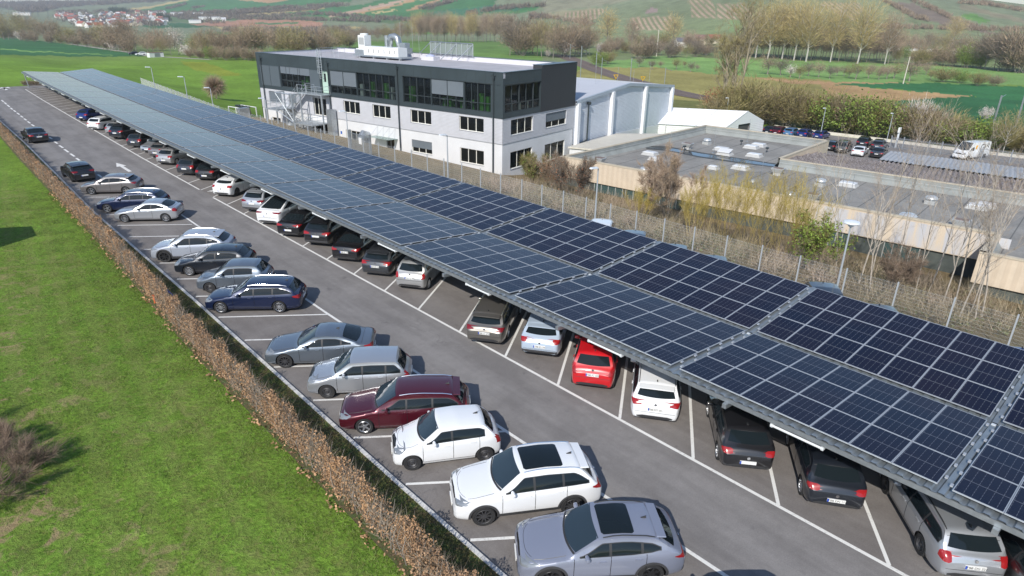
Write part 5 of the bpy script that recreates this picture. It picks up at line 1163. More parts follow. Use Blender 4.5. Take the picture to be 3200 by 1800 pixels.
flight(35.2, 2.85, 38.4, .25, .3, 1.6); flight(38.4, .25, 34.6, -1.15, 1.8, 3.1); flight(34.6, -1.15, 38.6, GZ+.1, .3, 1.6)
for u, d, z1 in ((30.0, 3.2, -1.2), (34.6, 3.2, 2.7), (34.6, 1.75, 2.8), (30.0, 1.7, 2.75), (41.2, 3.2, .2), (38.4, 3.2, .2), (38.4, 1.7, 2.7)):
    mb = MB(); Fl.box(mb, u-.08, u+.08, d-.08, d+.08, GZ, z1); mb.build('post', M_STEEL, stair)
mb = MB(); mb.tube([Fl.p(34.6, 3.2, 2.7), Fl.p(38.4, 3.2, 2.7)], .08, 4); mb.tube([Fl.p(38.4, 1.7, 2.7), Fl.p(38.4, 3.2, 2.7)], .08, 4); mb.tube([Fl.p(34.6, 1.75, 2.7), Fl.p(34.6, 3.2, 2.7)], .08, 4); mb.tube([Fl.p(34.7, 3.2, -1), Fl.p(38.3, 3.2, 2.6)], .025, 4); mb.tube([Fl.p(38.3, 3.2, .3), Fl.p(34.7, 3.2, 2.6)], .025, 4); mb.build('brace', M_STEEL, stair)
# caged ladder up to the roof
lad = empty('roof_ladder', tuple(Fl.p(31.2, .6, 4.8)), 0, 'caged steel ladder from the top landing to the office roof', 'ladder')
mb = MB()
for d in (-.25, .25): mb.tube([Fl.p(31.2+d, .45, 4.8), Fl.p(31.2+d, .45, 8.7)], .03, 4)
for z in np.arange(4.9, 8.4, .3): mb.tube([Fl.p(30.95, .45, z), Fl.p(31.45, .45, z)], .02, 4)
mb.build('rungs', M_STEEL, lad)
mb = MB()
for z in (5.6, 6.4, 7.2, 8.0, 8.6): mb.tube([Fl.p(31.2+.4*math.cos(a), .45+.42*math.sin(a)+.0, z) for a in np.linspace(-.1, math.pi+.1, 8)], .022, 4, cap=False)
for a in np.linspace(.2, math.pi-.2, 4): mb.tube([Fl.p(31.2+.4*math.cos(a), .45+.42*math.sin(a), 5.6), Fl.p(31.2+.4*math.cos(a), .45+.42*math.sin(a), 8.6)], .018, 4)
mb.build('cage', M_STEEL, lad)
mb = MB(); rail(mb, [Fl.p(31.8, -.4, 7.6), Fl.p(31.8, -2.2, 7.6), Fl.p(29.0, -2.2, 7.6), Fl.p(29.0, -.3, 7.6)], 1.2); rail(mb, [Fl.p(31.6, .45, 7.65), Fl.p(31.8, -.4, 7.65)], 1.15); mb.build('handrail', M_STEEL, lad)
# --- on the roof: air handling unit, chiller, dome, frame
M_AHU = plain('white_metal', (.72, .73, .72), .03, .4)
RP = lambda u, x, z: Fl.p(u, -x, z)
ah = empty('air_handling_unit', RP(29.5, 9.6, 7.1), 0, 'long white air handling unit on skids on the office roof', 'air handling unit')
mb = MB(); Fl.box(mb, 25.4, 32.6, -10.6, -8.8, 7.55, 8.75); mb.build('casing', M_AHU, ah)
mb = MB(); Fl.box(mb, 24.6, 34.8, -10.9, -8.6, 7.35, 7.55); Fl.box(mb, 32.6, 34.6, -10.6, -8.8, 7.55, 8.2); mb.build('base_frame', M_GALV, ah)
mb = MB()
for u in np.arange(25.6, 32.4, .86): Fl.box(mb, u, u+.78, -8.8, -8.77, 7.65, 8.65)
mb.build('access_panel', plain('white_panel', (.80, .80, .79), .02, .35), ah)
mb = MB()
for u in np.arange(26, 32, 1.1): Fl.box(mb, u, u+.06, -8.77, -8.72, 7.9, 8.4)
mb.build('handle', M_DFR, ah)
for u in (25.2, 27.8, 30.6, 33.6): mb = MB(); Fl.box(mb, u, u+.25, -9.3, -8.9, 7.1, 7.35); mb.build('foot', M_AHU, ah)
du = empty('roof_duct', RP(29, 12, 7.1), 0, 'galvanised ducts bending down behind the white air handling unit', 'duct')
mb = MB(); mb.tube([RP(31.2, 12.2, 7.2), RP(31.2, 12.2, 10.2)], .32, 12); mb.build('riser', M_GALV, du, smooth=True, sharp=50)
mb = MB(); mb.tube([RP(30.5, 12.2, 7.2), RP(30.5, 12.2, 9.6), RP(30.2, 12.2, 10.05), RP(29.5, 12.2, 10.15), RP(28.9, 12.2, 9.9), RP(28.6, 12.2, 9.2), RP(28.6, 12.2, 8.2)], .45, 14); mb.build('bend', M_GALV, du, smooth=True, sharp=50)
mb = MB(); Fl.box(mb, 26.6, 32.5, -12.9, -11.4, 7.8, 8.6); Fl.box(mb, 26.8, 28.0, -12.6, -11.6, 8.6, 9.3); mb.build('plenum', M_GALV, du)
ch = empty('rooftop_chiller', RP(33.9, 9.8, 7.1), 0, 'tall white chiller tower with round fan on top beside the air handling unit', 'chiller')
mb = MB(); Fl.box(mb, 33.2, 34.6, -10.9, -9.6, 7.9, 10.2); mb.build('casing', M_AHU, ch); mb = MB(); q = RP(33.9, 10.25, 10.2); mb.lathe([(.6, 0), (.6, .25), (.52, .25), (.5, .1), (0, .1)], 18, 'z', q); mb.build('fan', M_AHU, ch, smooth=True, sharp=40)
mb = MB(); Fl.box(mb, 33.35, 34.45, -9.6, -9.57, 8.9, 9.9); mb.build('grille', mat('vent_grey', (.35, .36, .36), .6), ch); mb = MB(); Fl.box(mb, 34.65, 35.5, -10.6, -9.9, 7.5, 8.3); mb.build('small_unit', M_AHU, ch)
sk = empty('office_skylight', RP(22.5, 13.2, 7.1), 0, 'small skylight with bluish dome on the office roof', 'skylight')
mb = MB(); Fl.box(mb, 21.8, 24.2, -13.6, -12.2, 7.1, 7.65); mb.build('kerb', M_PARI, sk); mb = MB(); q = RP(23, 12.9, 7.65); mb.lathe([(.75, 0), (.6, .15), (.3, .26), (0, .3)], 16, 'z', q); mb.build('dome', mat('dome_blue', (.42, .45, .62), .15), sk, smooth=True)
fr = empty('roof_screen_frame', RP(19, 15, 7.6), 0, 'galvanised lattice frame standing along the rear edge of the office roof', 'frame')
def ux(px, x):            # u on the roof line at depth x seen under pixel column px
    lo, hi = -5, 60
    for _ in range(40):
        m_ = (lo+hi)/2
        if proj(RP(m_, x, 8.4))[0] > px: lo = m_
        else: hi = m_
    return lo
ua, ub = ux(1345, 15.0), ux(1478, 15.0); us_ = np.linspace(ub, ua, 9)
mb = MB(); mb.tube([RP(ua, 15, 9.5), RP(ub, 15, 9.5)], .08, 4); mb.tube([RP(ua, 15, 7.9), RP(ub, 15, 7.9)], .06, 4)
for u in us_: mb.tube([RP(u, 15, 7.75), RP(u, 15, 9.5)], .07, 4)
mb.build('post', M_GALV, fr); mb = MB()
for u in us_[::3]: mb.tube([RP(u, 15, 9.4), RP(u+1.6, 13.4, 7.3)], .06, 4)
mb.tube([RP(ua, 15, 9.4), RP(ua+2.2, 15, 7.8)], .06, 4); mb.build('brace', M_GALV, fr)
mb = MB(); mb.add([RP(ua, 15.05, 7.95), RP(ub, 15.05, 7.95), RP(ub, 15.05, 9.4), RP(ua, 15.05, 9.4)], [(0, 1, 2, 3)]); mb.build('louvre', window_glass('louvre_mesh', .35, (.3, .32, .34, 1)), fr)
for px, py, h in ((1290, 150, 4.5), (1253, 150, 5.0), (1310, 160, 3.2)):
    u = ux(px, 13.5); mb = MB(); mb.tube([RP(u, 13.5, 7.1), RP(u, 13.5, 7.1+h)], .018, 4); o = mb.build('lightning_rod', M_GALV); tag(o, 'thin lightning rod on the office roof behind the air unit', 'lightning rod', 'lightning rods on the office roof')
# --- cooler unit left of the office
cu = empty('dry_cooler', tuple(Fl.p(50.5, 1, GZ)), 0, 'white dry cooler on legs with fans on top, left end of the office', 'cooling unit')
mb = MB()
for u, d in ((48.5, 0), (48.5, 2.2), (52.5, 0), (52.5, 2.2), (50.5, 0), (50.5, 2.2)): Fl.box(mb, u-.06, u+.06, d-.06, d+.06, GZ, -.6)
for d in (0, 2.2): mb.tube([Fl.p(48.5, d, -.65), Fl.p(52.5, d, -.65)], .07, 4)
mb.build('frame', M_AHU, cu); mb = MB(); mb.add([Fl.p(48.6, .3, -3.8), Fl.p(52.4, .3, -3.8), Fl.p(52.4, 1.0, -.7), Fl.p(48.6, 1.0, -.7)], [(0, 1, 2, 3), (3, 2, 1, 0)]); mb.build('coil', mat('coil_grey', (.14, .13, .12), .6), cu)
for u in (49.0, 49.9, 50.8, 51.7): mb = MB(); q = Fl.p(u, 1.1, -.6); mb.lathe([(.42, 0), (.42, .14), (.36, .14), (.34, .03), (0, .03)], 16, 'z', q); mb.build('fan', M_DFR, cu)

# ================================================================ big white hall behind
hall = empty('white_hall', tuple(Fg.p(31, -15, -5.2)), 0, 'large white corrugated hall with pilasters and a shallow gable roof', 'industrial hall')
h0, h1, hr_ = 15.7, 47.05, 31.0; HB = -5.3; HD = 58
def hz(u): return 3.05+(4.25-3.05)*(u-h0)/(hr_-h0) if u < hr_ else 4.25+(2.80-4.25)*(u-hr_)/(h1-hr_)
for nm, m_, lo, hi in (('gable_wall', M_RIBH, None, None), ('base_wall', M_PLAS, None, None)):
    mb = MB()
    zb0 = -2.62
    if nm == 'gable_wall': mb.add([Fg.p(h0, 0, -2.62), Fg.p(26.0, 0, -2.62), Fg.p(h1, 0, -3.4), Fg.p(h1, 0, hz(h1)), Fg.p(hr_, 0, hz(hr_)), Fg.p(h0, 0, hz(h0))], [(0, 1, 2, 3, 4, 5)]); mb.add([Fg.p(h1, 0, -3.4), Fg.p(h1, -HD, -3.4), Fg.p(h1, -HD, hz(h1)), Fg.p(h1, 0, hz(h1))], [(0, 1, 2, 3)])
    else: mb.add([Fg.p(h0, .04, HB), Fg.p(h1, .04, HB), Fg.p(h1, .04, -3.4), Fg.p(26.0, .04, -2.62), Fg.p(h0, .04, -2.62)], [(0, 1, 2, 3, 4)]); mb.add([Fg.p(26, .04, -2.62), Fg.p(h1, .04, -3.4), Fg.p(h1, 0, -3.4), Fg.p(26, 0, -2.62)], [(0, 1, 2, 3)])
    mb.build(nm, m_, hall)
for u in (15.95, 25.4, 36.1, 46.3): mb = MB(); Fg.box(mb, u, u+.62, .05, .55, HB, hz(u+.3)-.35); mb.build('pilaster', M_PIL, hall)
mb = MB(); mb.add([Fg.p(h0, .35, hz(h0)), Fg.p(hr_, .35, hz(hr_)), Fg.p(hr_, -HD, hz(hr_)), Fg.p(h0, -HD, hz(h0))], [(0, 1, 2, 3)]); mb.build('roof', plain('hall_roof_grey', (.50, .51, .55), .05, .6, .2), hall)
mb = MB(); mb.add([Fg.p(hr_, .35, hz(hr_)), Fg.p(h1+.2, .35, hz(h1)), Fg.p(h1+.2, -HD, hz(h1)), Fg.p(hr_, -HD, hz(hr_))], [(0, 1, 2, 3)]); mb.build('roof', plain('hall_roof_pale', (.62, .61, .60), .05, .6, .2), hall)
mb = MB()
for ua_, ub_ in ((h0, hr_), (hr_, h1+.2)):
    a, b_ = hz(ua_), hz(min(ub_, h1)); mb.add([Fg.p(ua_, .36, a-.38), Fg.p(ub_, .36, b_-.38), Fg.p(ub_, .36, b_+.04), Fg.p(ua_, .36, a+.04), Fg.p(ua_, .0, a-.38), Fg.p(ub_, .0, b_-.38), Fg.p(ub_, .0, b_+.04), Fg.p(ua_, .0, a+.04)], [(0, 1, 2, 3), (3, 2, 6, 7), (4, 5, 1, 0)])
mb.build('verge_trim', plain('trim_bluegrey', (.34, .39, .44), .05, .5), hall)
mb = MB(); q = [Fg.p(19.1, .25, -2.5), Fg.p(19.1, .25, 2.3)]; mb.tube(q, .11, 8); mb.tube([Fg.p(19.1, .1, 2.5), Fg.p(19.1, .5, 2.5)], .22, 10); mb.tube([Fg.p(19.1, .25, -2.45), Fg.p(16.5, .3, -2.75), Fg.p(14.2, 1.2, -2.85), Fg.p(14.2, 1.2, GZ)], .11, 8); mb.build('flue_pipe', M_DFR, hall)
for u, h_ in ((35, 2.2), (40.5, 2.0), (28, 5), (46.5, 3.5)): mb = MB(); mb.tube([Fg.p(u, -4, hz(u)), Fg.p(u, -4, hz(u)+h_)], .02, 4); o = mb.build('lightning_rod', M_GALV); tag(o, 'thin lightning rod on the white hall roof', 'lightning rod', 'lightning rods on the white hall')
for px, py in ((2172-247, 240), (2009, 246)):      # small yellow warning triangles over the far eave
    q = at(px, py, 3.0); s_ = empty('warning_sign', tuple(q+np.array([0, 0, -1.6])), 0, 'yellow triangular sign behind the hall roof, %s' % ('left one of the pair' if px < 1950 else 'right one of the pair'), 'sign', 'yellow triangular signs')
    WORLDPARTS = True; mb = MB(); r_ = np.array([_R[0], _R[1], 0]); f_ = np.array([_F[0], _F[1], 0])*.05; P_ = [q-r_*.5+[0, 0, .4], q+r_*.5+[0, 0, .4], q-[0, 0, .45]]
    P2 = [p_*1.0+f_ for p_ in P_]; ci = sum(P_)/3; I_ = [ci+(p_-ci)*.5 for p_ in P_]; I2 = [p_+f_ for p_ in I_]
    mb.add(P_+I_, [(0, 1, 4, 3), (1, 2, 5, 4), (2, 0, 3, 5), (3, 4, 1, 0), (4, 5, 2, 1), (5, 3, 0, 2)]); mb.build('plate', mat('sign_yellow', (.75, .48, .03), .5), s_); mb = MB(); mb.tube([q-[0, 0, 1.6], q-[0, 0, .4]], .03, 5); mb.build('post', M_GALV, s_)
# low white annex roof between office, hall and flat hall
ann = empty('annex', tuple(Fg.p(20, 4, -5)), 0, 'low annex with pale ribbed roof between the office and the white hall', 'annex')
A4 = [np.array(Fg.p(13.6, .6, -2.55)), np.array(Fg.p(27, .6, -2.55)), np.array(Fg.p(33.5, 6.5, -2.75)), np.array(Fg.p(16.5, 8.5, -2.75))]
mb = MB(); mb.add([tuple(p_) for p_ in A4]+[tuple(p_-[0, 0, .2]) for p_ in A4], [(0, 1, 2, 3), (7, 6, 5, 4), (0, 4, 5, 1), (1, 5, 6, 2), (2, 6, 7, 3), (3, 7, 4, 0)]); mb.build('roof', wallm('annex_roof', (.60, .57, .50), (.50, .47, .41), .3, .6, False), ann)
mb = MB(); B4 = [p_*1 for p_ in A4]; cc = sum(A4)/4; B4 = [cc+(p_-cc)*.97 for p_ in A4]; mb.add([(p_[0], p_[1], -2.8) for p_ in B4]+[(p_[0], p_[1], -5.6) for p_ in B4], [(0, 4, 5, 1), (1, 5, 6, 2), (2, 6, 7, 3), (3, 7, 4, 0)]); mb.build('wall', M_PLAS, ann)

# ================================================================ white marquee
tent = empty('marquee', (86, 57, -6), 0, 'white pvc marquee with ribbed roof sheets and slatted white walls', 'tent')
e0 = np.array([82.55, 52.69]); e1 = np.array([93.74, 52.11]); dirb = np.array([77.44, 60.46])-e0; dirb = dirb/np.linalg.norm(dirb); ud = (e1-e0); wd_ = np.linalg.norm(ud); ud = ud/wd_; Lb = 34
T_ = lambda u, v, z: (*(e0+ud*u+dirb*v), z)
n_b = 7; zeav, zrdg, zgr = -3.0, -.95, -6.05
for i in range(n_b):
    v0, v1 = Lb*i/n_b, Lb*(i+1)/n_b-.12
    mb = MB(); mb.add([T_(-.3, v0, zeav-.1), T_(-.3, v1, zeav-.1), T_(wd_/2, v1, zrdg), T_(wd_/2, v0, zrdg), T_(wd_+.3, v0, zeav-.1), T_(wd_+.3, v1, zeav-.1)], [(0, 1, 2, 3), (3, 2, 5, 4)]); mb.build('roof_sheet', mat('pvc_white', (.80, .80, .81), .35), tent)
mb = MB(); mb.add([T_(0, -.02, zeav), T_(wd_, -.02, zeav), T_(wd_/2, -.02, zrdg)], [(0, 1, 2)]); mb.build('gable', mat('pvc_grey', (.70, .71, .72), .4), tent)
mb = MB(); mb.add([T_(0, 0, zgr), T_(0, Lb, zgr), T_(0, Lb, zeav), T_(0, 0, zeav)], [(0, 1, 2, 3)]); mb.add([T_(wd_*.62, 0, zgr), T_(wd_, 0, zgr), T_(wd_, 0, zeav), T_(wd_*.62, 0, zeav)], [(0, 1, 2, 3)]); mb.add([T_(0, 0, zgr), T_(wd_*.30, 0, zgr), T_(wd_*.3, 0, zeav), T_(0, 0, zeav)], [(0, 1, 2, 3)]); mb.build('wall', wallm('slatted_wall', (.74, .74, .74), (.60, .60, .62), .3, .6), tent)
mb = MB(); mb.add([T_(wd_*.3, .3, zgr), T_(wd_*.62, .3, zgr), T_(wd_*.62, .3, zeav), T_(wd_*.3, .3, zeav)], [(0, 1, 2, 3)]); mb.build('opening', M_ROOM, tent)
mb = MB()
for i in range(n_b+1): mb.tube([T_(-.06, Lb*i/n_b, zgr), T_(-.06, Lb*i/n_b, zeav)], .09, 5); mb.tube([T_(-.2, Lb*i/n_b-.06, zeav-.08), T_(wd_/2, Lb*i/n_b-.06, zrdg+.01)], .05, 4)
mb.build('frame', mat('pvc_seam', (.5, .5, .5), .5), tent)

# ================================================================ long flat hall with parapet
M_BIT = NT('bitumen_roof'); N = M_BIT; g_ = N.n('NewGeometry'); mp = N.n('Mapping'); mp.inputs['Rotation'].default_value = (0, 0, rad(-5)); N.l(g_.outputs['Position'], mp.inputs[0]); sx = N.n('SeparateXYZ'); N.l(mp.outputs[0], sx.inputs[0])
fy = N.math('ABSOLUTE', N.math('SUBTRACT', N.math('FRACT', N.math('DIVIDE', sx.outputs[1], 2.4)), .5)); ln = N.rng(fy, .472, .49, 0, 1)
n1 = N.noise(g_.outputs['Position'], .22, 6, .65, .6); n2 = N.noise(g_.outputs['Position'], 3.2, 5, .75)
c = N.mix(N.rng(n1, .38, .66), (.285, .275, .255, 1), (.20, .192, .178, 1)); vs = N.n('VectorMath', operation='SCALE'); N.l(c, vs.inputs[0]); N.l(N.rng(n2, .3, .7, .86, 1.12), vs.inputs['Scale'])
N.l(N.mix(N.math('MULTIPLY', ln, .75), vs.outputs[0], (.07, .07, .07, 1)), N.b.inputs['Base Color']); N.b.inputs['Roughness'].default_value = .9
M_PARO = plain('parapet_felt', (.26, .275, .265), .18, .85, .6); M_BEIGE = wallm('beige_cladding', (.62, .52, .40), (.54, .44, .33), .55, .35, False, .75, noise=.08); M_BCAP = plain('beige_cap', (.50, .44, .34), .08)
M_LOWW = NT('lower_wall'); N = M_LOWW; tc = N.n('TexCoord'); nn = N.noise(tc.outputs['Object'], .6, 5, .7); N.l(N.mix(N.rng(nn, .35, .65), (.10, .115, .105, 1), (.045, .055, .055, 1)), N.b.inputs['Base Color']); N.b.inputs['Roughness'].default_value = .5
fh = empty('flat_hall', (52, 25, -6), 0, 'long low hall with beige cladding and a grey bitumen flat roof', 'factory hall')
zp, zr_, zg_ = -1.5, -2.55, -7.2
V = lambda px, py, z=zp: np.array(at(px, py, z)[:2])
A_, B_, C_, D_, E_ = V(1758, 488), V(2204, 391), V(3112, 730), V(2592, 438.7), V(2440.7, 495)
dl = (C_-A_)/np.linalg.norm(C_-A_); dw = (B_-A_)/np.linalg.norm(B_-A_)
G_ = E_+dl*60; H_ = C_-dw*6.0; I_ = H_+dl*30
outl = [A_, C_, H_, I_, I_+dw*28, E_+dl*70, E_, D_, B_]
outl[4] = E_+dl*75 + (I_-(H_))*0; outl = [A_, C_, H_, I_+dl*6, E_+dl*72, E_, D_, B_]
def parapet_run(pts, closed=True):
    n = len(pts); t = .30
    for i in range(n):
        a, b_ = pts[i], pts[(i+1) % n]; L = np.linalg.norm(b_-a); d = (b_-a)/L; nn_ = np.array([d[1], -d[0]])      # outward for this winding decided below
        yield a, b_, d, nn_
area = sum(outl[i][0]*outl[(i+1) % len(outl)][1]-outl[(i+1) % len(outl)][0]*outl[i][1] for i in range(len(outl)))
if area < 0: outl = outl[::-1]
mb = MB(); mb.add([(*q, zr_) for q in outl], [tuple(range(len(outl)))]); mb.build('roof', M_BIT.m, fh)
mo, mi_, mc_, ml_ = MB(), MB(), MB(), MB()
for a, b_, d, nn_ in parapet_run(outl):
    # nn_ points outward for counter-clockwise outline
    th_ = .32
    mo.add([(*a, zp-2.35), (*b_, zp-2.35), (*b_, zp), (*a, zp)], [(0, 1, 2, 3)])
    ia, ib = a-nn_*th_, b_-nn_*th_
    mi_.add([(*(ia-nn_*.35), zr_+.004), (*(ib-nn_*.35), zr_+.004), (*(ib-nn_*.04), zr_+.40), (*(ia-nn_*.04), zr_+.40), (*ib, zp-.05), (*ia, zp-.05)], [(3, 2, 1, 0), (5, 4, 2, 3)])
    mc_.add([(*(a+nn_*.04), zp+.04), (*(b_+nn_*.04), zp+.04), (*(ib-nn_*.03), zp+.04), (*(ia-nn_*.03), zp+.04), (*(a+nn_*.04), zp-.10), (*(b_+nn_*.04), zp-.10), (*(ib-nn_*.03), zp-.05), (*(ia-nn_*.03), zp-.05)], [(0, 1, 2, 3), (4, 5, 1, 0), (3, 2, 6, 7)])
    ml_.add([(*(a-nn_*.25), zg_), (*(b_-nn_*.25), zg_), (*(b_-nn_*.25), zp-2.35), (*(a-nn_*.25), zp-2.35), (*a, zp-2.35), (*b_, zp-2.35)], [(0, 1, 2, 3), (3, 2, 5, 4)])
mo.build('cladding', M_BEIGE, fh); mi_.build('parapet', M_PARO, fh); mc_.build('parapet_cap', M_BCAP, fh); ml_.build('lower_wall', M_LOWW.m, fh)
mb = MB()
for a, b_, d, nn_ in list(parapet_run(outl)):
    mb.tube([(*(a-nn_*.335-d*0), zp-.42), (*(b_-nn_*.335), zp-.42)], .03, 4)
mb.build('flashing', mat('flashing', (.55, .56, .55), .4, .4), fh)
# lower windows along the near wall, peeling white patches further right
FH = Face(A_, dl, np.array([dl[1], -dl[0]]) if np.dot(np.array([dl[1], -dl[0]]), -dw) > 0 else -np.array([dl[1], -dl[0]]))
for i, (u0, u1) in enumerate([(4.5, 8.2), (8.6, 12.4), (12.8, 16.6), (29.5, 31.6), (34.5, 37.2)]):
    mb = MB(); FH.box(mb, u0, u1, -.24, -.2, -5.6 if i > 2 else -5.0, -3.95); w_ = mb.build('window', mat('old_window', (.05, .09, .09), .2, spec=.7), fh); mb = MB()
    for q in np.linspace(u0, u1, 5): FH.box(mb, q-.04, q+.04, -.2, -.17, -5.6 if i > 2 else -5.0, -3.95)
    mb.build('frame', mat('old_frame', (.35, .36, .34), .7), w_)
mb = MB(); mb.add([FH.p(28.5, .012, -3.8), FH.p(43.0, .012, -3.8), FH.p(43.0, .012, -1.75), FH.p(28.5, .012, -1.75)], [(0, 1, 2, 3)])
N = NT('faded_cladding'); tc = N.n('TexCoord'); mp = N.n('Mapping'); mp.inputs['Scale'].default_value = (1.2, 1.2, .12); N.l(tc.outputs['Object'], mp.inputs[0]); nn = N.noise(mp.outputs[0], 1.6, 4, .6); N.l(N.mix(N.rng(nn, .4, .6), (.50, .50, .52, 1), (.62, .52, .40, 1)), N.b.inputs['Base Color']); N.b.inputs['Roughness'].default_value = .8
mb.build('faded_panel', N.m, fh)
# standing water strip on the roof
q_ = [V(2018, 459, zr_), V(2085, 461, zr_), V(2190, 480, zr_), V(2300, 495, zr_), V(2437, 517, zr_), V(2432, 522, zr_), V(2300, 505, zr_), V(2190, 489, zr_), V(2090, 470, zr_), V(2030, 464, zr_)]
mb = MB(); mb.add([(*p_, zr_+.008) for p_ in q_], [tuple(range(len(q_)))]); o = mb.build('puddle', mat('puddle_water', (.03, .04, .055), .03, spec=.8)); tag(o, 'long shallow puddle reflecting the sky on the flat hall roof', 'puddle')
q_ = [V(2010, 456, zr_), V(2085, 457, zr_), V(2190, 476, zr_), V(2437, 513, zr_), V(2440, 525, zr_), V(2300, 509, zr_), V(2190, 493, zr_), V(2085, 472, zr_), V(2022, 466, zr_)]
mb = MB(); mb.add([(*p_, zr_+.004) for p_ in q_], [tuple(range(len(q_)))]); mb.build('wet_stain', mat('wet_felt', (.06, .06, .055), .6), fh)
# roof lights, fans, vents — each its own thing
M_DOMEW = mat('opal_dome', (.66, .67, .68), .3); M_KERBR = plain('felt_kerb', (.42, .42, .41), .08); M_VENT = mat('vent_metal', (.55, .56, .55), .4, .4)
def skylight(px, py, L=1.5, Wd=1.1, lab='', opened=False, az=0):
    q = at(px, py, zr_+.45); r_ = empty('skylight', (q[0], q[1], zr_), math.atan2(dl[1], dl[0]), lab, 'skylight', 'roof lights of the flat hall')
    globals()['WORLDPARTS'] = False
    mb = MB(); a, b_ = L/2, Wd/2; mb.add([(-a-.2, -b_-.2, 0), (a+.2, -b_-.2, 0), (a+.2, b_+.2, 0), (-a-.2, b_+.2, 0), (-a, -b_, .28), (a, -b_, .28), (a, b_, .28), (-a, b_, .28)], [(0, 1, 5, 4), (1, 2, 6, 5), (2, 3, 7, 6), (3, 0, 4, 7), (4, 5, 6, 7)]); mb.build('kerb', M_KERBR, r_)
    mb = MB(); mb.box(-a-.04, a+.04, -b_-.04, b_+.04, .285, .36); mb.box(-a+.1, a-.1, -b_+.1, b_-.1, .36, .40); d_ = mb.build('dome', M_DOMEW, r_)
    if opened: d_.rotation_euler = (rad(16), 0, 0); d_.location = (0, 0, .22)
    globals()['WORLDPARTS'] = True; return r_
S4b = (1700, 150, 3.68); S5 = (2500, 350, 3.68)
for (x, y, S, lab, op) in [(1225, 1185, S4b, 'white skylight above the left end of the puddle', 0), (2045, 1135, S4b, 'closed skylight directly behind the tilted open one', 0), (2085, 1185, S4b, 'skylight tilted open beyond the puddle', 1), (2475, 1090, S4b, 'farthest skylight, touching another in front', 0), (2390, 1112, S4b, 'skylight in front of the farthest one', 0), (2425, 1205, S4b, 'skylight right of the open one', 0), (2265, 1345, S4b, 'wide skylight just in front of the puddle', 0),
                        (560, 800, S5, 'skylight between the round fan and the birches by the parapet', 0), (2050, 1055, S5, 'raised skylight by the back parapet, left of a pair', 0), (2140, 1035, S5, 'skylight partly behind the raised one', 0), (1265, 1245, S4b, 'small low skylight near the puddle start', 0), (1950, 1345, S4b, 'small faded skylight left of the wide one', 0)]:
    skylight(*Z(x, y, S), lab=lab, opened=bool(op), L=.9 if 'small' in lab else 1.5, Wd=.7 if 'small' in lab else 1.1)
def fan(px, py, lab, r=.62):
    q = at(px, py, zr_+.6); r_ = empty('roof_fan', (q[0], q[1], zr_), 0, lab, 'roof fan', 'mushroom fans of the flat hall'); globals()['WORLDPARTS'] = False
    MB().box(-.45, .45, -.45, .45, 0, .35).build('base', M_VENT, r_); mb = MB(); mb.lathe([(.3, .35), (.3, .5), (r, .52), (r, .58), (r*.8, .72), (r*.4, .80), (0, .82)], 20); mb.build('cap', mat('fan_cap', (.66, .68, .68), .3, .5), r_, smooth=True, sharp=40); globals()['WORLDPARTS'] = True
for x, y, S, lab in [(1878, 1055, S4b, 'round fan near the far left corner of the flat roof'), (1158, 1388, S4b, 'round fan at the near edge left of the pinkish shrub'), (243, 785, S5, 'round fan beside the metal funnel, mid roof'), (1245, 1185, S5, 'largest round fan at the near roof edge among the birches'), (1515, 985, S5, 'round fan in the middle of the roof behind birch twigs')]: fan(*Z(x, y, S), lab, .72 if 'largest' in lab else .55)
fan(2470, 605, 'half hidden round fan at the near edge left of the grey box vent', .5)
def boxvent(px, py, lab):
    q = at(px, py, zr_+.5); r_ = empty('box_vent', (q[0], q[1], zr_), math.atan2(dl[1], dl[0]), lab, 'roof vent', 'box vents of the flat hall'); globals()['WORLDPARTS'] = False
    MB().box(-.4, .4, -.35, .35, 0, .3).build('base', M_KERBR, r_); mb = MB(); mb.add([(-.42, -.36, .3), (.42, -.36, .3), (.42, .36, .3), (-.42, .36, .3), (-.66, -.55, .75), (.66, -.55, .75), (.66, .55, .75), (-.66, .55, .75)], [(0, 1, 5, 4), (1, 2, 6, 5), (2, 3, 7, 6), (3, 0, 4, 7), (0, 3, 2, 1)]); mb.box(-.66, .66, -.55, .55, .752, .80); mb.build('hood', M_VENT, r_); MB().box(-.5, .5, -.4, .4, .80, .83).build('louvre', mat('vent_rust', (.20, .15, .13), .7), r_); globals()['WORLDPARTS'] = True
for x, y, S, lab in [(638, 1290, S4b, 'box vent nearest the left corner of the flat roof'), (1650, 1120, S4b, 'box vent behind the dark end of the puddle'), (1885, 1375, (1700, 0, 2.576), 'box vent before the inner roof corner'), (148, 975, S5, 'box vent at the near roof edge above the willows'), (1855, 1275, S5, 'box vent at the near roof edge on the right')]: boxvent(*Z(x, y, S), lab)
fu = at(*Z(385, 465, (2200, 400, 2.576)), zr_+.5); mb = MB(); mb.lathe([(.42, 0), (.45, .3), (.6, 1.0), (.64, 1.0), (.60, 1.06), (.52, 1.0), (.4, .3)], 20, 'z', (fu[0], fu[1], zr_)); tag(mb.build('metal_funnel', M_GALV, smooth=True, sharp=40), 'open galvanised funnel standing on the flat roof', 'exhaust funnel')
for i, (x, y, S) in enumerate([(1440, 1240, S4b), (1945, 1210, S4b), (2335, 1080, S4b), (455, 410, (2200, 400, 2.576)), (440, 1070, S5), (550, 1090, S5), (2420, 1210, S5)]):
    q = at(*Z(x, y, S), zr_); h_ = 3.1; mb = MB(); mb.tube([(q[0], q[1], zr_), (q[0], q[1], zr_+h_)], .022, 4); mb.lathe([(.2, 0), (.2, .1), (0, .1)], 10, 'z', (q[0], q[1], zr_)); tag(mb.build('lightning_rod', M_GALV), 'slim lightning rod on a concrete foot on the flat hall roof', 'lightning rod', 'lightning rods of the flat hall')
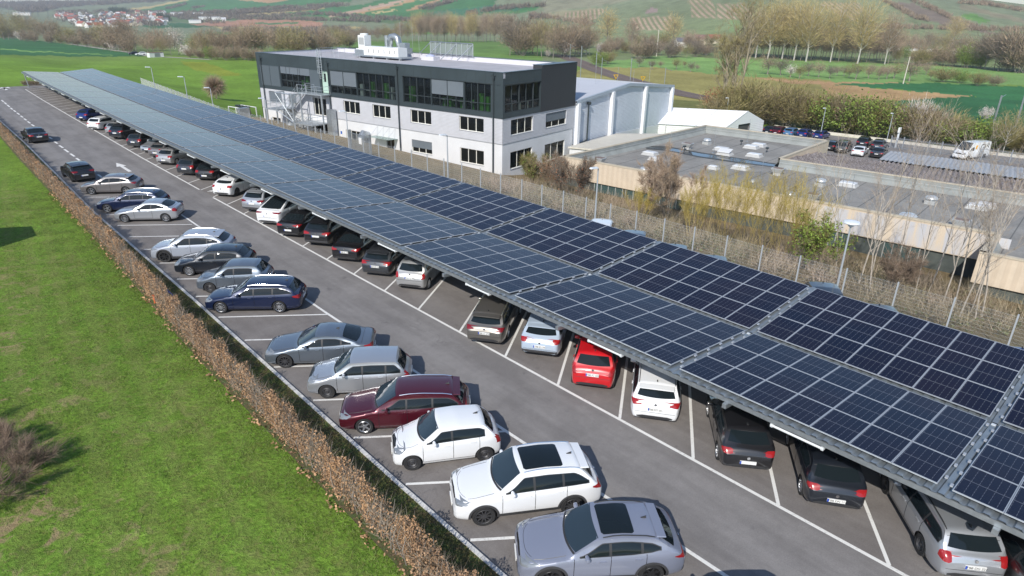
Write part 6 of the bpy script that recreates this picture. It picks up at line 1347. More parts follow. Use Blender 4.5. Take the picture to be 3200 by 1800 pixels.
for i, (x, y, S) in enumerate([(2265, 1115, S4b), (2560, 1200, S4b), (1612, 1180, S4b), (1030, 820, S5)]):
    q = at(*Z(x, y, S), zr_); mb = MB(); mb.tube([(q[0], q[1], zr_), (q[0], q[1], zr_+.45)], .05, 6); mb.box(q[0]-.18, q[0]+.18, q[1]-.14, q[1]+.14, zr_+.45, zr_+.65); tag(mb.build('vent_pipe', M_DFR), 'short black vent pipe on the flat hall roof', 'vent pipe', 'black vent pipes of the flat hall')
# --- old corrugated roofs beyond the parapet
def corr(name, P4, m, per, amp, parent):
    a, b_, c_, d_ = [np.array(p_, float) for p_ in P4]      # a-b along the near edge, d-c far edge
    n = int(np.linalg.norm(b_-a)/per*4); vs = []
    for i in range(n+1):
        t = i/n; h = amp*math.sin(i*math.pi/2+.3); p_ = a+(b_-a)*t; q = d_+(c_-d_)*t; vs += [(p_[0], p_[1], p_[2]+h), (q[0], q[1], q[2]+h)]
    mb = MB(); mb.add(vs, [(2*i, 2*i+2, 2*i+3, 2*i+1) for i in range(n)]); return mb.build(name, m, parent)
M_FIB = NT('fibre_cement'); N = M_FIB; g_ = N.n('NewGeometry'); n1 = N.noise(g_.outputs['Position'], 2.2, 6, .8, .4); n2 = N.noise(g_.outputs['Position'], .3, 4, .6)
c = N.mix(N.rng(n1, .38, .62), (.10, .075, .072, 1), (.46, .41, .39, 1)); N.l(N.mix(N.rng(n2, .4, .65, 0, .5), c, (.13, .105, .08, 1)), N.b.inputs['Base Color']); N.b.inputs['Roughness'].default_value = .95
sh1 = empty('old_shed', (70, 15, -6), 0, 'shed with weathered brown fibre cement roof behind the flat hall', 'shed')
a1 = at(*Z(0, 560, S5), -1.75); b1 = a1+np.append(dl*62, 0); d1_ = at(*Z(105, 450, S5), -2.3); c1_ = d1_+np.append(dl*58, 0)
a1 = np.array([*(E_+dw*.4+dl*.5), -1.7]); b1 = a1+np.append(dl*70, 0)
P4c = [a1, b1, None, None]; d1_ = at(2527, 472, -2.5); c1_ = d1_+(b1-a1)
corr('roof', [a1, b1, c1_, d1_], M_FIB.m, .5, .12, sh1)
mb = MB(); mb.add([(*d1_[:2], -2.6), (*c1_[:2], -2.6), (*c1_[:2], -6.2), (*d1_[:2], -6.2), (*a1[:2], -1.8), (*a1[:2], -6.2)], [(0, 3, 2, 1), (0, 4, 5, 3)]); mb.build('wall', M_BEIGE, sh1)
sh2 = empty('grey_shed', (85, 5, -6), 0, 'open shed with light grey corrugated sheet roof in front of the delivery van', 'shed')
a2 = at(*Z(905, 545, S5), -2.45); d2 = at(*Z(1042, 448, S5), -2.9); b2 = a2+np.append(dl*50, 0); c2 = d2+np.append(dl*50, 0)
corr('roof', [a2, b2, c2, d2], plain('grey_sheet', (.36, .37, .385), .10, .6, .5), .5, .05, sh2)
mb = MB(); mb.add([(*d2[:2], -3.0), (*c2[:2], -3.0), (*c2[:2], -6.1), (*d2[:2], -6.1), (*a2[:2], -2.6), (*a2[:2], -6.1)], [(0, 3, 2, 1), (0, 4, 5, 3)]); mb.build('wall', mat('shed_wall', (.25, .26, .27), .7), sh2)
# ================================================================ vegetation
WORLDPARTS = False
def arr_mesh(name, V_, nper, mats):
    """V_: (N*nper,3) array, every nper verts one face"""
    me = bpy.data.meshes.new(name); n = len(V_); V_ = np.ascontiguousarray(V_, dtype=np.float32)
    me.vertices.add(n); me.vertices.foreach_set('co', V_.ravel()); me.loops.add(n); me.loops.foreach_set('vertex_index', np.arange(n, dtype=np.int32))
    nf = n//nper; me.polygons.add(nf); me.polygons.foreach_set('loop_start', (np.arange(nf)*nper).astype(np.int32)); me.polygons.foreach_set('loop_total', np.full(nf, nper, np.int32))
    me.update(calc_edges=True); 
    for m_ in (mats if isinstance(mats, list) else [mats]): me.materials.append(m_)
    return me
def unit(v): return v/np.maximum(np.linalg.norm(v, axis=-1, keepdims=True), 1e-9)
def slivers(P, Dr, L, W_, R):
    n = len(P); Dr = unit(Dr); s = unit(np.cross(Dr, R.normal(size=(n, 3)))); L = np.broadcast_to(L, n)[:, None]; W_ = np.broadcast_to(W_, n)[:, None]
    return np.stack([P-s*W_/2, P+s*W_/2, P+Dr*L], 1).reshape(-1, 3)
def leaves(P, size, R, flat=0.):
    n = len(P); a = R.normal(size=(n, 3)); a[:, 2] *= (1-flat); a = unit(a); b_ = unit(np.cross(a, R.normal(size=(n, 3)))); s = (np.broadcast_to(size, n)*R.uniform(.6, 1.4, n))[:, None]
    return np.stack([P-a*s*.5-b_*s*.32, P+a*s*.5-b_*s*.30, P+a*s*.5+b_*s*.30, P-a*s*.5+b_*s*.32], 1).reshape(-1, 3)
def leafm(name, c, c2, var=.35, rough=.8, trans=0.):
    if name in MATS: return MATS[name]
    N = NT(name); g = N.n('NewGeometry'); r = g.outputs['Random Per Island']; nz = N.noise(g.outputs['Position'], .25, 3, .6)
    c_ = N.mix(N.rng(nz, .38, .62, 0, 1), c+(1,), c2+(1,)); vs = N.n('VectorMath', operation='SCALE'); N.l(c_, vs.inputs[0]); N.l(N.rng(r, 0, 1, 1-var, 1+var), vs.inputs['Scale'])
    N.l(vs.outputs[0], N.b.inputs['Base Color']); N.b.inputs['Roughness'].default_value = rough; N.b.inputs['Specular IOR Level'].default_value = .15; return N.m
LF = dict(brown=leafm('twig_brown', (.31, .235, .165), (.25, .195, .14)), olive=leafm('twig_olive', (.30, .26, .11), (.26, .21, .12)), pink=leafm('twig_pinkish', (.38, .28, .21), (.33, .25, .17)), yellow=leafm('twig_yellow', (.48, .38, .17), (.42, .33, .17)),
          green=leafm('leaf_spring_green', (.19, .26, .05), (.14, .19, .05)), dgreen=leafm('leaf_dark_green', (.035, .055, .025), (.05, .07, .03)), mix=leafm('twig_green_brown', (.21, .19, .07), (.26, .21, .11)), blossom=leafm('blossom_white', (.66, .62, .58), (.50, .42, .36), .2), dark=leafm('twig_dark', (.17, .14, .115), (.21, .17, .13)),
          rust=leafm('leaf_rust', (.30, .13, .065), (.24, .12, .07)), redtwig=leafm('twig_red', (.28, .205, .15), (.21, .16, .12)), willow=leafm('twig_willow', (.42, .33, .09), (.34, .27, .11)))
BARK = mat('bark_grey', (.24, .21, .18), .9, noise=.25, nscale=4); BARKP = mat('bark_pale', (.47, .44, .40), .9, noise=.2, nscale=4); BARKS = mat('bark_sapling', (.40, .355, .30), .9, noise=.25, nscale=3); BARKD = mat('bark_dark', (.10, .085, .07), .9)
TV = {}
def tree_kind(kind, var):
    key = (kind, var)
    if key in TV: return TV[key]
    R = np.random.RandomState(hash(kind) % 1000 + var*17 if False else sum(map(ord, kind))*7+var*17); rr = random.Random(sum(map(ord, kind))+var)
    mb = MB(); pts = []; dirs = []
    if kind == 'broad': h0, nl, spread, n_s, sw, sl_ = .20, 14, .42, 2200, .0075, .085
    elif kind == 'tall': h0, nl, spread, n_s, sw, sl_ = .18, 14, .25, 2100, .006, .085
    elif kind == 'poplar': h0, nl, spread, n_s, sw, sl_ = .20, 26, .24, 5200, .0036, .085
    elif kind == 'shrub': h0, nl, spread, n_s, sw, sl_ = .0, 16, .62, 2600, .013, .15
    elif kind == 'orchard': h0, nl, spread, n_s, sw, sl_ = .22, 12, .46, 1100, .012, .12
    ends = []
    th = 1.0 if kind in ('poplar', 'tall') else .75
    tr = [(0, 0, 0)]; x = y = 0.
    for i in range(1, 6): x += rr.uniform(-.015, .015); y += rr.uniform(-.015, .015); tr.append((x, y, th*i/5*.9))
    if kind != 'shrub': mb.tube(tr, [.013, .011, .009, .007, .004, .002] if kind != 'orchard' else [.035, .028, .02, .014, .009, .004], 5)
    def tpos(z): t = min(max(z/(th*.9)*5, 0), 4.99); i = int(t); f = t-i; a, b_ = np.array(tr[i]), np.array(tr[i+1]); return a*(1-f)+b_*f
    for i in range(nl):
        a = i*2.4+rr.uniform(-.4, .4); 
        if kind == 'shrub': p0 = np.array([rr.uniform(-.12, .12), rr.uniform(-.12, .12), 0]); r = spread*math.sqrt(rr.random()); q = np.array([r*math.cos(a), r*math.sin(a), .45+.5*math.sqrt(max(0, 1-(r/spread)**2))*rr.uniform(.75, 1)])
        else:
            f = (i+.5)/nl; z0 = h0+(th*.82-h0)*f*.75; p0 = tpos(z0); top = {'poplar': .42+.58*f, 'tall': .42+.56*f, 'broad': .45+.5*f, 'orchard': .5+.42*f}[kind]*rr.uniform(.9, 1.04)
            r = spread*math.sin(math.pi*min(.95, .25+.62*f if kind != 'poplar' else .16+.58*f))*rr.uniform(.6, 1.05); q = np.array([r*math.cos(a), r*math.sin(a), top])
        mid = (p0+q)/2+np.array([math.cos(a), math.sin(a), -.6])*.05*rr.random(); r0 = .0055 if kind != 'orchard' else .013
        mb.tube([p0, mid, q], [r0, r0*.6, r0*.2], 4, cap=False); ends.append((p0, mid, q))
    K = n_s//nl
    for p0, mid, q in ends:
        t = R.uniform(.25, 1.05, K)[:, None]; base = np.where(t < .5, p0+(mid-p0)*t*2, mid+(q-mid)*(t-.5)*2); cr = .10 if kind not in ('shrub', 'orchard') else .14
        off = R.normal(size=(K, 3))*cr*np.array([1, 1, .8])*(.35+.65*t); P = base+off*.75; d = off*2.2+(q-p0)*.35+np.array([0, 0, .14 if kind != 'orchard' else .05]); pts.append(P); dirs.append(d)
    P = np.concatenate(pts); d = np.concatenate(dirs); P[:, 2] = np.maximum(P[:, 2], .02)
    V_ = slivers(P, d, sl_*R.uniform(.5, 1.3, len(P)), sw*R.uniform(.6, 1.3, len(P)), R)
    V_[:, 2] = np.maximum(V_[:, 2], .005)
    crown = arr_mesh(kind+'_crown', V_, 3, LF['brown']); trunk = mb.mesh(kind+'_trunk', [BARK]) if mb.v else None
    Pl = P+R.normal(size=P.shape)*.02; bl = arr_mesh(kind+'_bloom', leaves(Pl, sw*3.0, R), 4, LF['blossom'])
    TV[key] = (trunk, crown, bl); return TV[key]
TCOUNT = 0
def tree(kind, col, x, y, h, label, group, wide=1.0, bark=None, leaf=False, z=None, name=None, cat=None, tilt=0):
    global TCOUNT
    TCOUNT += 1; tr, cr, bl = tree_kind(kind, TCOUNT*7 % 4)
    nm = name or ('shrub' if kind == 'shrub' else 'tree'); z = ter(x, y) if z is None else z
    r = empty(nm, (x, y, z-.02*h*0), random.uniform(0, 6.28), label, cat or nm, group); r.scale = (h*wide, h*wide, h)
    if tilt: r.rotation_euler[0] = tilt
    if tr: o = mk('trunk' if kind != 'shrub' else 'stems', tr, r); slot(o, bark or BARK)
    o = mk('crown', bl if leaf else cr, r); slot(o, LF[col]); return r
def tree_px(kind, col, px, py, ptop, label, group, **kw):
    q, w = ground(px, py); h = (py-ptop)*w/CF*1.03; return tree(kind, col, q[0], q[1], max(h, .5), label, group, z=q[2], **kw)
rr = random.Random(21)
def belt(line, n, htop, kinds, cols, label, group, jit=6, wide=(.8, 1.15), bark=None, labels=None):
    xs = [q[0] for q in line]; ys = [q[1] for q in line]
    for i in range(n):
        px = xs[0]+(xs[-1]-xs[0])*(i+.5+rr.uniform(-.35, .35))/n; py = float(np.interp(px, xs, ys))+rr.uniform(-jit, jit*.4)
        tp = htop(px) if callable(htop) else htop; c = rr.choice(cols)
        lb = label % {'brown': 'brown', 'olive': 'olive tinted', 'pink': 'pinkish brown', 'yellow': 'yellowish', 'green': 'fresh green', 'mix': 'green brown', 'dark': 'dark', 'blossom': 'white flowering', 'dgreen': 'dark evergreen', 'rust': 'rust brown', 'willow': 'golden'}[c]
        tree_px(rr.choice(kinds), c, px, py, py-(py-tp)*rr.uniform(.72, 1.08), lb, group, wide=rr.uniform(*wide), leaf=(c in ('blossom',)), bark=bark)
# far left belt and belt beyond the meadow
belt([(-20, 120), (150, 130), (240, 142), (330, 155), (420, 166)], 20, lambda x: float(np.interp(x, [0, 60, 150, 200, 260, 320, 420], [38, 42, 46, 70, 90, 75, 66])), ['broad', 'broad', 'tall'], ['brown', 'olive', 'brown', 'olive'], 'bare %s tree in the belt beyond the green crop field', 'trees beyond the crop field', jit=5, wide=(.85, 1.2))
belt([(0, 123), (200, 138), (420, 166)], 16, lambda x: float(np.interp(x, [0, 200, 420], [85, 105, 125])), ['shrub'], ['brown', 'brown', 'mix', 'brown', 'blossom'], 'low %s shrub under the tree belt by the crop field', 'shrubs beyond the crop field', jit=3)
belt([(330, 158), (470, 172), (540, 174)], 9, lambda x: float(np.interp(x, [330, 400, 450, 480, 540], [92, 92, 90, 98, 105])), ['broad'], ['olive', 'olive', 'yellow', 'brown', 'pink'], 'bare %s tree in the belt behind the white box', 'trees behind the field track', jit=3)
tree_px('broad', 'blossom', 560, 172, 88, 'white flowering tree leaning right behind the field track', 'blossoming trees', wide=.8, leaf=True, tilt=rad(4)); tree_px('shrub', 'blossom', 585, 174, 140, 'low white blossom spreading right of the leaning flowering tree', 'blossoming trees', wide=1.2, leaf=True)
tree_px('shrub', 'pink', 495, 160, 94, 'pale pinkish bushy tree left of the white flowering tree', 'trees behind the field track', wide=.8)
belt([(600, 178), (700, 184), (830, 188)], 15, lambda x: float(np.interp(x, [600, 660, 740, 830, 900], [120, 82, 80, 82, 98])), ['tall', 'broad', 'broad'], ['brown', 'brown', 'olive', 'pink'], 'bare %s tree at the meadow edge left of the office', 'trees left of the office', jit=5)
belt([(590, 182), (700, 188), (830, 190)], 12, lambda x: 150, ['shrub'], ['brown', 'brown', 'brown', 'green', 'pink'], 'low %s shrub at the meadow edge left of the office', 'shrubs left of the office', jit=3)
belt([(830, 172), (1000, 168), (1100, 150)], 14, lambda x: float(np.interp(x, [830, 1000, 1100], [84, 96, 100])), ['broad', 'tall', 'shrub'], ['brown', 'brown', 'olive', 'pink'], 'bare %s tree showing over the office roof, left part', 'trees behind the office')
belt([(1000, 128), (1290, 134)], 14, lambda x: float(np.interp(x, [1000, 1290], [84, 70])), ['broad', 'tall'], ['brown', 'brown', 'pink', 'olive'], 'small bare %s tree far beyond the office roof', 'far trees behind the office', jit=4)
belt([(1290, 131), (1600, 132)], 30, lambda x: float(np.interp(x, [1290, 1330, 1400, 1600], [38, 44, 46, 52])), ['tall', 'tall', 'poplar'], ['pink', 'pink', 'brown', 'yellow'], 'slender bare %s tree in the row above the office roof', 'slender trees above the office', jit=3, wide=(.7, 1.0))
belt([(1590, 170), (1700, 180), (1850, 176)], 16, lambda x: float(np.interp(x, [1590, 1640, 1700, 1850], [60, 56, 62, 80])), ['broad', 'shrub', 'broad'], ['brown', 'brown', 'olive', 'dark'], 'bare %s tree in the clump behind the dark end block', 'trees behind the end block', jit=10)
tree_px('broad', 'blossom', 1762, 180, 128, 'big white flowering tree left of the railway bend', 'blossoming trees', wide=1.1, leaf=True); tree_px('shrub', 'blossom', 1712, 178, 157, 'small round white blossom left of the big flowering tree', 'blossoming trees', wide=.8, leaf=True)
tree_px('shrub', 'green', 1870, 206, 165, 'round fresh green bush at the railway bend', 'shrubs at the railway bend', wide=1.25); tree_px('shrub', 'mix', 1900, 200, 160, 'green brown bush right of the round green one', 'shrubs at the railway bend', wide=1.1)
belt([(1860, 170), (2000, 182), (2200, 178), (2330, 176)], 26, lambda x: float(np.interp(x, [1860, 2330], [128, 130])), ['shrub', 'broad', 'shrub'], ['brown', 'mix', 'brown', 'dark', 'blossom', 'pink'], '%s bush in the thicket beyond the orchard meadow', 'thicket beyond the orchard meadow', jit=14)
for px, py, tp, c, lb in [(1820, 150, 44, 'pink', 'tall pinkish tree above the railway bend'), (1897, 150, 40, 'yellow', 'tall yellowish tree above the round green bush'), (1975, 152, 62, 'pink', 'thin bare tree between two yellowish ones'), (2098, 150, 50, 'yellow', 'yellowish tree on the vineyard side of the white pole')]:
    tree_px('tall', c, px, py, tp, lb, 'tall trees below the vineyards', wide=1.15)
belt([(1900, 152), (2350, 150)], 18, lambda x: 104, ['broad', 'shrub'], ['brown', 'pink', 'mix', 'brown'], 'distant %s tree below the vineyard hill', 'trees below the vineyards', jit=8)
# the big poplars
for px, py, tp, w_, lb in [(2360, 182, 40, 1.0, 'leftmost tall poplar of the row, partly behind its neighbour'), (2398, 186, 20, 1.15, 'tall yellow poplar second from the left of the row'), (2443, 186, 16, 1.2, 'tall yellow poplar in the dense part of the row'), (2480, 190, 18, 1.1, 'tall yellow poplar between two pale trunks of the dense part'), (2518, 194, 24, 1.25, 'tall yellow poplar ending the dense part of the row'), (2594, 195, 22, .95, 'free standing poplar with white trunk right of the dense part'), (2679, 200, 20, 1.15, 'poplar with forked white trunk and broad yellow crown'), (2764, 202, 52, .9, 'rightmost poplar of the row, shorter and browner'), (2975, 140, 62, 1.25, 'lone yellow tree standing over the wood on the right')]:
    tree_px('poplar', 'yellow' if px != 2764 else 'pink', px, py, tp, lb, 'tall poplars', wide=w_*.95, bark=BARKP, name='poplar', cat='poplar')
belt([(2330, 178), (2600, 190), (2800, 198)], 48, lambda x: float(np.interp(x, [2330, 2500, 2800], [62, 70, 100])), ['tall', 'tall', 'broad'], ['pink', 'brown', 'dark', 'pink'], 'thin bare %s tree under the tall poplars', 'undergrowth trees below the poplars', jit=10, wide=(.7, 1.0))
belt([(2700, 170), (3240, 190)], 30, lambda x: float(np.interp(x, [2700, 2950, 3060, 3120, 3240], [108, 104, 118, 98, 96])), ['broad', 'tall'], ['pink', 'brown', 'brown', 'olive'], 'bare %s tree in the wood on the right', 'wood on the right', jit=16)
belt([(3050, 215), (3240, 232)], 9, lambda x: 105, ['broad', 'shrub'], ['dark', 'brown', 'dark'], 'dark %s tree at the right picture edge', 'dark trees at the right edge', jit=5)
belt([(2780, 200), (3060, 214)], 16, lambda x: 150, ['shrub', 'tall'], ['brown', 'mix', 'green', 'pink'], '%s bush at the foot of the wood on the right', 'bushes at the foot of the wood', jit=5)
# orchard trees, singly as surveyed
OX = [(510, 600, 480), (615, 606, 490), (765, 632, 545), (838, 612, 520), (920, 622, 525), (1010, 632, 545), (1068, 612, 548), (1125, 612, 545), (1165, 625, 560), (1218, 640, 525), (1320, 632, 545), (1345, 600, 530), (1405, 642, 560), (1440, 612, 540), (1470, 638, 545), (1527, 632, 535), (1650, 655, 520), (1785, 602, 520), (1822, 642, 575)]
for i, (x, y, t) in enumerate(OX): tree_px('orchard', rr.choice(['dark', 'brown', 'pink', 'mix']), *Z(x, y, (2200, 0, 2.576)), (y-(y-t)*1.25)/2.576, 'small bare fruit tree on the orchard meadow below the poplars', 'orchard trees', wide=rr.uniform(.9, 1.2))
tree_px('orchard', 'blossom', *Z(695, 622, (2200, 0, 2.576)), 528/2.576, 'white flowering fruit tree on the orchard meadow', 'blossoming trees', leaf=True, wide=1.1)
for x, y, t in [(765, 540, 450), (870, 560, 480), (940, 545, 490), (1065, 560, 470), (1180, 580, 500), (1230, 570, 520), (1130, 545, 490)]: tree_px('orchard', rr.choice(['dark', 'brown', 'mix']), *Z(x, y, (1700, 0, 2.576)), t/2.576, 'bare fruit tree on the meadow behind the large bare tree', 'orchard trees near the railway', wide=1.1)
for x, y, t, c, lb in [(1910, 660, 545, 'mix', 'brownish bush left of the green one in the field corner'), (2060, 670, 575, 'green', 'green bush in the field corner on the right'), (2200, 690, 590, 'mix', 'low bush right of the green one in the field corner'), (2330, 690, 610, 'brown', 'last low bush of the field corner group')]: tree_px('shrub', c, *Z(x, y, (2200, 0, 2.576)), t/2.576, lb, 'bushes in the field corner', wide=1.4)
# embankment thicket behind the back lot
E0 = [(2240, 392), (2386, 392), (2500, 404), (2666, 420), (2976, 456), (3250, 486)]
def etop(x): return float(np.interp(x, [2240, 2330, 2450, 2560, 2640, 2700, 2850, 2950, 3000, 3100, 3240], [285, 262, 258, 275, 305, 310, 318, 345, 350, 385, 390]))
belt(E0, 30, etop, ['shrub', 'shrub', 'broad'], ['mix', 'brown', 'olive', 'mix'], '%s bush in the thicket behind the back car park', 'thicket behind the back car park', jit=6, wide=(.9, 1.3))
belt([(q[0], q[1]-6) for q in E0], 24, lambda x: etop(x)+25, ['shrub'], ['mix', 'brown', 'mix'], 'lower %s bush in the thicket behind the back car park', 'lower bushes behind the back car park', jit=4, wide=(.9, 1.2))
for px, py, tp, c, lb, lf in [(2690, 424, 305, 'green', 'large fresh green bush in the middle of the thicket', 1), (2740, 430, 318, 'green', 'fresh green bush right beside the large one', 1), (2960, 454, 362, 'green', 'fresh green bush below the right mast', 1), (3062, 468, 372, 'green', 'fresh green bush near the delivery van', 1), (2852, 440, 318, 'blossom', 'sparse white flowering bush between the green bushes', 0), (3078, 375, 335, 'blossom', 'white flowering bush at the foot of the catenary mast', 1), (2600, 412, 292, 'green', 'greenish bush left of the large green one', 1)]:
    tree_px('shrub', c, px, py, tp, lb, 'coloured bushes of the thicket', wide=1.15 if c == 'green' else .8, leaf=bool(lf))
# large bare tree with rust coloured bush at its foot
BIGT = [(2283, 345, 82, 'large spreading bare tree right of the marquee', 201, 3), (2262, 345, 150, 'second bare tree growing close left of the large spreading one', 203, 2)]
for px, py, tp, lb in [(2240, 350, 280, 'rust leaved oak bush left of the big bare tree foot'), (2310, 360, 292, 'rust leaved oak bush right of the big bare tree foot')]: tree_px('shrub', 'rust', px, py, tp, lb, 'rust leaved bushes', wide=1.3, leaf=True)
tree_px('broad', 'olive', 3130, 486, 345, 'bare yellowish roadside tree behind the delivery van', None, wide=.85, bark=BARKP)
# ball shaped tree left of the office
q, w = ground(677, 309); R = np.random.RandomState(3); bt = empty('tree', tuple(q), 0, 'small round ball headed bare tree on the lawn left of the office', 'tree')
hgt = (309-228)*w/CF; mb = MB(); mb.tube([(0, 0, 0), (.05, 0, hgt*.3), (0, 0, hgt*.45)], [.13, .10, .08], 6); mb.build('trunk', BARK, bt)
c_ = np.array([0, 0, hgt*.60]); d = unit(R.normal(size=(2600, 3))); V_ = slivers(np.tile(c_-[0, 0, hgt*.15], (2600, 1))+d*hgt*.12, d+[0, 0, .15], hgt*.44*R.uniform(.6, 1.05, 2600), .05, R); mk('crown', arr_mesh('ball_crown', V_, 3, LF['pink']), bt)

# ---- nearer growth between fence and flat hall: real stems and fine twigs
def grow(seed, h, n_stem, spread, lean=.2, depth=3, r0=.05, kids=5, angle=.6, droop=0., basew=.15, gnarl=.12, twigs=9, tw=.012, tl=.5, start=.25):
    R = random.Random(seed); mb = MB(); TP = []; TD = []
    def br(p, d, L, r, lev):
        n = 5 if lev < 2 else 3; pts = [np.array(p)]; d = np.array(d)/np.linalg.norm(d)
        for i in range(n):
            d = d+np.array([R.gauss(0, gnarl), R.gauss(0, gnarl), R.gauss(0, gnarl*.5)+(.06 if lev else .0)-droop*lev*.05]); d /= np.linalg.norm(d); pts.append(pts[-1]+d*L/n)
        rad_ = [max(r*(1-.8*i/n), .004) for i in range(n+1)]
        mb.tube(pts, rad_, 5 if lev == 0 else 3, cap=False)
        if lev < depth:
            for k in range(kids if lev else int(kids*1.6)):
                t = start+(1-start)*(k+R.random())/(kids if lev else int(kids*1.6)); i = min(int(t*n), n-1); q = pts[i]+(pts[i+1]-pts[i])*(t*n-i); az_ = R.uniform(0, 6.28); a_ = angle*R.uniform(.6, 1.3)
                s = np.cross(d, [math.cos(az_), math.sin(az_), .3]); s /= max(np.linalg.norm(s), 1e-6); dd = d*math.cos(a_)+s*math.sin(a_)+np.array([0, 0, .12]); br(q, dd, L*R.uniform(.38, .6)*(1.1-.5*t), r*.5*(1-.5*t), lev+1)
        if lev >= depth-1:
            for k in range(twigs): t = R.random(); i = min(int(t*n), n-1); TP.append(pts[i]+(pts[i+1]-pts[i])*(t*n-i)); TD.append(d*.8+np.array([R.gauss(0, .5), R.gauss(0, .5), R.gauss(.1, .4)]))
    for s in range(n_stem):
        a = R.uniform(0, 6.28); rr_ = spread*math.sqrt(R.random()); l_ = lean*R.uniform(.3, 1.2)
        br((basew*math.cos(a)*rr_*3, basew*math.sin(a)*rr_*3, 0), (math.cos(a)*l_, math.sin(a)*l_, 1), h*R.uniform(.75, 1), r0*R.uniform(.7, 1.1), 0)
    RN = np.random.RandomState(seed); TP = np.array(TP); TD = np.array(TD)
    return mb, TP, slivers(TP, TD, tl*RN.uniform(.4, 1.2, len(TP)), tw, RN), RN
def near_plant(name, x, y, label, col, bark, seed, leafcol=None, leafn=0, leafs=.07, group=None, z=None, cat=None, **kw):
    mb, TP, S_, RN = grow(seed, **kw); r = empty(name, (x, y, ter(x, y) if z is None else z), 0, label, cat or name, group)
    mb.build('trunk' if name == 'tree' else 'stems', bark, r); mk('crown', arr_mesh('crown', S_, 3, LF[col]), r)
    if leafcol: P = TP[RN.randint(0, len(TP), leafn)]+RN.normal(size=(leafn, 3))*.16; mk('leaves', arr_mesh('leaves', leaves(P, leafs, RN), 4, LF[leafcol]), r)
    return r
def at_x(px, py, X_): d = ray(px, py); t = (X_-C0[0])/d[0]; return C0+d*t
def base_at(px, py): q, w = ground(px, py); return q
for px, py, tp, lb, sd_, ns_ in BIGT:
    q, w = ground(px, py); near_plant('tree', q[0], q[1], lb, 'olive', mat('bark_olive', (.27, .23, .16), .9), sd_, h=(py-tp)*w/CF*1.12, n_stem=ns_, spread=.5, lean=.34, depth=3, r0=.40, kids=6, angle=.66, twigs=5, tw=.05, tl=1.3, gnarl=.10, start=.24)
# green-brown bushes by the office corner, pink shrub, willows, saplings
for i, (px, ytop, X_, col, lc, lb) in enumerate([(1672, 498, 31, 'mix', 'green', 'bush with fresh green tips at the office corner'), (1740, 505, 31, 'brown', 'rust', 'brown bush between the green tipped one and the lamp'), (1810, 515, 30, 'dark', 'rust', 'rust speckled bush left of the lamp by the flat hall')]):
    q = at_x(px, ytop, X_); zb_ = ter(q[0], q[1]); near_plant('shrub', q[0], q[1], lb, col, BARK, 40+i, lc, 900, .10, 'bushes at the office corner', h=(q[2]-zb_)*1.0, n_stem=9, spread=1.0, lean=.45, depth=2, r0=.035, kids=6, angle=.5, twigs=16, tw=.02, tl=.6)
q = at_x(2110, 500, 31); near_plant('shrub', q[0], q[1], 'rounded pinkish twiggy shrub in front of the flat hall', 'pink', BARK, 51, None, 0, h=(q[2]-ter(q[0], q[1])), n_stem=9, spread=1.0, lean=.55, depth=3, r0=.04, kids=5, angle=.55, twigs=12, tw=.016, tl=.45)
for i, (px, ytop, X_, w_) in enumerate([(2000, 610, 28, 1), (2235, 545, 30, 1), (2300, 560, 29.5, 1), (2360, 575, 30, 1), (2480, 590, 29, 1), (2420, 575, 30.5, 1), (2540, 620, 28.5, 1), (2180, 620, 27, 1)]):
    q = at_x(px, ytop, X_); near_plant('shrub', q[0], q[1], 'tall golden willow bush of upright shoots in front of the beige wall', 'willow', LF['willow'], 60+i, None, 0, group='golden willow bushes', h=(q[2]-ter(q[0], q[1]))*1.02, n_stem=11, spread=1.2, lean=.38, depth=2, r0=.017, kids=4, angle=.25, twigs=9, tw=.010, tl=.7, gnarl=.06)
q = at_x(2560, 700, 27.5); near_plant('shrub', q[0], q[1], 'young fresh green bush left of the disc headed lamp', 'mix', BARK, 81, 'green', 2600, .11, h=(q[2]-ter(q[0], q[1]))*1.0, n_stem=7, spread=1.1, lean=.35, depth=2, r0=.03, kids=6, angle=.6, twigs=14, tw=.016, tl=.4)
for i, (px, ytop, X_) in enumerate([(2690, 520, 29), (2760, 575, 28), (2830, 455, 31), (2900, 430, 29), (2960, 560, 28), (3010, 500, 30), (3060, 600, 27.5), (3120, 540, 29), (3190, 520, 30), (3240, 480, 28), (2790, 640, 26), (3090, 690, 26), (3170, 640, 27)]):
    q = at_x(px, ytop, X_); zb_ = ter(q[0], q[1]); near_plant('tree', q[0], q[1], 'slender pale barked sapling in front of the flat hall on the right', 'pink', BARKS, 90+i, None, 0, group='pale barked saplings', h=(q[2]-zb_)*1.12, n_stem=1, spread=.4, lean=.12, depth=2, r0=.058, kids=7, angle=.60, twigs=8, tw=.008, tl=.45, gnarl=.06, start=.34)
q = at_x(2860, 660, 27); near_plant('shrub', q[0], q[1], 'tangle of reddish twigs between the saplings', 'redtwig', BARKD, 120, h=2.8, n_stem=8, spread=1, lean=.5, depth=2, r0=.03, kids=6, angle=.7, twigs=14, tw=.016, tl=.4)
q = at(-75, 1530); near_plant('shrub', q[0], q[1], 'reddish brown bare twigs reaching in at the left edge', 'redtwig', mat('red_bark', (.24, .16, .13), .9), 130, h=1.35, n_stem=26, spread=1.3, lean=1.7, depth=2, r0=.018, kids=6, angle=.5, twigs=11, tw=.007, tl=.45, basew=.25)
q = at(-85, 1385); near_plant('shrub', q[0], q[1], 'second clump of reddish bare twigs at the left edge above the first', 'redtwig', mat('red_bark', (.20, .125, .10), .9), 131, h=1.05, n_stem=18, spread=1.2, lean=1.7, depth=2, r0=.016, kids=6, angle=.5, twigs=10, tw=.007, tl=.45, basew=.25)
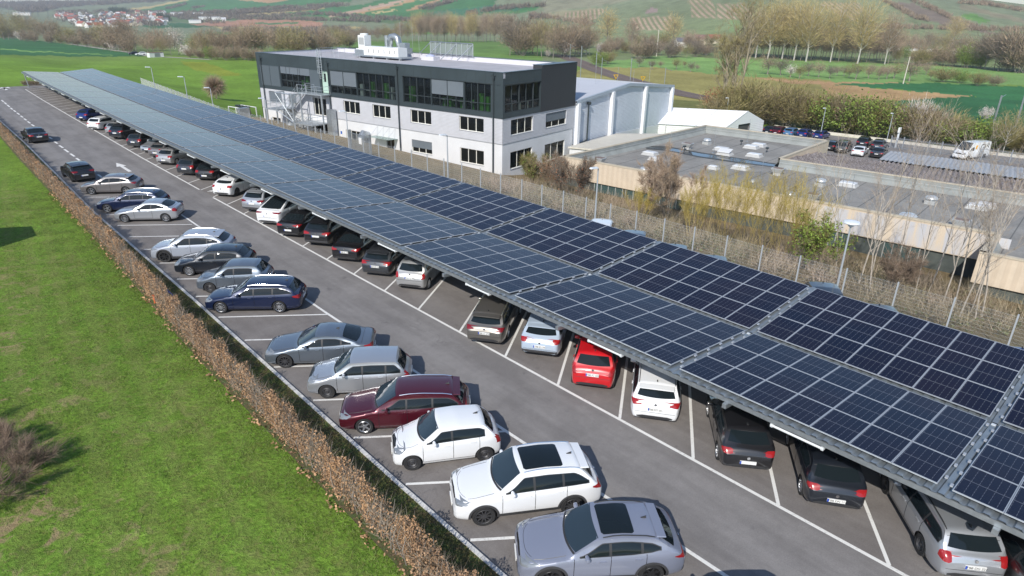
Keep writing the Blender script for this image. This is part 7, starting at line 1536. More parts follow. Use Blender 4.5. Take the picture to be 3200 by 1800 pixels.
# brambles and dry litter on the slope behind the fence
R = np.random.RandomState(9); n = 42000; X_ = R.uniform(20.6, 37, n); Y_ = R.uniform(2, 46, n); cl = np.sin(X_*1.3+Y_*.7)+np.sin(Y_*1.9-X_*.6)+R.normal(size=n)*.8; k = cl > .1; X_, Y_ = X_[k], Y_[k]
P = np.stack([X_, Y_, terr(X_, Y_)+R.uniform(0, .7, len(X_))**1.5], -1); h2 = len(P)*3//5
tag(mk('bramble', arr_mesh('bramble', slivers(P[:h2], R.normal(size=(h2, 3))*[.6, .6, .4]+[0, 0, 1.1], 1.2, .022, R), 3, leafm('bramble_cane', (.40, .31, .24), (.28, .24, .15), .4))), 'tangle of dry brambles on the slope behind the fence', 'brambles', kind='stuff')
tag(mk('leaf_litter', arr_mesh('leaf_litter', leaves(P[h2:]*[1, 1, 1]-[0, 0, .1], .16, R, .5), 4, leafm('litter', (.19, .14, .10), (.11, .125, .05), .5))), 'dry leaves and ivy on the slope behind the fence', 'leaf litter', kind='stuff')
# ---- beech hedge along the kerb
hg = empty('hedge', (hedgex(40), 40, 0), 0, 'long winter beech hedge holding dry copper leaves beside the parking kerb', 'hedge')
def hedge_pts(n, y0, y1, R, wid=.27, hmax=1.36):
    y = R.uniform(y0, y1, n); dn = .5+.30*np.sin(y*1.15+1.6*np.sin(y*.43))+.25*np.sin(y*2.9+1); t = R.uniform(0, 1, n); 
    z = hmax*(.08+.92*t)*(1+.10*np.sin(y*2.3)+.08*np.sin(y*5.1)); w_ = wid*(.75+.25*np.sin(y*3.1+1)); x = np.interp(y, [-30, 25, 38, 46, 61, 75, 92, 120], [-9.83, -9.75, -9.32, -9.08, -8.92, -8.72, -8.32, -7.8])-.0+R.uniform(-1, 1, n)*w_
    return np.stack([x, y, z], -1), dn
R = np.random.RandomState(12); QL = []
P, dn = hedge_pts(105000, 4, 40, R); k = R.uniform(size=len(P)) < np.clip(.04+.95*dn, .05, 1); QL.append(leaves(P[k], .048, R))
P, dn = hedge_pts(120000, 40, 112, R); k = R.uniform(size=len(P)) < (.25+.6*dn); QL.append(leaves(P[k], .062, R))
P, dn = hedge_pts(5000, 4, 60, R, .6, .10); QL.append(leaves(P, .08, R, .7))
V_ = np.concatenate(QL)-[hedgex(40), 40, 0]; mk('leaves', arr_mesh('hedge_leaves', V_, 4, leafm('beech_leaf', (.45, .27, .145), (.34, .215, .13), .4, .7)), hg)
P, dn = hedge_pts(42000, 4, 112, R); P[:, 2] *= .85; S_ = slivers(P, R.normal(size=(len(P), 3))*[.6, .6, .4]+[0, 0, 1.1], .55*R.uniform(.4, 1.2, len(P)), .016, R)-[hedgex(40), 40, 0]; mk('twigs', arr_mesh('hedge_twigs', S_, 3, leafm('hedge_twig', (.30, .25, .20), (.23, .19, .15))), hg)
mb = MB(); r2 = random.Random(4)
for i in range(240):
    y = 4+i*.26; x = hedgex(y)-hedgex(40)+r2.uniform(-.15, .15); mb.tube([(x, y-40, 0), (x+r2.uniform(-.15, .15), y-40+r2.uniform(-.1, .1), .7), (x+r2.uniform(-.25, .25), y-40+r2.uniform(-.2, .2), 1.45)], [.02, .014, .005], 4, cap=False)
mb.build('stems', mat('hedge_bark', (.26, .23, .20), .9), hg)
# grass blades close to the camera: lawn edge by the hedge and tufts through the lawn
R = np.random.RandomState(30); n = 90000; y = R.uniform(-2, 60, n)**1.0; x = hedgex(15)-.35-R.exponential(5.0, n); y2 = y; hx = np.interp(y2, [-30, 25, 38, 46, 61, 75, 92, 120], [-9.83, -9.75, -9.32, -9.08, -8.92, -8.72, -8.32, -7.8]); x = hx-.35-R.exponential(5.5, n)
cl = np.sin(x*2.1+np.sin(y*1.7)*1.5)+np.sin(y*2.6+x)+R.normal(size=n)*.9; k = (cl > .3) | (x > hx-.7); x, y = x[k], y[k]
P = np.stack([x, y, np.full(len(x), -.05)], -1); V_ = slivers(P, R.normal(size=(len(P), 3))*[.7, .7, 0]+[0, 0, 1.0], R.uniform(.06, .13, len(P)), .02, R)
tag(mk('grass_tufts', arr_mesh('grass_tufts', V_, 3, leafm('grass_blade', (.125, .17, .045), (.17, .20, .065), .4))), 'short tufts of lawn grass between hedge and picture edge', 'grass', kind='stuff')
n = 26000; y = R.uniform(2, 60, n); k0 = np.array([kerbx(q) for q in y]); hx = np.interp(y, [-30, 25, 38, 46, 61, 75, 92, 120], [-9.83, -9.75, -9.32, -9.08, -8.92, -8.72, -8.32, -7.8])+.3; x = hx+(k0-.16-hx)*R.uniform(0, 1, n)
tag(mk('verge_grass', arr_mesh('verge_grass', slivers(np.stack([x, y, np.full(n, .05)], -1), R.normal(size=(n, 3))*[.9, .9, 0]+[0, 0, .8], R.uniform(.06, .16, n), .022, R), 3, leafm('verge_blade', (.12, .15, .035), (.20, .15, .075), .5))), 'rough grass on the shaded verge between hedge and kerb', 'grass', kind='stuff')
# ---- far woods and hedgerows as masses on the hills
def mass(name, label, lines, dens, hgt, col, seed, polys=()):
    R = np.random.RandomState(seed); PP = []
    def clump(px, py):
        q, w = ground(px, py); s = w/CF*4.0; n = 26; h = hgt*R.uniform(.7, 1.3); P = q+R.normal(size=(n, 3))*[s*.9, s*.9, 0]; P[:, 2] = terr(P[:, 0], P[:, 1])+h*R.uniform(.1, .8, n); PP.append(slivers(P-[0, 0, h*.1], R.normal(size=(n, 3))*[.5, .5, .2]+[0, 0, 1], h*.55, s*.42, R))
    for ln in lines:
        for (x0, y0), (x1, y1) in zip(ln[:-1], ln[1:]):
            n = max(2, int(math.hypot(x1-x0, (y1-y0)*3)*dens))
            for i in range(n): t = R.random(); clump(x0+(x1-x0)*t+R.normal()*2, y0+(y1-y0)*t+R.normal()*1.2)
    for poly, n in polys:
        xs = [q[0] for q in poly]; ys = [q[1] for q in poly]; c = 0
        while c < n:
            px, py = R.uniform(min(xs), max(xs)), R.uniform(min(ys), max(ys))
            if inpoly(np.array([px]), np.array([py]), poly)[0]: clump(px, py); c += 1
    tag(mk(name, arr_mesh(name, np.concatenate(PP), 3, LF[col])), label, 'wood' if 'wood' in name else 'hedgerow', kind='stuff')
mass('far_wood', 'dark bare wood along the far left hilltop', [], 0, 12, 'dark', 1, [([(-60, 14), (120, 7), (250, 8), (400, 3), (600, -20), (600, -6), (400, 12), (300, 17), (200, 22), (130, 39), (60, 36), (0, 27), (-60, 30)], 420)])
mass('field_hedgerows', 'thin brown hedgerows between the hillside fields', [[(560, 41), (718, 39), (850, 27), (1000, 20), (1090, 16)], [(700, 44), (900, 36), (1010, 30)], [(500, 52), (760, 54), (1000, 46), (1180, 60), (1360, 72)], [(560, 60), (900, 62), (1200, 70)], [(1310, 30), (1420, 6)], [(1460, 48), (1560, 30), (1700, 22)], [(700, 98), (900, 100), (1100, 92)], [(600, 28), (640, 22)], [(520, 30), (580, 15)], [(1650, 60), (1720, 55)], [(830, 106), (1100, 112), (1290, 104)]], .34, 7, 'dark', 2)
mass('hill_scrub', 'brown scrub on the slope between the vineyards', [[(2760, 5), (2800, 25), (2850, 55), (2900, 70)], [(2850, 5), (2920, 35), (2990, 70), (3050, 95)], [(2700, 88), (2900, 92), (3060, 96), (3200, 100)], [(1660, 48), (1740, 62), (1850, 80)], [(2990, 12), (3080, 16), (3200, 38)]], .30, 5, 'brown', 3)
mass('village_trees_wood', 'dark trees scattered through the distant village', [[(170, 42), (350, 36), (520, 44)], [(200, 62), (500, 82)], [(520, 46), (700, 56), (760, 60)], [(620, 70), (700, 74)]], .22, 8, 'dark', 4, [([(170, 40), (520, 36), (520, 84), (260, 90), (170, 60)], 150)])
mass('dark_evergreen_wood', 'dark evergreens rising above the village roofs', [[(350, 42), (395, 40)], [(500, 60), (530, 66)]], .5, 15, 'dgreen', 5)
# ================================================================ fences, lamps, masts, road, village
WORLDPARTS = False
# ---- wire mesh fence behind the carport
M_FENCE = mat('fence_wire', (.60, .62, .62), .5, .1)
FP_ = [(20.0, -4.0), (20.0, 12.0), (20.25, 36.0), (20.2, 52.0), (18.2, 70.0), (15.2, 89.0), (19.8, 141.0)]
def wire_panel(L, H=2.0):
    mb = MB(); r = .0020
    for i in range(int(L/.05)+1): x = i*.05; mb.add([(x-r, -r, .03), (x+r, -r, .03), (x, r, .03), (x-r, -r, H), (x+r, -r, H), (x, r, H)], [(0, 1, 4, 3), (1, 2, 5, 4), (2, 0, 3, 5)])
    for j in range(11):
        z = .05+j*.19
        for d in (0,): mb.add([(0, d-.002, z-.0025), (L, d-.002, z-.0025), (L, d+.002, z), (0, d+.002, z), (0, d-.002, z+.0025), (L, d-.002, z+.0025)], [(0, 1, 2, 3), (3, 2, 5, 4), (4, 5, 1, 0)])
    return mb.mesh('mesh_panel', [M_FENCE])
WPM = wire_panel(2.46); pm_post = MB().box(-.035, .035, -.035, .035, -.2, 2.08).mesh('post', [mat('fence_post', (.42, .45, .47), .5, .15)])
fe = empty('wire_fence', (20, 30, -1), 0, 'grey double wire mesh fence along the far side of the carport', 'fence')
d_acc = 0; pts = []
for (x0, y0), (x1, y1) in zip(FP_[:-1], FP_[1:]):
    L = math.hypot(x1-x0, y1-y0); n = max(1, round(L/2.5))
    for i in range(n): t = i/n; pts.append((x0+(x1-x0)*t, y0+(y1-y0)*t))
pts.append(FP_[-1])
fz = lambda x, y: min(-.2, ter(x, y)) if y > 60 else -1.05
for i, (x, y) in enumerate(pts):
    o = mk('post', pm_post, fe); o.location = (x-20, y-30, fz(x, y)+1)
    if i+1 < len(pts):
        x1, y1 = pts[i+1]; o = mk('mesh_panel', WPM, fe); o.location = (x-20, y-30, fz(x, y)+1); o.rotation_euler = (0, 0, math.atan2(y1-y, x1-x)); o.scale = (math.hypot(x1-x, y1-y)/2.5, 1, 1)
# ---- lamps
M_POLE = mat('lamp_pole', (.50, .54, .57), .4, .4); M_HEAD = mat('lamp_head', (.66, .70, .74), .35)
def lamp(base, ztop, label, head='arm', az=0, group='car park lamps'):
    r = empty('street_lamp', base, 0, label, 'street lamp', group); H = ztop-base[2]
    MB().tube([(0, 0, 0), (0, 0, H*.5), (0, 0, H-.05)], [.075, .06, .045], 8).build('pole', M_POLE, r, smooth=True, sharp=60)
    if head == 'disc': mb = MB(); mb.lathe([(.05, H-.05), (.14, H), (.16, H+.12)], 10); mb.lathe([(.40, H+.16), (.44, H+.20), (.40, H+.27), (.15, H+.33), (0, H+.34)], 20); mb.build('lamp_head', M_HEAD, r, smooth=True, sharp=40)
    else:
        mb = MB(); ca, sa = math.cos(az), math.sin(az); mb.tube([(0, 0, H-.06), (.25*ca, .25*sa, H)], .035, 6); P_ = lambda u, v, z: (u*ca-v*sa, u*sa+v*ca, z)
        mb.add([P_(.15, -.12, H-.04), P_(.85, -.13, H+.02), P_(.85, .13, H+.02), P_(.15, .12, H-.04), P_(.15, -.10, H+.08), P_(.8, -.10, H+.12), P_(.8, .10, H+.12), P_(.15, .10, H+.08)], [(0, 3, 2, 1), (4, 5, 6, 7), (0, 1, 5, 4), (1, 2, 6, 5), (2, 3, 7, 6), (3, 0, 4, 7)]); mb.build('lamp_head', M_HEAD, r)
def zat(x, y, py):
    lo, hi = -12, 14
    for _ in range(40):
        m_ = (lo+hi)/2
        if proj((x, y, m_))[1] > py: lo = m_
        else: hi = m_
    return lo
for (bx, by, ty_, X_, lab, hd) in [(2613, 908, 707, 19.5, 'lamp with white disc head behind the carport on the right', 'disc'), (1859, 687, 524, 19.5, 'lamp with angular head in front of the flat hall corner', 'arm'), (1400, 543, 421, 19.5, 'lamp before the office between the right window columns', 'arm'), (1091, 466, 347, 19.2, 'lamp before the office near its left glass canopy', 'arm'), (839, 392, 307, 18.5, 'lamp in front of the left end of the office', 'arm'), (668, 345, 274, 17.0, 'lamp next to the ball headed tree', 'arm'), (589, 322, 240, 15.2, 'lamp in the middle of the far wire fence', 'arm'), (487, 289, 210, 14.8, 'farthest lamp by the far wire fence', 'arm')]:
    q = at_x(bx, by, X_); lamp((q[0], q[1], min(-.3, ter(q[0], q[1])+.02)), zat(q[0], q[1], ty_), lab, hd, math.pi)
for px, py, tp, lab in [(2561, 436, 338, 'tall lamp of the back car park left of the people carrier'), (2768, 452, 354, 'tall lamp of the back car park right of the parked cars'), (2264, 400, 306, 'lamp rising behind the marquee')]:
    q = at(px, py, -6); lamp((q[0], q[1], -6), zat(q[0], q[1], tp), lab, 'arm', math.pi, 'back car park lamps')
# ---- back car park, road, guard rail, railway
def sheet_px(name, pts, m, z): mb = MB(); mb.add([(*at(px, py, z)[:2], z) for px, py in pts], [tuple(range(len(pts)))]); return tag(mb.build(name, m), kind='structure')
sheet_px('back_car_park', [(2330, 388), (2487, 409), (3340, 512), (3340, 640), (2800, 560), (2500, 470), (2300, 420)], M_ASP, -5.99)
mb = MB(); P_ = [at(px, py, -6) for px, py in [(2420, 398), (2487, 408), (2700, 433), (2950, 466), (3260, 502)]]
for i in range(len(P_)-1): 
    a, b_ = P_[i], P_[i+1]; d = (b_-a)[:2]; d /= np.linalg.norm(d); n_ = np.array([-d[1], d[0]])*.2; mb.add([(*(a[:2]-n_), -6.1), (*(b_[:2]-n_), -6.1), (*(b_[:2]+n_), -6.1), (*(a[:2]+n_), -6.1), (*(a[:2]-n_), -5.55), (*(b_[:2]-n_), -5.55), (*(b_[:2]+n_), -5.55), (*(a[:2]+n_), -5.55)], [(4, 5, 6, 7), (0, 1, 5, 4), (2, 3, 7, 6)])
tag(mb.build('guard_wall', mat('pale_concrete', (.60, .56, .48), .85, noise=.12, nscale=1)), 'low pale concrete edge wall along the road behind the hall', 'low wall')
mb = MB(); 
for i in range(len(P_)-1):
    a, b_ = P_[i], P_[i+1]; d = (b_-a)[:2]; d /= np.linalg.norm(d); n_ = np.array([-d[1], d[0]]); s = -1 if n_[0] < 0 else 1; n_ = n_*s; mb.add([(*(a[:2]+n_*1.5), -6.15), (*(b_[:2]+n_*1.5), -6.15), (*(b_[:2]+n_*7), -6.3), (*(a[:2]+n_*7), -6.3)], [(0, 1, 2, 3)])
M_BALL = mat('ballast', (.17, .125, .10), .95, noise=.3, nscale=2); tag(mb.build('railway_ballast', M_BALL), kind='structure')
def track(name, pix, wdt, m, lift, offs=0.):
    q = [ground(px, py)[0] for px, py in pix]; L = []; R_ = []
    for i, p_ in enumerate(q):
        d = (q[min(i+1, len(q)-1)]-q[max(i-1, 0)])[:2]; d /= np.linalg.norm(d); n_ = np.array([-d[1], d[0]]); a = p_[:2]+n_*(offs-wdt/2); b_ = p_[:2]+n_*(offs+wdt/2); L.append((a[0], a[1], ter(*a)+lift)); R_.append((b_[0], b_[1], ter(*b_)+lift))
    mb = MB(); n = len(L); mb.add(L+R_, [(i, i+1, i+1+n, i+n) for i in range(n-1)]); return tag(mb.build(name, m), kind='structure')
RP_ = [(1742, 172), (1775, 181), (1805, 193), (1838, 208), (1880, 224), (1940, 243), (2010, 263), (2090, 285), (2160, 300), (2230, 312), (2300, 322)]
track('railway_bed', RP_, 9.5, M_BALL, .12)
for o_ in (-3.0, -1.5, 1.5, 3.0): track('rail', RP_, .16, mat('rail_rust', (.10, .07, .055), .5, .5), .20, o_)
track('field_track', [(215, 137), (300, 150), (400, 163), (470, 176), (560, 181), (660, 187)], 3.2, mat('gravel', (.36, .34, .29), .95, noise=.1), .06)
# bar fence of the back car park
bf = empty('bar_fence', (*at(2780, 455, -6)[:2], -6), 0, 'grey bar fence between back car park and road', 'fence'); b0 = np.array(bf.location)
a, b_ = at(2780, 462, -6), at(3200, 517, -6); d = b_-a; L = np.linalg.norm(d); n = int(L/.16); mb = MB()
for i in range(n): q = a+d*i/n-b0; mb.box(q[0]-.02, q[0]+.02, q[1]-.02, q[1]+.02, 0, 1.8)
mb.tube([a-b0+[0, 0, .2], b_-b0+[0, 0, .2]], .03, 4); mb.tube([a-b0+[0, 0, 1.6], b_-b0+[0, 0, 1.6]], .03, 4); mb.build('bars', mat('fence_grey', (.30, .32, .35), .5, .3), bf)
for i in range(0, 11): q = a+d*i/10-b0; MB().box(q[0]-.07, q[0]+.07, q[1]-.07, q[1]+.07, 0, 2.0).build('post', mat('fence_grey', (.30, .32, .35)), bf)
q = at(2798, 462, -6); t_ = empty('sign_pillar', tuple(q), 0, 'slim white sign pillar beside the bar fence', 'sign'); MB().box(-.12, .12, -.12, .12, 0, 3.0).build('post', M_HEAD, t_); MB().box(-.35, .35, -.14, .14, 2.5, 3.3).build('board', M_PLATE, t_)
# delivery van
ctype('bigvan', 6.4, 2.05, 2.62, 3.95, 1.0, .36, nose=1.05, hood=1.38, xw=.82, xr0=1.75, xr1=6.15, zr1=2.55, xg=6.30, zg=1.5, xt=6.34, zt=1.3, bf=1.30, br=1.34, gs=.3, doors=(1.1, 2.2), pillars=(), sidewin=[(1.05, .02, .1), (1.4, 0, .6), (1.7, 0, .62), (2.05, 0, .62)], rim='steel', tail='tall', tz=(1.1, 1.6), ty=(.86, .96), plate_z=.8, head=(.4, .85, 1.08), roofw=.86, shark=False)
def van_logo(root, D):
    for sg in (1, -1):
        mb = MB(); cu = text_mesh('GLS', 1.25); cu.materials.append(mat('logo_blue', (.01, .03, .22), .5)); o = mk('logo_text', cu, root)
        o.matrix_local = Matrix.Translation((-1.6, sg*(1.03-.065), 1.78)) @ Matrix(((-sg, 0, 0, 0), (0, 0, sg, 0), (0, 1, 0, 0), (0, 0, 0, 1)))
        o2 = MB(); o2.add([(.35, sg*.97, 1.45), (.75, sg*.97, 1.45), (.55, sg*.968, 2.15), (.15, sg*.968, 2.15)], [(0, 1, 2, 3)]); o2.build('logo_mark', mat('logo_orange', (.85, .42, .02), .5), root)
q = at(3030, 500, -6); car('bigvan', 'white', q[0]+1.5, q[1]+.5, 288, 'white high roof delivery van with blue lettering and an orange mark on its side', None, cat='van', name='delivery_van', z=-5.99, extras=van_logo)
# ---- catenary masts, poles
for px, pb, pt_, lab in [(1813, 248, 150, 'thin catenary mast nearest the hall roof'), (1781, 184, 140, 'catenary mast beside the big white blossom'), (1862, 212, 168, 'catenary mast at the railway bend before the green bush'), (1878, 250, 184, 'catenary mast with slanted arm at the bend'), (1969, 254, 186, 'catenary mast standing in the olive field'), (2076, 262, 214, 'catenary mast above the right hall eave')]:
    q, w = ground(px, pb); h = (pb-pt_)*w/CF; r = empty('catenary_mast', tuple(q), 0, lab, 'mast', 'railway masts'); MB().tube([(0, 0, 0), (0, 0, h)], .14, 5).build('mast', M_GALV, r); MB().tube([(0, 0, h*.92), (2.4, -1.0, h*.80)], .06, 4).build('arm', M_GALV, r)
for px, pb, px2, pt_, lab in [(3093, 385, 3112, 306, 'leaning looking catenary mast left of the pair at the right'), (3159, 400, 3187, 298, 'catenary mast right of the pair at the right edge')]:
    q, w = ground(px, pb+40); h = (pb+40-pt_)*w/CF*1.02; r = empty('catenary_mast', tuple(q), 0, lab, 'mast', 'railway masts'); MB().tube([(0, 0, 0), (0, 0, h)], .16, 6).build('mast', M_GALV, r); mb = MB(); mb.tube([(0, 0, h*.95), (3.2, 0, h*.99)], .06, 4); mb.tube([(0, 0, h*.70), (3.0, .5, h*.95)], .05, 4); mb.build('arm', M_GALV, r)
q, w = ground(2822, 262); h = (262-182)*w/CF; r = empty('power_pole', tuple(q), 0, 'pale wooden power pole between fields and orchard', 'pole'); MB().tube([(0, 0, 0), (.6, 0, h)], [.22, .15], 6).build('pole', mat('pole_wood', (.55, .50, .43), .8), r); MB().tube([(.6-1, 1, h-.3), (.6+1, -1, h-.3)], .07, 4).build('cross_arm', BARKD, r)
q, w = ground(2051, 178); h = (178-100)*w/CF; tag(MB().tube([(q[0], q[1], q[2]), (q[0], q[1], q[2]+h)], .22, 6).build('white_pole', mat('pole_wood', (.55, .50, .43), .8)), 'tall pale pole left of the white barracks below the vineyards', 'pole')
# ---- village
HM = []
RC = [mat('roof_tile_red', (.34, .10, .07), .8), mat('roof_tile_brown', (.20, .11, .09), .8), mat('roof_slate', (.13, .13, .145), .6), mat('roof_pale', (.55, .55, .56), .6)]
WC = [mat('house_white', (.75, .74, .72), .8), mat('house_cream', (.62, .54, .42), .8)]
def house_mesh(L, W_, h, rh):
    a, b_ = L/2, W_/2; m1 = MB(); m1.add([(-a, -b_, 0), (a, -b_, 0), (a, b_, 0), (-a, b_, 0), (-a, -b_, h), (a, -b_, h), (a, b_, h), (-a, b_, h), (-a, 0, h+rh), (a, 0, h+rh)], [(0, 1, 5, 4), (2, 3, 7, 6), (1, 2, 6, 9, 5), (3, 0, 4, 8, 7)])
    m2 = MB(); o = .5; m2.add([(-a-o, -b_-o, h-.2), (a+o, -b_-o, h-.2), (a+o, 0, h+rh+.15), (-a-o, 0, h+rh+.15), (a+o, b_+o, h-.2), (-a-o, b_+o, h-.2)], [(0, 1, 2, 3), (3, 2, 4, 5)])
    m3 = MB()
    for x in np.linspace(-a+1.5, a-1.5, 4):
        for z in (1.2, 3.8):
            if z+1.3 < h: 
                for s in (-1, 1): m3.quad((x-.5, s*(b_+.02), z), (x+.5, s*(b_+.02), z), (x+.5, s*(b_+.02), z+1.3), (x-.5, s*(b_+.02), z+1.3))
    return m1.mesh('wall', [WC[0]]), m2.mesh('roof', [RC[0]]), m3.mesh('window', [M_WDARK])
HMS = [house_mesh(12, 9, 5.8, 4), house_mesh(10, 8, 5, 4.2), house_mesh(15, 10, 6, 4), house_mesh(28, 14, 7, 1.0), house_mesh(45, 16, 8, .8)]
hr = random.Random(77)
def house(px, py, k, wi, ri, label, group='houses of the distant village', sc_=1., rot=None):
    q, w = ground(px, py); r = empty('house', (q[0], q[1], q[2]-.5), hr.uniform(0, 3.14) if rot is None else rot, label, 'house', group); r.scale = (sc_, sc_, sc_); W3 = HMS[k]
    o = mk('wall', W3[0], r); slot(o, WC[wi]); o = mk('roof', W3[1], r); slot(o, RC[ri])
    if sc_ > 1.3: mk('window', W3[2], r)
RN_ = ['red', 'brown', 'slate grey', 'pale']
VP = [(175, 44), (250, 46), (330, 40), (420, 42), (520, 40), (530, 62), (520, 78), (400, 84), (270, 92), (230, 72), (180, 58)]
c = 0
while c < 150:
    px, py = hr.uniform(170, 530), hr.uniform(38, 92)
    if not inpoly(np.array([px]), np.array([py]), VP)[0]: continue
    ri = hr.choice([0, 0, 1, 1, 2, 3]); k = hr.choice([0, 1, 2, 0, 1]); wi = hr.choice([0, 0, 1]); house(px, py, k, wi, ri, '%s house with %s roof in the distant village' % (['white', 'cream'][wi], RN_[ri]), sc_=.95); c += 1
for px, py, k, lb in [(70, 48, 4, 'long pale factory roof at the left end of the village'), (190, 55, 3, 'pale flat roofed works hall at the village edge left'), (235, 57, 4, 'long white flat roofed hall in the village'), (490, 46, 4, 'long white apartment block right of the village'), (470, 64, 3, 'flat roofed school like block in the village'), (560, 48, 4, 'low long pale building right of the white block'), (280, 82, 4, 'white flat hall at the near edge of the village'), (620, 48, 3, 'small pale hall beyond the village right end'), (60, 46, 1, 'church like house left of the long factory roof'), (640, 62, 3, 'barn with pale roof between village and brown fields'), (610, 72, 3, 'greenhouse like pale roof beside the brown field'), (680, 62, 3, 'pale shed on the green strip right of the village'), (700, 66, 1, 'small house beside the pale shed right of the village')]:
    house(px, py, k, 0, 3, lb, sc_=.9, rot=rad(-20))
for px, py, wi, ri, lb, s in [(2188, 140, 1, 1, 'ochre house among the trees below the vineyards', 1.0), (2230, 136, 1, 0, 'second ochre house with red roof below the vineyards', .9), (2130, 146, 0, 2, 'low grey white barrack left of the ochre houses', .9), (2155, 150, 0, 3, 'low white barrack in front of the ochre houses', .7), (2790, 158, 0, 3, 'white cabin at the foot of the right wood', .6), (2850, 160, 0, 3, 'second white cabin at the foot of the right wood', .6), (2895, 162, 0, 2, 'dark roofed cabin at the foot of the right wood', .6), (3010, 172, 0, 3, 'white two level building glimpsed through the right wood', 1.0), (3190, 165, 1, 0, 'cream house at the right edge behind the trees', 1.0)]:
    house(px, py, 2 if s > .8 else 3, wi, ri, lb, 'buildings below the vineyards', sc_=s*(.9 if s > .8 else .6), rot=rad(-30))
# power pylons in the haze
for px, pb, tp, lb in [(63, 54, 36, 'distant pylon at the left beyond the village'), (121, 52, 24, 'distant lattice pylon left of the village'), (152, 50, 24, 'distant lattice pylon nearest the village')]:
    q, w = ground(px, pb); h = (pb-tp)*w/CF; r = empty('pylon', tuple(q), .5, lb, 'pylon', 'distant pylons'); mb = MB(); mb.tube([(-2, 0, 0), (0, 0, h)], .35, 4); mb.tube([(2, 0, 0), (0, 0, h)], .35, 4); mb.tube([(-5, 0, h*.8), (5, 0, h*.8)], .3, 4); mb.build('frame', M_DFR, r)
# ---- white box on the track, orange pipe and hose at the hedge
q, w = ground(487, 179); bx = empty('white_box', tuple(q), rad(10), 'white cabinet with grey doors on the field track', 'cabinet'); MB().box(-3.0, 3.0, -1.2, 1.2, 0, 1.9).build('cabinet', M_AHU, bx); MB().box(-3.1, 3.1, -1.3, 1.3, 1.9, 2.05).build('roof', RC[1], bx); MB().box(-.9, 1.4, -1.24, -1.201, .2, 1.7).build('door', M_GALV, bx)
for px, py, tp, lb in [(468, 170, 139, 'left of two thin posts behind the white cabinet'), (480, 170, 140, 'right of two thin posts behind the white cabinet')]:
    q, w = ground(px, py); h = (py-tp)*w/CF; tag(MB().tube([(q[0], q[1], q[2]), (q[0]-.3, q[1], q[2]+h)], .07, 5).build('thin_post', M_GALV), lb, 'post', 'thin posts by the cabinet')
q = at(486, 950); pp = empty('orange_pipe', tuple(q), 0, 'orange drain pipe stub standing at the hedge foot', 'pipe'); mb = MB(); mb.lathe([(.055, 0), (.055, .42), (.07, .42), (.07, .5), (.045, .5), (.045, .3)], 14); mb.build('pipe', mat('pipe_orange', (.62, .13, .03), .5), pp, smooth=True, sharp=40)
a = at(487, 930, .4); mb = MB()
for k in range(3): mb.tube([(a[0]+.02*k, a[1], a[2]-.2), (a[0]+.15, a[1]+.1, a[2]+.25+.05*k), (a[0]+.45+.04*k, a[1]+.1, a[2]+.3+.05*k), (a[0]+.75, a[1]-.1, a[2]+.0), (a[0]+.8+.03*k, a[1]-.3, a[2]-.35)], .012, 5)
tag(mb.build('blue_hose', mat('hose_blue', (.05, .09, .45), .5)), 'loops of thin blue conduit arching from the hedge', 'hose')
# ---- planting bed and gravel at the far end of the carport
mb = MB(); Q = [at(px, py, .01) for px, py in [(70, 266), (78, 261), (135, 262), (132, 268)]]; mb.add([tuple(p_) for p_ in Q], [(0, 1, 2, 3)]); tag(mb.build('planting_bed', mat('bed_soil', (.13, .10, .07), .95)), kind='structure')
R = np.random.RandomState(5)
for i in range(7): q = at(74+i*9, 265, 0); tree('shrub', 'brown', q[0], q[1], .8, 'low dry shrub in the bed at the far end of the carport', 'shrubs of the planting bed', z=0)
# ---- shed-shaped block added unseen left of the frame to cast the lawn shadow
q = at(-262, 810); sh = empty('shadow_shed', (q[0], q[1], 0), rad(30), 'unseen dark shed shape added outside the left edge to cast a shadow on the lawn', 'shed'); MB().box(-2, 2, -2, 2, 0, 2.6).build('wall', mat('shed_wood', (.12, .09, .06), .8), sh); MB().add([(-2.2, -2.2, 2.55), (2.2, -2.2, 2.55), (2.2, 0, 3.6), (-2.2, 0, 3.6), (2.2, 2.2, 2.55), (-2.2, 2.2, 2.55)], [(0, 1, 2, 3), (3, 2, 4, 5)]).build('roof', M_DFR, sh)
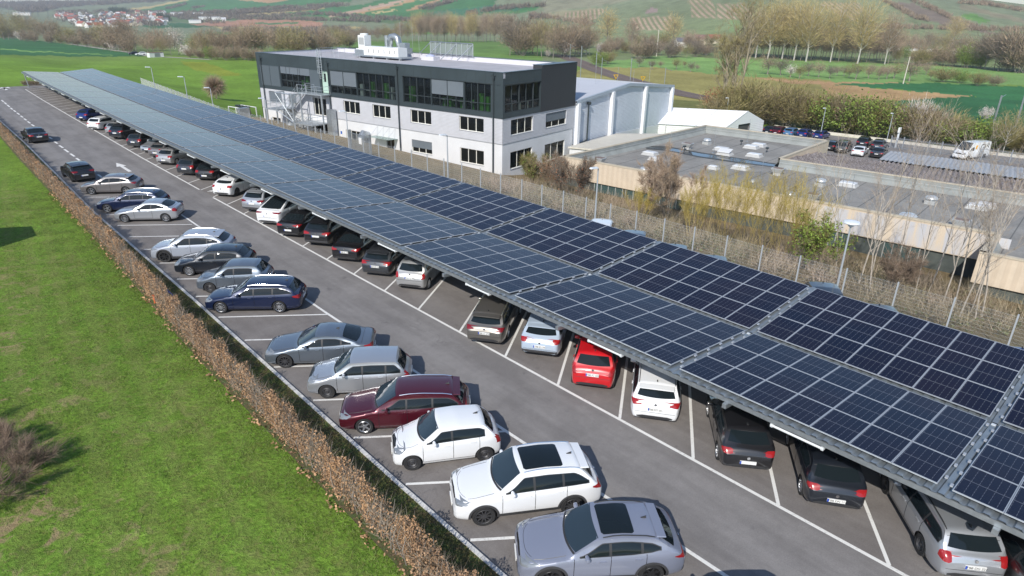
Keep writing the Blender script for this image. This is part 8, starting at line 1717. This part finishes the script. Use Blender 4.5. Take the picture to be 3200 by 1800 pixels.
# gate and ticket pillar by the office forecourt
gt = empty('gate', (20.3, 60, -1), 0, 'galvanised gate with sign board in front of the office stair', 'gate'); mb = MB()
for y in np.arange(0, 4, .14): mb.box(-.015, .015, y, y+.03, .1, 2.1)
mb.box(-.03, .03, 0, 4, .1, .16); mb.box(-.03, .03, 0, 4, 2.05, 2.12); mb.build('leaf', M_GALV, gt); MB().box(-.1, .1, -.2, 0, 0, 2.4).build('post', M_GALV, gt); MB().box(-.1, .1, 4, 4.2, 0, 2.4).build('post', M_GALV, gt); MB().box(-.05, -.03, 1.6, 2.2, 1.1, 1.8).build('sign_board', M_PLATE, gt)
# forecourt paving in front of the office
mb = MB(); F4 = [(12.6, 44), (20.6, 44), (33.6, 52.5), (25.2, 101), (17, 101), (13.4, 90)]
mb.add([(x, y, ter(x, y)+.03) for x, y in F4], [(0, 1, 2, 3, 4, 5)]); 
# aisle behind the carport down to the fence
mb = MB(); ys_ = np.arange(-20, 132, 4.0)
xs_ = [12.6, 13.5, 15, 17, 19.8]
for j in range(len(xs_)-1): pass
V_ = [(x+xd(y)*(1 if y > 60 else 0), y, ter(x, y)+.055) for y in ys_ for x in xs_]; m_ = len(xs_)
mb = MB(); mb.add(V_, [(i*m_+j, i*m_+j+1, (i+1)*m_+j+1, (i+1)*m_+j) for i in range(len(ys_)-1) for j in range(m_-1)]); tag(mb.build('fence_side_aisle', M_ASP), kind='structure')
# ---- air between here and the hills
hz_ = bpy.data.meshes.new('haze'); b_ = MB().box(-3500, 5200, -900, 7200, -60, 120); hz_.from_pydata(b_.v, [], b_.f); ho = mk('haze', hz_); tag(ho, kind='stuff')
m = bpy.data.materials.new('haze_air'); m.use_nodes = True; t = m.node_tree; t.nodes.remove(t.nodes['Principled BSDF']); pv = t.nodes.new('ShaderNodeVolumePrincipled'); pv.inputs['Color'].default_value = (.90, .94, 1, 1); pv.inputs['Density'].default_value = HAZE; pv.inputs['Anisotropy'].default_value = .2; t.links.new(pv.outputs[0], t.nodes['Material Output'].inputs['Volume']); hz_.materials.append(m)
sc.render.engine = 'CYCLES'
